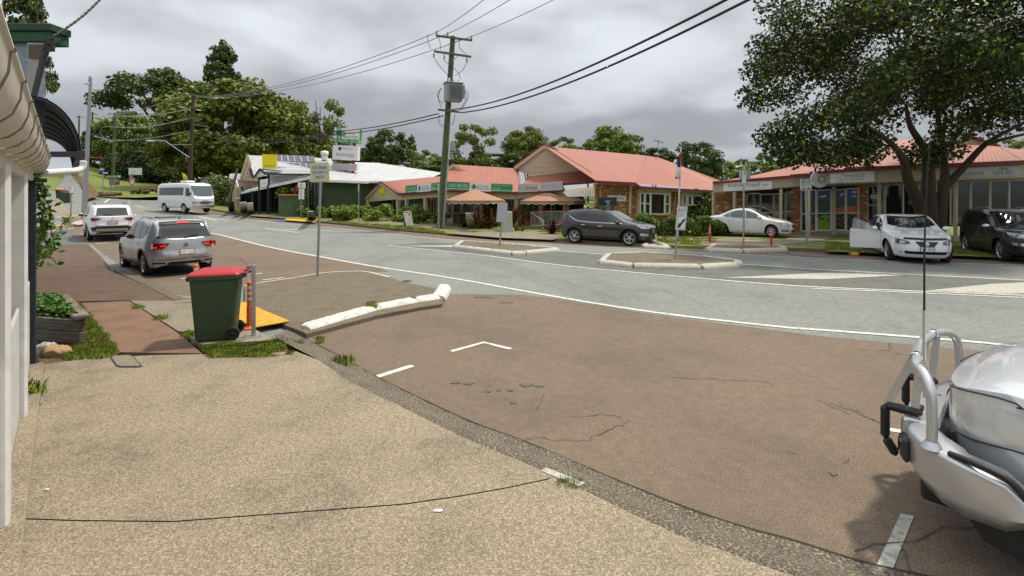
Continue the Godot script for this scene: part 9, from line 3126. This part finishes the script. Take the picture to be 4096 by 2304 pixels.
func pylon_sign() -> void:
	var o:=thing("pylon_sign","tall twin-post sign stack for doctors, pathology and a lease on red posts","sign",V(-17.39,0.61,-49.42))
	var red:=mat("post_red",lin(0.30,0.04,0.025),0.6)
	pole(o,V(-17.39,0.61,-49.42),V(-17.08,7.44,-49.42),0.15,red,"post")
	pole(o,on_ground(V(-15.91,0.38,-49.42),0.1),V(-15.55,7.36,-49.42),0.15,red,"post")
	var n:=0
	for q in [[vs([-17.37,8.87,-49.42,-14.88,8.69,-49.42,-14.97,7.3,-49.42,-17.38,7.42,-49.42]),M.sign_white,[["DOCTORS",0.36,0.25,0.82,0.39,M.sign_black,"serif"],["MALENY",0.36,0.52,0.96,0.65,M.sign_black,"serif"]]],[vs([-17.51,7.15,-49.42,-15.06,7.03,-49.42,-15.13,5.65,-49.42,-17.58,5.75,-49.42]),M.sign_white,[["Pathology",0.13,0.52,0.88,0.84,M.maroon_text,"serif"],["Sullivan Nicolaides",0.4,0.16,0.8,0.26,M.navy_text,"serif"]]],[vs([-17.61,5.38,-49.42,-15.17,5.27,-49.42,-15.2,4.6,-49.42,-17.64,4.71,-49.42]),M.sign_grey,[["FOR LEASE",0.03,0.2,0.97,0.82,M.faded_pink]]]]:
		var pts: Array = q[0].map(func(p): return p+V(0,0,0.45))
		var s:=shop_sign("pylon_board",["white and green doctors board at the top of the red posts","white pathology board in the middle of the red posts","faded for lease board lowest on the red posts"][n],pts,q[1],q[2],"boards on the red posts")
		var mb:=MB.new()
		mb.slab(pts.map(func(p): return p+V(0,0,-0.05)),normal_of(pts),0.75)
		part("box",mb,M.sign_green if n == 0 else M.sign_white,s)
		if n == 0:
			face(s,"green_band",M.sign_green,[(pts[0] as Vector3).lerp(pts[3],0.75),(pts[1] as Vector3).lerp(pts[2],0.75),pts[2],pts[3]].map(func(p): return p+V(0,0,0.03)),0.02)
			lettering(s,"BULK BILLING  5413 8066",(pts[0] as Vector3).lerp(pts[3],0.88).lerp((pts[1] as Vector3).lerp(pts[2],0.87),0.5)+V(0,0,0.06),pts[1] - pts[0],Vector3.UP,3.2,0.28,M.sign_white)
			clover_at(s,(V(-16.9,8.3,-49.42) as Vector3)+V(0,0,0.5) - s.position,(pts[1] - pts[0]).normalized(),Vector3.UP,0.62)
		if n == 1:
			mb = MB.new()
			ring(mb,(V(-16.82,6.79,-49.42) as Vector3)+V(0,0,0.47),Vector3.RIGHT,Vector3.UP,0.1,0.07)
			part("logo",mb,M.navy_text,s)
		n += 1

func a_frame(label: String,pts: Array,m: Material,words: Array,spread: Vector3) -> Node3D:
	var o:=shop_sign("pavement_board",label,pts,m,words,"folding boards on the verge")
	var back:=[]
	for k in 4: back.append(pts[k]+(spread if k > 1 else V(0,0,-0.06)))
	face(o,"back_leaf",M.dark_plastic,back,0.03)
	var mb:=MB.new()
	for k in 4: mb.bar(pts[k]+V(0,0,0.015),pts[(k+1) % 4]+V(0,0,0.015),0.035,0.035)
	part("frame",mb,M.dark_plastic if m == M.sign_black else M.sign_white,o)
	return o

func footpath_boards() -> void:
	var lo:=V(-0.35,0,-0.75)
	a_frame("black float therapy board nearest the minibus",vs([-22.81,1.72,-40.23,-22.9,1.74,-41.17,-25.98,0.82,-46.81,-26.04,0.81,-46.07]),M.sign_black,[["FLOAT",0.14,0.4,0.86,0.56,M.sign_yellow],["THERAPY",0.14,0.6,0.86,0.72,M.sign_yellow]],lo)
	a_frame("white board with a grey tab between the black and yellow boards",vs([-21.07,1.7,-38.85,-21.13,1.72,-39.79,-24.29,0.75,-45.78,-24.47,0.74,-45.26]),M.sign_white,[["----",0.25,0.2,0.75,0.3,M.faded_grey],["-----",0.2,0.45,0.8,0.5,M.faded_grey]],lo)
	var y:=a_frame("white board with a yellow square in front of the estate office",vs([-20.06,1.66,-37.91,-20.05,1.68,-38.75,-23.08,0.69,-44.75,-23.26,0.68,-44.1]),M.sign_white,[["Open Now",0.2,0.62,0.8,0.74,M.faded_grey]],lo)
	face(y,"yellow_square",M.sign_yellow,vs([-20.84,1.56,-39.59,-20.81,1.57,-40.07,-22.09,1.21,-42.57,-22.21,1.21,-42.21]).map(func(p): return p+V(0,0,0.06)),0.01)
	var h:=a_frame("white board with a red heart on the verge left of the power pole",vs([-6.98,1.19,-32.2,-6.82,1.2,-33.78,-6.71,0.21,-33.94,-7.07,0.21,-33.37]),M.sign_white,[],lo*0.8)
	var c:Vector3=h.position
	var mb:=MB.new()
	var pts:=[]
	for k in 24:
		var t:=TAU*k/24.0
		pts.append(c+V(0.0095*16.0*pow(sin(t),3.0),0.26+0.0095*(13.0*cos(t) - 5.0*cos(2.0*t) - 2.0*cos(3.0*t) - cos(4.0*t)),0.10))
	mb.poly(pts,V(0,0,1))
	part("heart",mb,mat("heart_red",lin(0.72,0.05,0.03),0.5),h)
	mb = MB.new()
	mb.tube([V(-0.15,0.06,0.12),V(0.15,0.06,0.12),V(0.16,-0.28,0.19),V(0.12,-0.34,0.2),V(-0.12,-0.34,0.2),V(-0.14,-0.28,0.19),V(-0.15,0.06,0.12)].map(func(p): return p+c),0.012,5)
	part("cup_outline",mb,M.sign_black,h)
	a_frame("white open now board right of the power pole",vs([-2.75,1.22,-29.8,-2.3,1.22,-29.55,-2.49,0.17,-33.02,-2.94,0.17,-32.82]),M.sign_white,[["OPEN",0.14,0.54,0.88,0.66,M.sign_black,"bold"],["NOW",0.2,0.7,0.84,0.82,M.sign_black,"bold"]],V(-0.4,0,-0.5))
	a_frame("navy pavement board by the yellow kerb ramp",vs([-12.55,1.28,-30.81,-12.35,1.28,-31.17,-15.56,0.41,-39.2,-15.93,0.42,-39.08]),mat("navy_board",lin(0.012,0.016,0.035),0.5),[["-------",0.2,0.5,0.8,0.56,M.sign_white],["------",0.2,0.64,0.8,0.7,M.sign_white]],V(0,0,-0.6))

func umbrella(label: String,top: Vector3,foot: Vector3,r: float,h: float) -> void:
	var o:=thing("cafe_umbrella",label,"umbrella",foot,0.0,"cafe umbrellas")
	var cm:=mat("umbrella_tan",lin(0.36,0.20,0.12),0.8,{"backlight": Color(0.4,0.25,0.15)})
	pole(o,foot,top,0.025,M.white_paint)
	for k in 8:
		var a:=TAU*k/8.0+0.2; var b:=TAU*(k+1)/8.0+0.2
		var p:=top+V(cos(a)*r,-h,sin(a)*r); var q:=top+V(cos(b)*r,-h,sin(b)*r)
		var mb:=MB.new()
		mb.tri(top,q,p)
		part("canopy_panel",mb,cm,o)
		mb = MB.new()
		var edge:=[]
		for j in 17:
			var t:=j/16.0
			edge.append(p.lerp(q,t)+V(0,-0.09 - 0.06*absf(sin(t*PI*3.0)),0)*1.5)
		for j in 16: mb.quad(edge[j],edge[j+1],p.lerp(q,(j+1)/16.0),p.lerp(q,j/16.0))
		part("valance",mb,cm,o)
		mb = MB.new()
		mb.tube(edge,0.016,4)
		part("scallop_trim",mb,M.sign_white,o)

func cafe() -> void:
	umbrella("tan umbrella with scalloped edge above the open now board",V(-2.49,2.66,-33.2),on_ground(V(-2.57,0.3,-33.2),0.1),2.1,0.72)
	umbrella("tan umbrella with scalloped edge over the white railing",V(2.68,2.66,-33.43),on_ground(V(2.57,0.29,-33.43),0.5),2.2,0.75)
	var o:=thing("deck_railing","white balustrade with sloping handrail around the cafe deck","railing",V(1.26,0.21,-33.6))
	var a:Vector3=V(1.26,1.15,-33.59); var b:Vector3=V(3.37,1.24,-32.08)
	var c:Vector3=V(1.26,0.23,-33.59); var d:Vector3=V(3.37,0.4,-32.08)
	for q in [[a,b],[c,d]]:
		var mb:=MB.new()
		mb.bar(q[0],q[1],0.06,0.06)
		part("rail",mb,M.white_paint,o)
	for k in 27:
		var mb:=MB.new()
		var t:=k/26.0
		mb.bar(a.lerp(b,t),c.lerp(d,t),0.07 if k % 13 == 0 else 0.028,0.028)
		part("baluster",mb,M.white_paint,o)
	beam(o,"handrail",M.white_paint,vs([1.27,1.15,-33.47,1.96,0.66,-31.61,1.93,-0.15,-31.63]),0.07,0.07)
	var wd:=mat("red_wood",lin(0.16,0.045,0.022),0.6)
	var tb:=thing("cafe_table","red-brown timber cafe table behind the open now board","table",V(-3.45,0.18,-33.42))
	var t0:Vector3=V(-3.39,0.18,-33.43)
	var mb:=MB.new()
	mb.cbox(t0+V(0.3,0.95,0),V(1.1,0.06,0.7),0.01)
	part("table_top",mb,wd,tb)
	for q in [V(-0.18,0.46,0.28),V(0.78,0.46,0.28),V(-0.18,0.46,-0.28),V(0.78,0.46,-0.28)]:
		mb = MB.new()
		mb.cbox(t0+q,V(0.09,0.92,0.09),0.01)
		part("leg",mb,wd,tb)
	var s0:Vector3=V(-4.22,0.19,-33.85)
	var ch:=thing("cafe_chair","folding metal cafe chair under the seated person","chair",s0)
	mb = MB.new()
	mb.cbox(s0+V(0,0.62,0),V(0.42,0.03,0.42),0.01)
	part("seat",mb,M.dark_plastic,ch)
	for k in 2:
		mb = MB.new()
		mb.bar(s0+V(0.24,0.86+0.1*k,-0.2),s0+V(0.24,0.86+0.1*k,0.2),0.02,0.05)
		part("back_slat",mb,wd,ch)
	for z in [-0.19,0.19]:
		for q in [[V(-0.2,0,z),V(0.26,1.0,z)],[V(0.2,0,z),V(-0.18,0.62,z)]]:
			mb = MB.new()
			mb.tube([s0+q[0],s0+q[1]],0.014,6)
			part("leg",mb,M.dull_steel,ch)
	person(s0+V(-0.02,0.62,0))
	var pot:=thing("terracotta_pot","terracotta pot on the deck beside the railing","pot",V(1.11,0.09,-34.45))
	mb = MB.new()
	mb.lathe(V(1.11,0.08,-34.45),[Vector2(0.22,0),Vector2(0.3,0.38),Vector2(0.33,0.4),Vector2(0.33,0.5),Vector2(0.28,0.5),Vector2(0.26,0.42),Vector2(0.001,0.42)],18)
	part("bowl",mb,mat("terracotta",lin(0.38,0.09,0.045),0.8),pot)
	bush("potted_shrub","sparse shrub growing from the terracotta pot",V(1.12,0.47,-34.44),V(0.9,1.7,0.9),9,60,0.09,[lin(0.12,0.11,0.03),lin(0.28,0.22,0.08),lin(0.3,0.3,0.1)],41)
	var pp2:=thing("plant_pot","pale tapering pot holding the spiky plant right of the open now board","pot",V(-2.35,0.17,-33.82))
	mb = MB.new()
	mb.lathe(V(-2.37,0.17,-34.08),[Vector2(0.18,0),Vector2(0.33,0.55),Vector2(0.28,0.55),Vector2(0.001,0.5)],14)
	part("bowl",mb,M.footpath,pp2)
	var bo:=thing("rusty_post","short rust-red post at the edge of the cafe garden","post",V(-1.34,0.15,-32.41))
	pole(bo,V(-1.34,0.15,-32.27),(V(-1.34,0.15,-32.27) as Vector3)+V(0,1.27,0),0.085,mat("rust_red",lin(0.33,0.09,0.045),0.7),"post",0.085,12)
	var pl:=thing("service_pillar","pale green telephone service pillar beside the road sign","cabinet",V(-0.28,0.13,-29.48))
	var pb:Vector3=V(-0.27,0.13,-29.37)
	var pm:=mat("pillar_green",lin(0.38,0.47,0.34),0.6,{"over": M.patchy,"over_size": 0.5})
	mb = MB.new()
	loft(mb,[rounded(0.78,0.6,0.05,0.0),rounded(0.76,0.58,0.05,0.2),rounded(0.62,0.5,0.05,0.22),rounded(0.55,0.45,0.06,1.12),rounded(0.45,0.36,0.08,1.2)],Transform3D(Basis(),pb))
	part("case",mb,pm,pl)

func person(seat: Vector3) -> void:
	var o:=thing("person","person in grey shirt and dark shorts sitting at the cafe table","person",seat)
	var k:=seat
	var J:=[[V(0.02,0.08,0),V(-0.10,0.55,0),0.15,0.17],[V(-0.10,0.55,0),V(-0.16,0.70,0),0.10,0.06],[V(-0.20,0.80,0),V(-0.18,0.88,0),0.095,0.10]]
	for s in [-1.0,1.0]:
		J.append_array([[V(-0.1,0.56,s*0.17),V(-0.16,0.30,s*0.22),0.06,0.048],[V(-0.16,0.30,s*0.22),V(-0.38,0.36,s*0.14),0.045,0.035],[V(-0.38,0.36,s*0.14),V(-0.46,0.38,s*0.12),0.04,0.02],[V(0,0.06,s*0.10),V(-0.44,0.06,s*0.13),0.095,0.07],[V(-0.44,0.06,s*0.13),V(-0.36,-0.40,s*0.13),0.065,0.045],[V(-0.36,-0.46,s*0.13),V(-0.54,-0.54,s*0.14),0.045,0.035]])
	for spec in [["body",0.0,J,lin(0.40,0.22,0.15)],["shirt",0.014,[J[0],[J[0][1],V(-0.13,0.60,0),0.17,0.10],J[3],J[9]],lin(0.17,0.17,0.22)],["shorts",0.014,[[V(0.02,0.05,0),V(0.0,0.16,0),0.15,0.15],J[6],J[12]],lin(0.015,0.016,0.02)],["hair",0.012,[[V(-0.17,0.88,0),V(-0.15,0.90,0),0.095,0.10]],lin(0.30,0.06,0.03)]]:
		part(spec[0],skin(spec[2],spec[1],0.03,k),mat("person_"+spec[0],spec[3],0.8),o)

func skin(bones: Array,grow: float,cell: float,at: Vector3) -> MB:
	var lo:=V(9,9,9); var hi:=-lo
	for b in bones:
		for p in [b[0],b[1]]:
			lo = lo.min(p - Vector3.ONE*0.24); hi = hi.max(p+Vector3.ONE*0.24)
	var n:=Vector3i((hi - lo)/cell)+Vector3i.ONE
	var f:=PackedFloat32Array()
	f.resize(n.x*n.y*n.z)
	for z in n.z:
		for y in n.y:
			for x in n.x:
				var p:=lo+Vector3(x,y,z)*cell
				var d:=9.0
				for b in bones:
					var ab:Vector3=b[1] - b[0]
					var t:=clampf((p - b[0]).dot(ab)/ab.length_squared(),0,1)
					var e: float = p.distance_to(b[0]+ab*t) - lerpf(b[2],b[3],t) - grow
					var h:=clampf(0.5+0.5*(d - e)/0.04,0,1)
					d = lerpf(d,e,h) - 0.04*h*(1.0 - h)
				f[x+n.x*(y+n.y*z)] = d
	var mb:=MB.new()
	var id:={}
	var cs:=[Vector3i(0,0,0),Vector3i(1,0,0),Vector3i(0,1,0),Vector3i(1,1,0),Vector3i(0,0,1),Vector3i(1,0,1),Vector3i(0,1,1),Vector3i(1,1,1)]
	for z in n.z - 1:
		for y in n.y - 1:
			for x in n.x - 1:
				var sum:=Vector3.ZERO; var cnt:=0
				var v:=[]
				for c in cs: v.append(f[x+c.x+n.x*(y+c.y+n.y*(z+c.z))])
				for e in [[0,1],[2,3],[4,5],[6,7],[0,2],[1,3],[4,6],[5,7],[0,4],[1,5],[2,6],[3,7]]:
					if (v[e[0]] < 0) != (v[e[1]] < 0):
						sum += Vector3(cs[e[0]]).lerp(Vector3(cs[e[1]]),v[e[0]]/(v[e[0]] - v[e[1]])); cnt += 1
				if cnt:
					var g:=V(v[1]+v[3]+v[5]+v[7] - v[0] - v[2] - v[4] - v[6],v[2]+v[3]+v[6]+v[7] - v[0] - v[1] - v[4] - v[5],v[4]+v[5]+v[6]+v[7] - v[0] - v[1] - v[2] - v[3]).normalized()
					id[Vector3i(x,y,z)] = mb.vert(at+lo+(Vector3(x,y,z)+sum/cnt)*cell,g)
	for q in id:
		for ax in 3:
			var d:=Vector3i.ZERO; d[ax] = 1
			var u:=Vector3i.ZERO; u[(ax+1) % 3] = 1
			var w:=Vector3i.ZERO; w[(ax+2) % 3] = 1
			var a: float = f[q.x+n.x*(q.y+n.y*q.z)]
			var p: Vector3i = q+d
			if p.x >= n.x or p.y >= n.y or p.z >= n.z: continue
			var b: float = f[p.x+n.x*(p.y+n.y*p.z)]
			if (a < 0) == (b < 0) or not (id.has(q - u) and id.has(q - w) and id.has(q - u - w)): continue
			var k:=[id[q],id[q - u],id[q - u - w],id[q - w]]
			if a < 0: mb.i.append_array(PackedInt32Array([k[0],k[2],k[1],k[0],k[3],k[2]]))
			else: mb.i.append_array(PackedInt32Array([k[0],k[1],k[2],k[0],k[2],k[3]]))
	return mb

func hill_side() -> void:
	var rows:=[PackedVector3Array(vs([-56.53,1.57,-58,-54.19,1.78,-60,-51.61,2.25,-61,-46.77,1.98,-58,-42.89,1.94,-57,-41.11,2.03,-58,-37.65,1.8,-58,-34.67,1.54,-60])),PackedVector3Array(vs([-64.32,2.77,-66,-60.61,2.89,-68,-58.76,3.77,-69,-53.22,2.87,-66,-49.66,2.66,-66,-48.19,2.78,-68,-45.44,2.68,-70,-41.6,2.35,-72])),PackedVector3Array(vs([-77.97,4,-80,-70.86,4.45,-80,-68.13,5.65,-80,-64.51,4.45,-80,-60.19,3.94,-80,-56.7,3.75,-80,-51.94,3.49,-80,-47.38,3.13,-82])),PackedVector3Array(vs([-97.46,5.76,-100,-88.57,6.32,-100,-83.69,8.26,-98,-79.57,7.25,-98,-74.51,6.08,-98,-69.46,4.92,-98,-63.62,4.14,-98,-56.62,3.75,-98])),PackedVector3Array(vs([-158.48,8.45,-160,-141.71,9.46,-160,-136.63,12.89,-160,-129.9,12.25,-160,-121.65,10.35,-160,-113.4,8.45,-160,-103.87,6.54,-160,-92.44,5.27,-160]))]
	var mb:=MB.new()
	mb.grid(rows,Vector3.UP)
	setting("grass_bank",mb,M.lawn,"structure","mown grass bank rising behind the side street","hill")
	mb = MB.new()
	mb.grid([PackedVector3Array(vs([-30.98,0.67,-33,-46.15,1.4,-50,-54.22,1.79,-59,-61.04,2.88,-67,-70.85,4.42,-79,-88.39,6.44,-99])),PackedVector3Array(vs([-31.51,0.68,-37,-42.58,1.56,-50,-51.24,2.3,-60,-57.69,3.41,-67,-69.16,4.86,-79,-87.69,6.83,-99]))].map(func(r):
		for k in r.size(): r[k] = on_ground(r[k],0.015) if k == 0 else r[k]+V(0,0.12,0)
		return r),Vector3.UP)
	setting("side_street",mb,M.asphalt)
	mb = MB.new()
	mb.grid([PackedVector3Array(vs([-42.62,1.56,-50,-51.24,2.4,-60,-57.69,3.52,-67,-69.09,4.98,-79,-87.61,6.91,-99])),PackedVector3Array(vs([-46.13,1.99,-56,-51.67,2.74,-62,-58.7,3.99,-69,-68.72,5.36,-79,-87.37,7.14,-99]))].map(func(r):
		for k in r.size(): r[k] += V(0,0.2,0)
		return r),Vector3.UP)
	setting("cutting",mb,M.soil)
	var wh: Material = M.sign_white
	post_sign("direction_sign","green direction sign with white arrow on the grass bank",V(-52.28,2.87,-66),V(-52.28,4.5,-66),vs([-53.15,4.85,-66,-51.48,4.87,-66,-51.48,4.47,-66,-53.15,4.45,-66]),M.sign_green,[["Kenilworth",0.07,0.28,0.72,0.76,wh],["↗",0.8,0.2,0.95,0.8,wh]],0.06)
	post_sign("tourist_sign","brown tourist drive sign below the green direction sign",V(-52.8,2.77,-66),V(-52.8,4.24,-66),vs([-53.01,4.36,-66,-51.68,4.38,-66,-51.71,3.56,-66,-53.01,3.54,-66]),M.sign_brown,[["TOURIST DRIVE",0.08,0.1,0.92,0.3,wh],["LENGTH 8km",0.14,0.4,0.9,0.58,wh],["START",0.14,0.7,0.5,0.88,wh]],0.06)
	var sp:=post_sign("speed_sign","round sixty speed limit sign on the grass bank",V(-50.02,2.77,-66),V(-50.02,4.34,-66),vs([-50.25,4.28,-66,-49.76,4.28,-66,-49.76,3.63,-66,-50.25,3.63,-66]),wh,[["60",0.28,0.3,0.72,0.62,M.sign_black]],0.05)
	mb = MB.new()
	ring(mb,(V(-50.01,3.97,-66) as Vector3)+V(0,0,0.07),Vector3.RIGHT,Vector3.UP,0.38,0.05)
	part("red_ring",mb,M.sign_red,sp)
	post_sign("billboard","pale blank billboard with blue lower edge below the dark shrubs",V(-59.24,3.46,-78),V(-59.24,5.45,-78),vs([-59.67,6.4,-78,-57.61,6.4,-78,-57.61,5.34,-78,-59.67,5.33,-78]),wh,[["holidays",0.25,0.4,0.55,0.6,M.faded_grey]],0.25)
	var sn:=post_sign("street_name_sign","post with blue and white street name blades on the bank",V(-49,2.73,-60),V(-48.95,5.4,-60),vs([-49.41,5.21,-60,-48.94,5.21,-60,-48.94,4.93,-60,-49.41,4.9,-60]),M.sign_blue,[],0.05)
	face(sn,"blade",wh,vs([-49.37,5.38,-60,-48.86,5.4,-60,-48.86,5.25,-60,-49.37,5.23,-60]),0.03)
	face(sn,"blade",wh,vs([-48.92,4.92,-60,-48.45,4.93,-60,-48.45,4.8,-60,-48.92,4.78,-60]),0.03)
	post_sign("fingerboard","brown fingerboard sign above the minibus",V(-37.3,0.53,-62),V(-37.15,4.12,-62),vs([-38.5,4.41,-62,-36.88,4.68,-62,-36.88,4,-62,-38.55,3.74,-62]),M.sign_brown,[["Visitor centre",0.1,0.15,0.9,0.45,wh],["Rest area",0.1,0.55,0.9,0.85,wh]],0.08)
	post_sign("fingerboard","green fingerboard sign below the brown one",V(-37.19,0.37,-62.4),V(-37.19,3.24,-62.4),vs([-38.32,3.64,-62.4,-37.08,3.99,-62.4,-37.01,3.53,-62.4,-37.67,3.37,-62.4]),M.sign_green,[],0.08)
	var bd:=thing("bird_sign","yellow bird-shaped board standing behind the minibus","sign",V(-37.84,1.8,-58))
	face(bd,"board",M.sign_yellow,vs([-38.21,4.79,-58,-37.87,4.64,-58,-37.7,4.4,-58,-37.6,4.02,-58,-38,4,-58,-38.11,4.35,-58]),0.05)
	pole(bd,V(-37.79,1.34,-58),V(-37.84,4.33,-58),0.06,M.dull_steel)
	var n:=0
	var yl:=mat("bin_yellow",lin(0.7,0.3,0.02),0.5)
	for q in vs([-48.84,1.88,-54.13,-46.73,1.73,-52.2,-44.85,1.59,-50.33,-43.1,1.46,-48.58]):
		wheelie_bin("wheelie_bin",["dark bin with yellow lid","green bin just behind the red-lidded row","middle green bin","nearest green bin"][n]+" in the row down the side street",on_ground(q,0.02),0.5,M.bin_green if n else M.dark_plastic,[yl,M.bin_red,M.bin_green,M.bin_green][n],"bins down the side street")
		n += 1
	mb = MB.new()
	sheet(mb,vs([-41.01,1.21,-44.82,-47.01,1.66,-51.15,-54.62,2.25,-60.05,-51.38,2.03,-57.29,-36.64,0.95,-41.86,-32.17,0.65,-35.61,-31.72,0.61,-34.22]),0.03,3.0)
	setting("side_footpath",mb,M.footpath)
	for q in [vs([-33.03,0.55,-36,-32.81,0.75,-38,-32.38,0.68,-37.5,-32.57,0.46,-35.5]),vs([-27.52,0.33,-30,-27.01,0.38,-31,-26.58,0.34,-30.5,-27.07,0.27,-29.5])]:
		mb = MB.new()
		sheet(mb,q,0.03,2.0)
		setting("yellow_line",mb,M.ramp_yellow)
	var isl:=thing("traffic_island","small salmon-topped island at the foot of the silver lamp post","traffic island",V(-27.97,0.48,-32.79),0.0,"raised islands in the road")
	mb = MB.new()
	platform(mb,vs([-27.46,0.44,-31.31,-28.27,0.48,-32.68,-29.71,0.58,-35.48,-28.29,0.51,-34.11,-27.07,0.44,-32.09,-26.18,0.39,-30.18]),0.13)
	part("top",mb,M.faded_pink,isl)
	mb = MB.new()
	strip(mb,vs([-27.03,0.42,-30.82,-25.98,0.38,-29.95,-26.64,0.42,-31.58,-28.06,0.5,-33.83]),0.25,0.14)
	part("kerb_stone",mb,M.old_kerb_paint,isl)
	var r:=RandomNumberGenerator.new()
	r.seed = 12
	n = 0
	for q in [[V(-47.2,2.21,-59),0.8],[V(-46.4,2.45,-62),1.3],[V(-44.09,2.65,-62),1.7],[V(-49.19,2.3,-60),0.6]]:
		mb = MB.new()
		for k in 26: mb.blob(q[0]+V(r.randfn()*q[1]*0.45,r.randf()*q[1]*0.25,r.randfn()*0.4),Vector3.ONE*r.randf_range(0.08,0.22),k,0.3,4)
		var st:=thing("rock_heap",["small rock heap on the near foot of the bank","patch of broken rock in the middle of the bank","larger rock spill beside the minibus","little heap at the end of the cutting"][n],"rocks",q[0],0.0,"rocks on the bank")
		part("stones",mb,M.soil,st).set_meta("kind","stuff")
		n += 1

func oddments() -> void:
	var c:Vector3=V(-18.99,0.53,-41.81)
	var o:=thing("traffic_cone","orange traffic cone with white band before the estate office","cone",c)
	var mb:=MB.new()
	mb.lathe(c,[Vector2(0.21,0.04),Vector2(0.15,0.05),Vector2(0.035,0.72),Vector2(0.001,0.73)],16)
	mb.cbox(c+V(0,0.02,0),V(0.44,0.04,0.44),0.01)
	part("cone",mb,M.safety_orange,o)
	mb = MB.new()
	mb.lathe(c,[Vector2(0.116,0.27),Vector2(0.077,0.48)],16)
	part("white_band",mb,M.sign_white,o)
	wheelie_bin("wheelie_bin","full green wheelie bin beside the orange cone",V(-18.48,0.52,-42.02),2.6,M.bin_green,mat("rubbish_blue",lin(0.03,0.12,0.32),0.6))
	var b:=thing("skip_box","large green waste box behind the full wheelie bin","box",V(-18.15,0.84,-41.44))
	mb = MB.new()
	var bc:Vector3=V(-18.15,1.33,-41.44)
	mb.cbox(bc,V(2.0,1.75,0.9),0.04,Basis(Vector3.UP,0.6))
	part("case",mb,M.green_wall,b)
	mb = MB.new()
	mb.cbox(bc+V(0,0.92,0),V(2.1,0.12,1.0),0.03,Basis(Vector3.UP,0.6))
	part("lid",mb,M.brick_1,b)
	var lp:=thing("leaning_pole","bleached timber pole leaning between the cottages","pole",V(-27.98,1.57,-49.45))
	pole(lp,V(-27.98,1.51,-49.45),V(-26.84,4.79,-48.97),0.16,M.grey_timber,"pole",0.1,8)
	var an:=thing("roof_aerial","television aerial on a thin mast above the red roof","aerial",V(12.88,5.53,-44.2))
	pole(an,V(12.88,5.53,-44.2),V(12.92,7.07,-44.2),0.03,M.dull_steel,"mast")
	beam(an,"boom",M.dull_steel,vs([12.56,7.1,-44.2,13.32,6.87,-44.2]),0.05,0.05)
	for k in 5:
		var p:Vector3=(V(12.56,7.1,-44.2) as Vector3).lerp(V(13.32,6.87,-44.2),k/4.0)
		beam(an,"element",M.dull_steel,[p+V(0,0,-0.6),p+V(0,0,0.6)],0.02,0.02)
	var ws:=0
	for q in [[V(13.03,0,-18.51),"under the white sedan's rear wheel"],[V(15.82,0,-17.73),"behind the black SUV's rear wheel"]]:
		var w:=thing("wheel_stop","yellow wheel stop end "+q[1],"wheel stop",q[0],0.0,"yellow wheel stops")
		mb = MB.new()
		mb.cbox(q[0]+V(0,0.06,-0.6),V(0.22,0.14,0.4),0.04)
		part("block",mb,M.ramp_yellow,w)
	for q in [[V(-0.523,0.1,-3.552),0.035,"pale flattened scrap of litter on the near footpath"],[V(-3.535,0.1,-3.806),0.02,"tiny white scrap on the footpath by the fence"]]:
		var s:=thing("litter",q[2],"litter",q[0])
		mb = MB.new()
		mb.blob(q[0]+V(0,0.006,0),V(q[1],0.005,q[1]*0.5),3,0.2,6)
		part("scrap",mb,M.sign_white,s)


func _ready() -> void:
	rng.seed = 4711
	make_view()
	make_materials()
	make_ground()
	make_buildings()
	make_trees()
	make_near()
	make_cars()
	make_street()
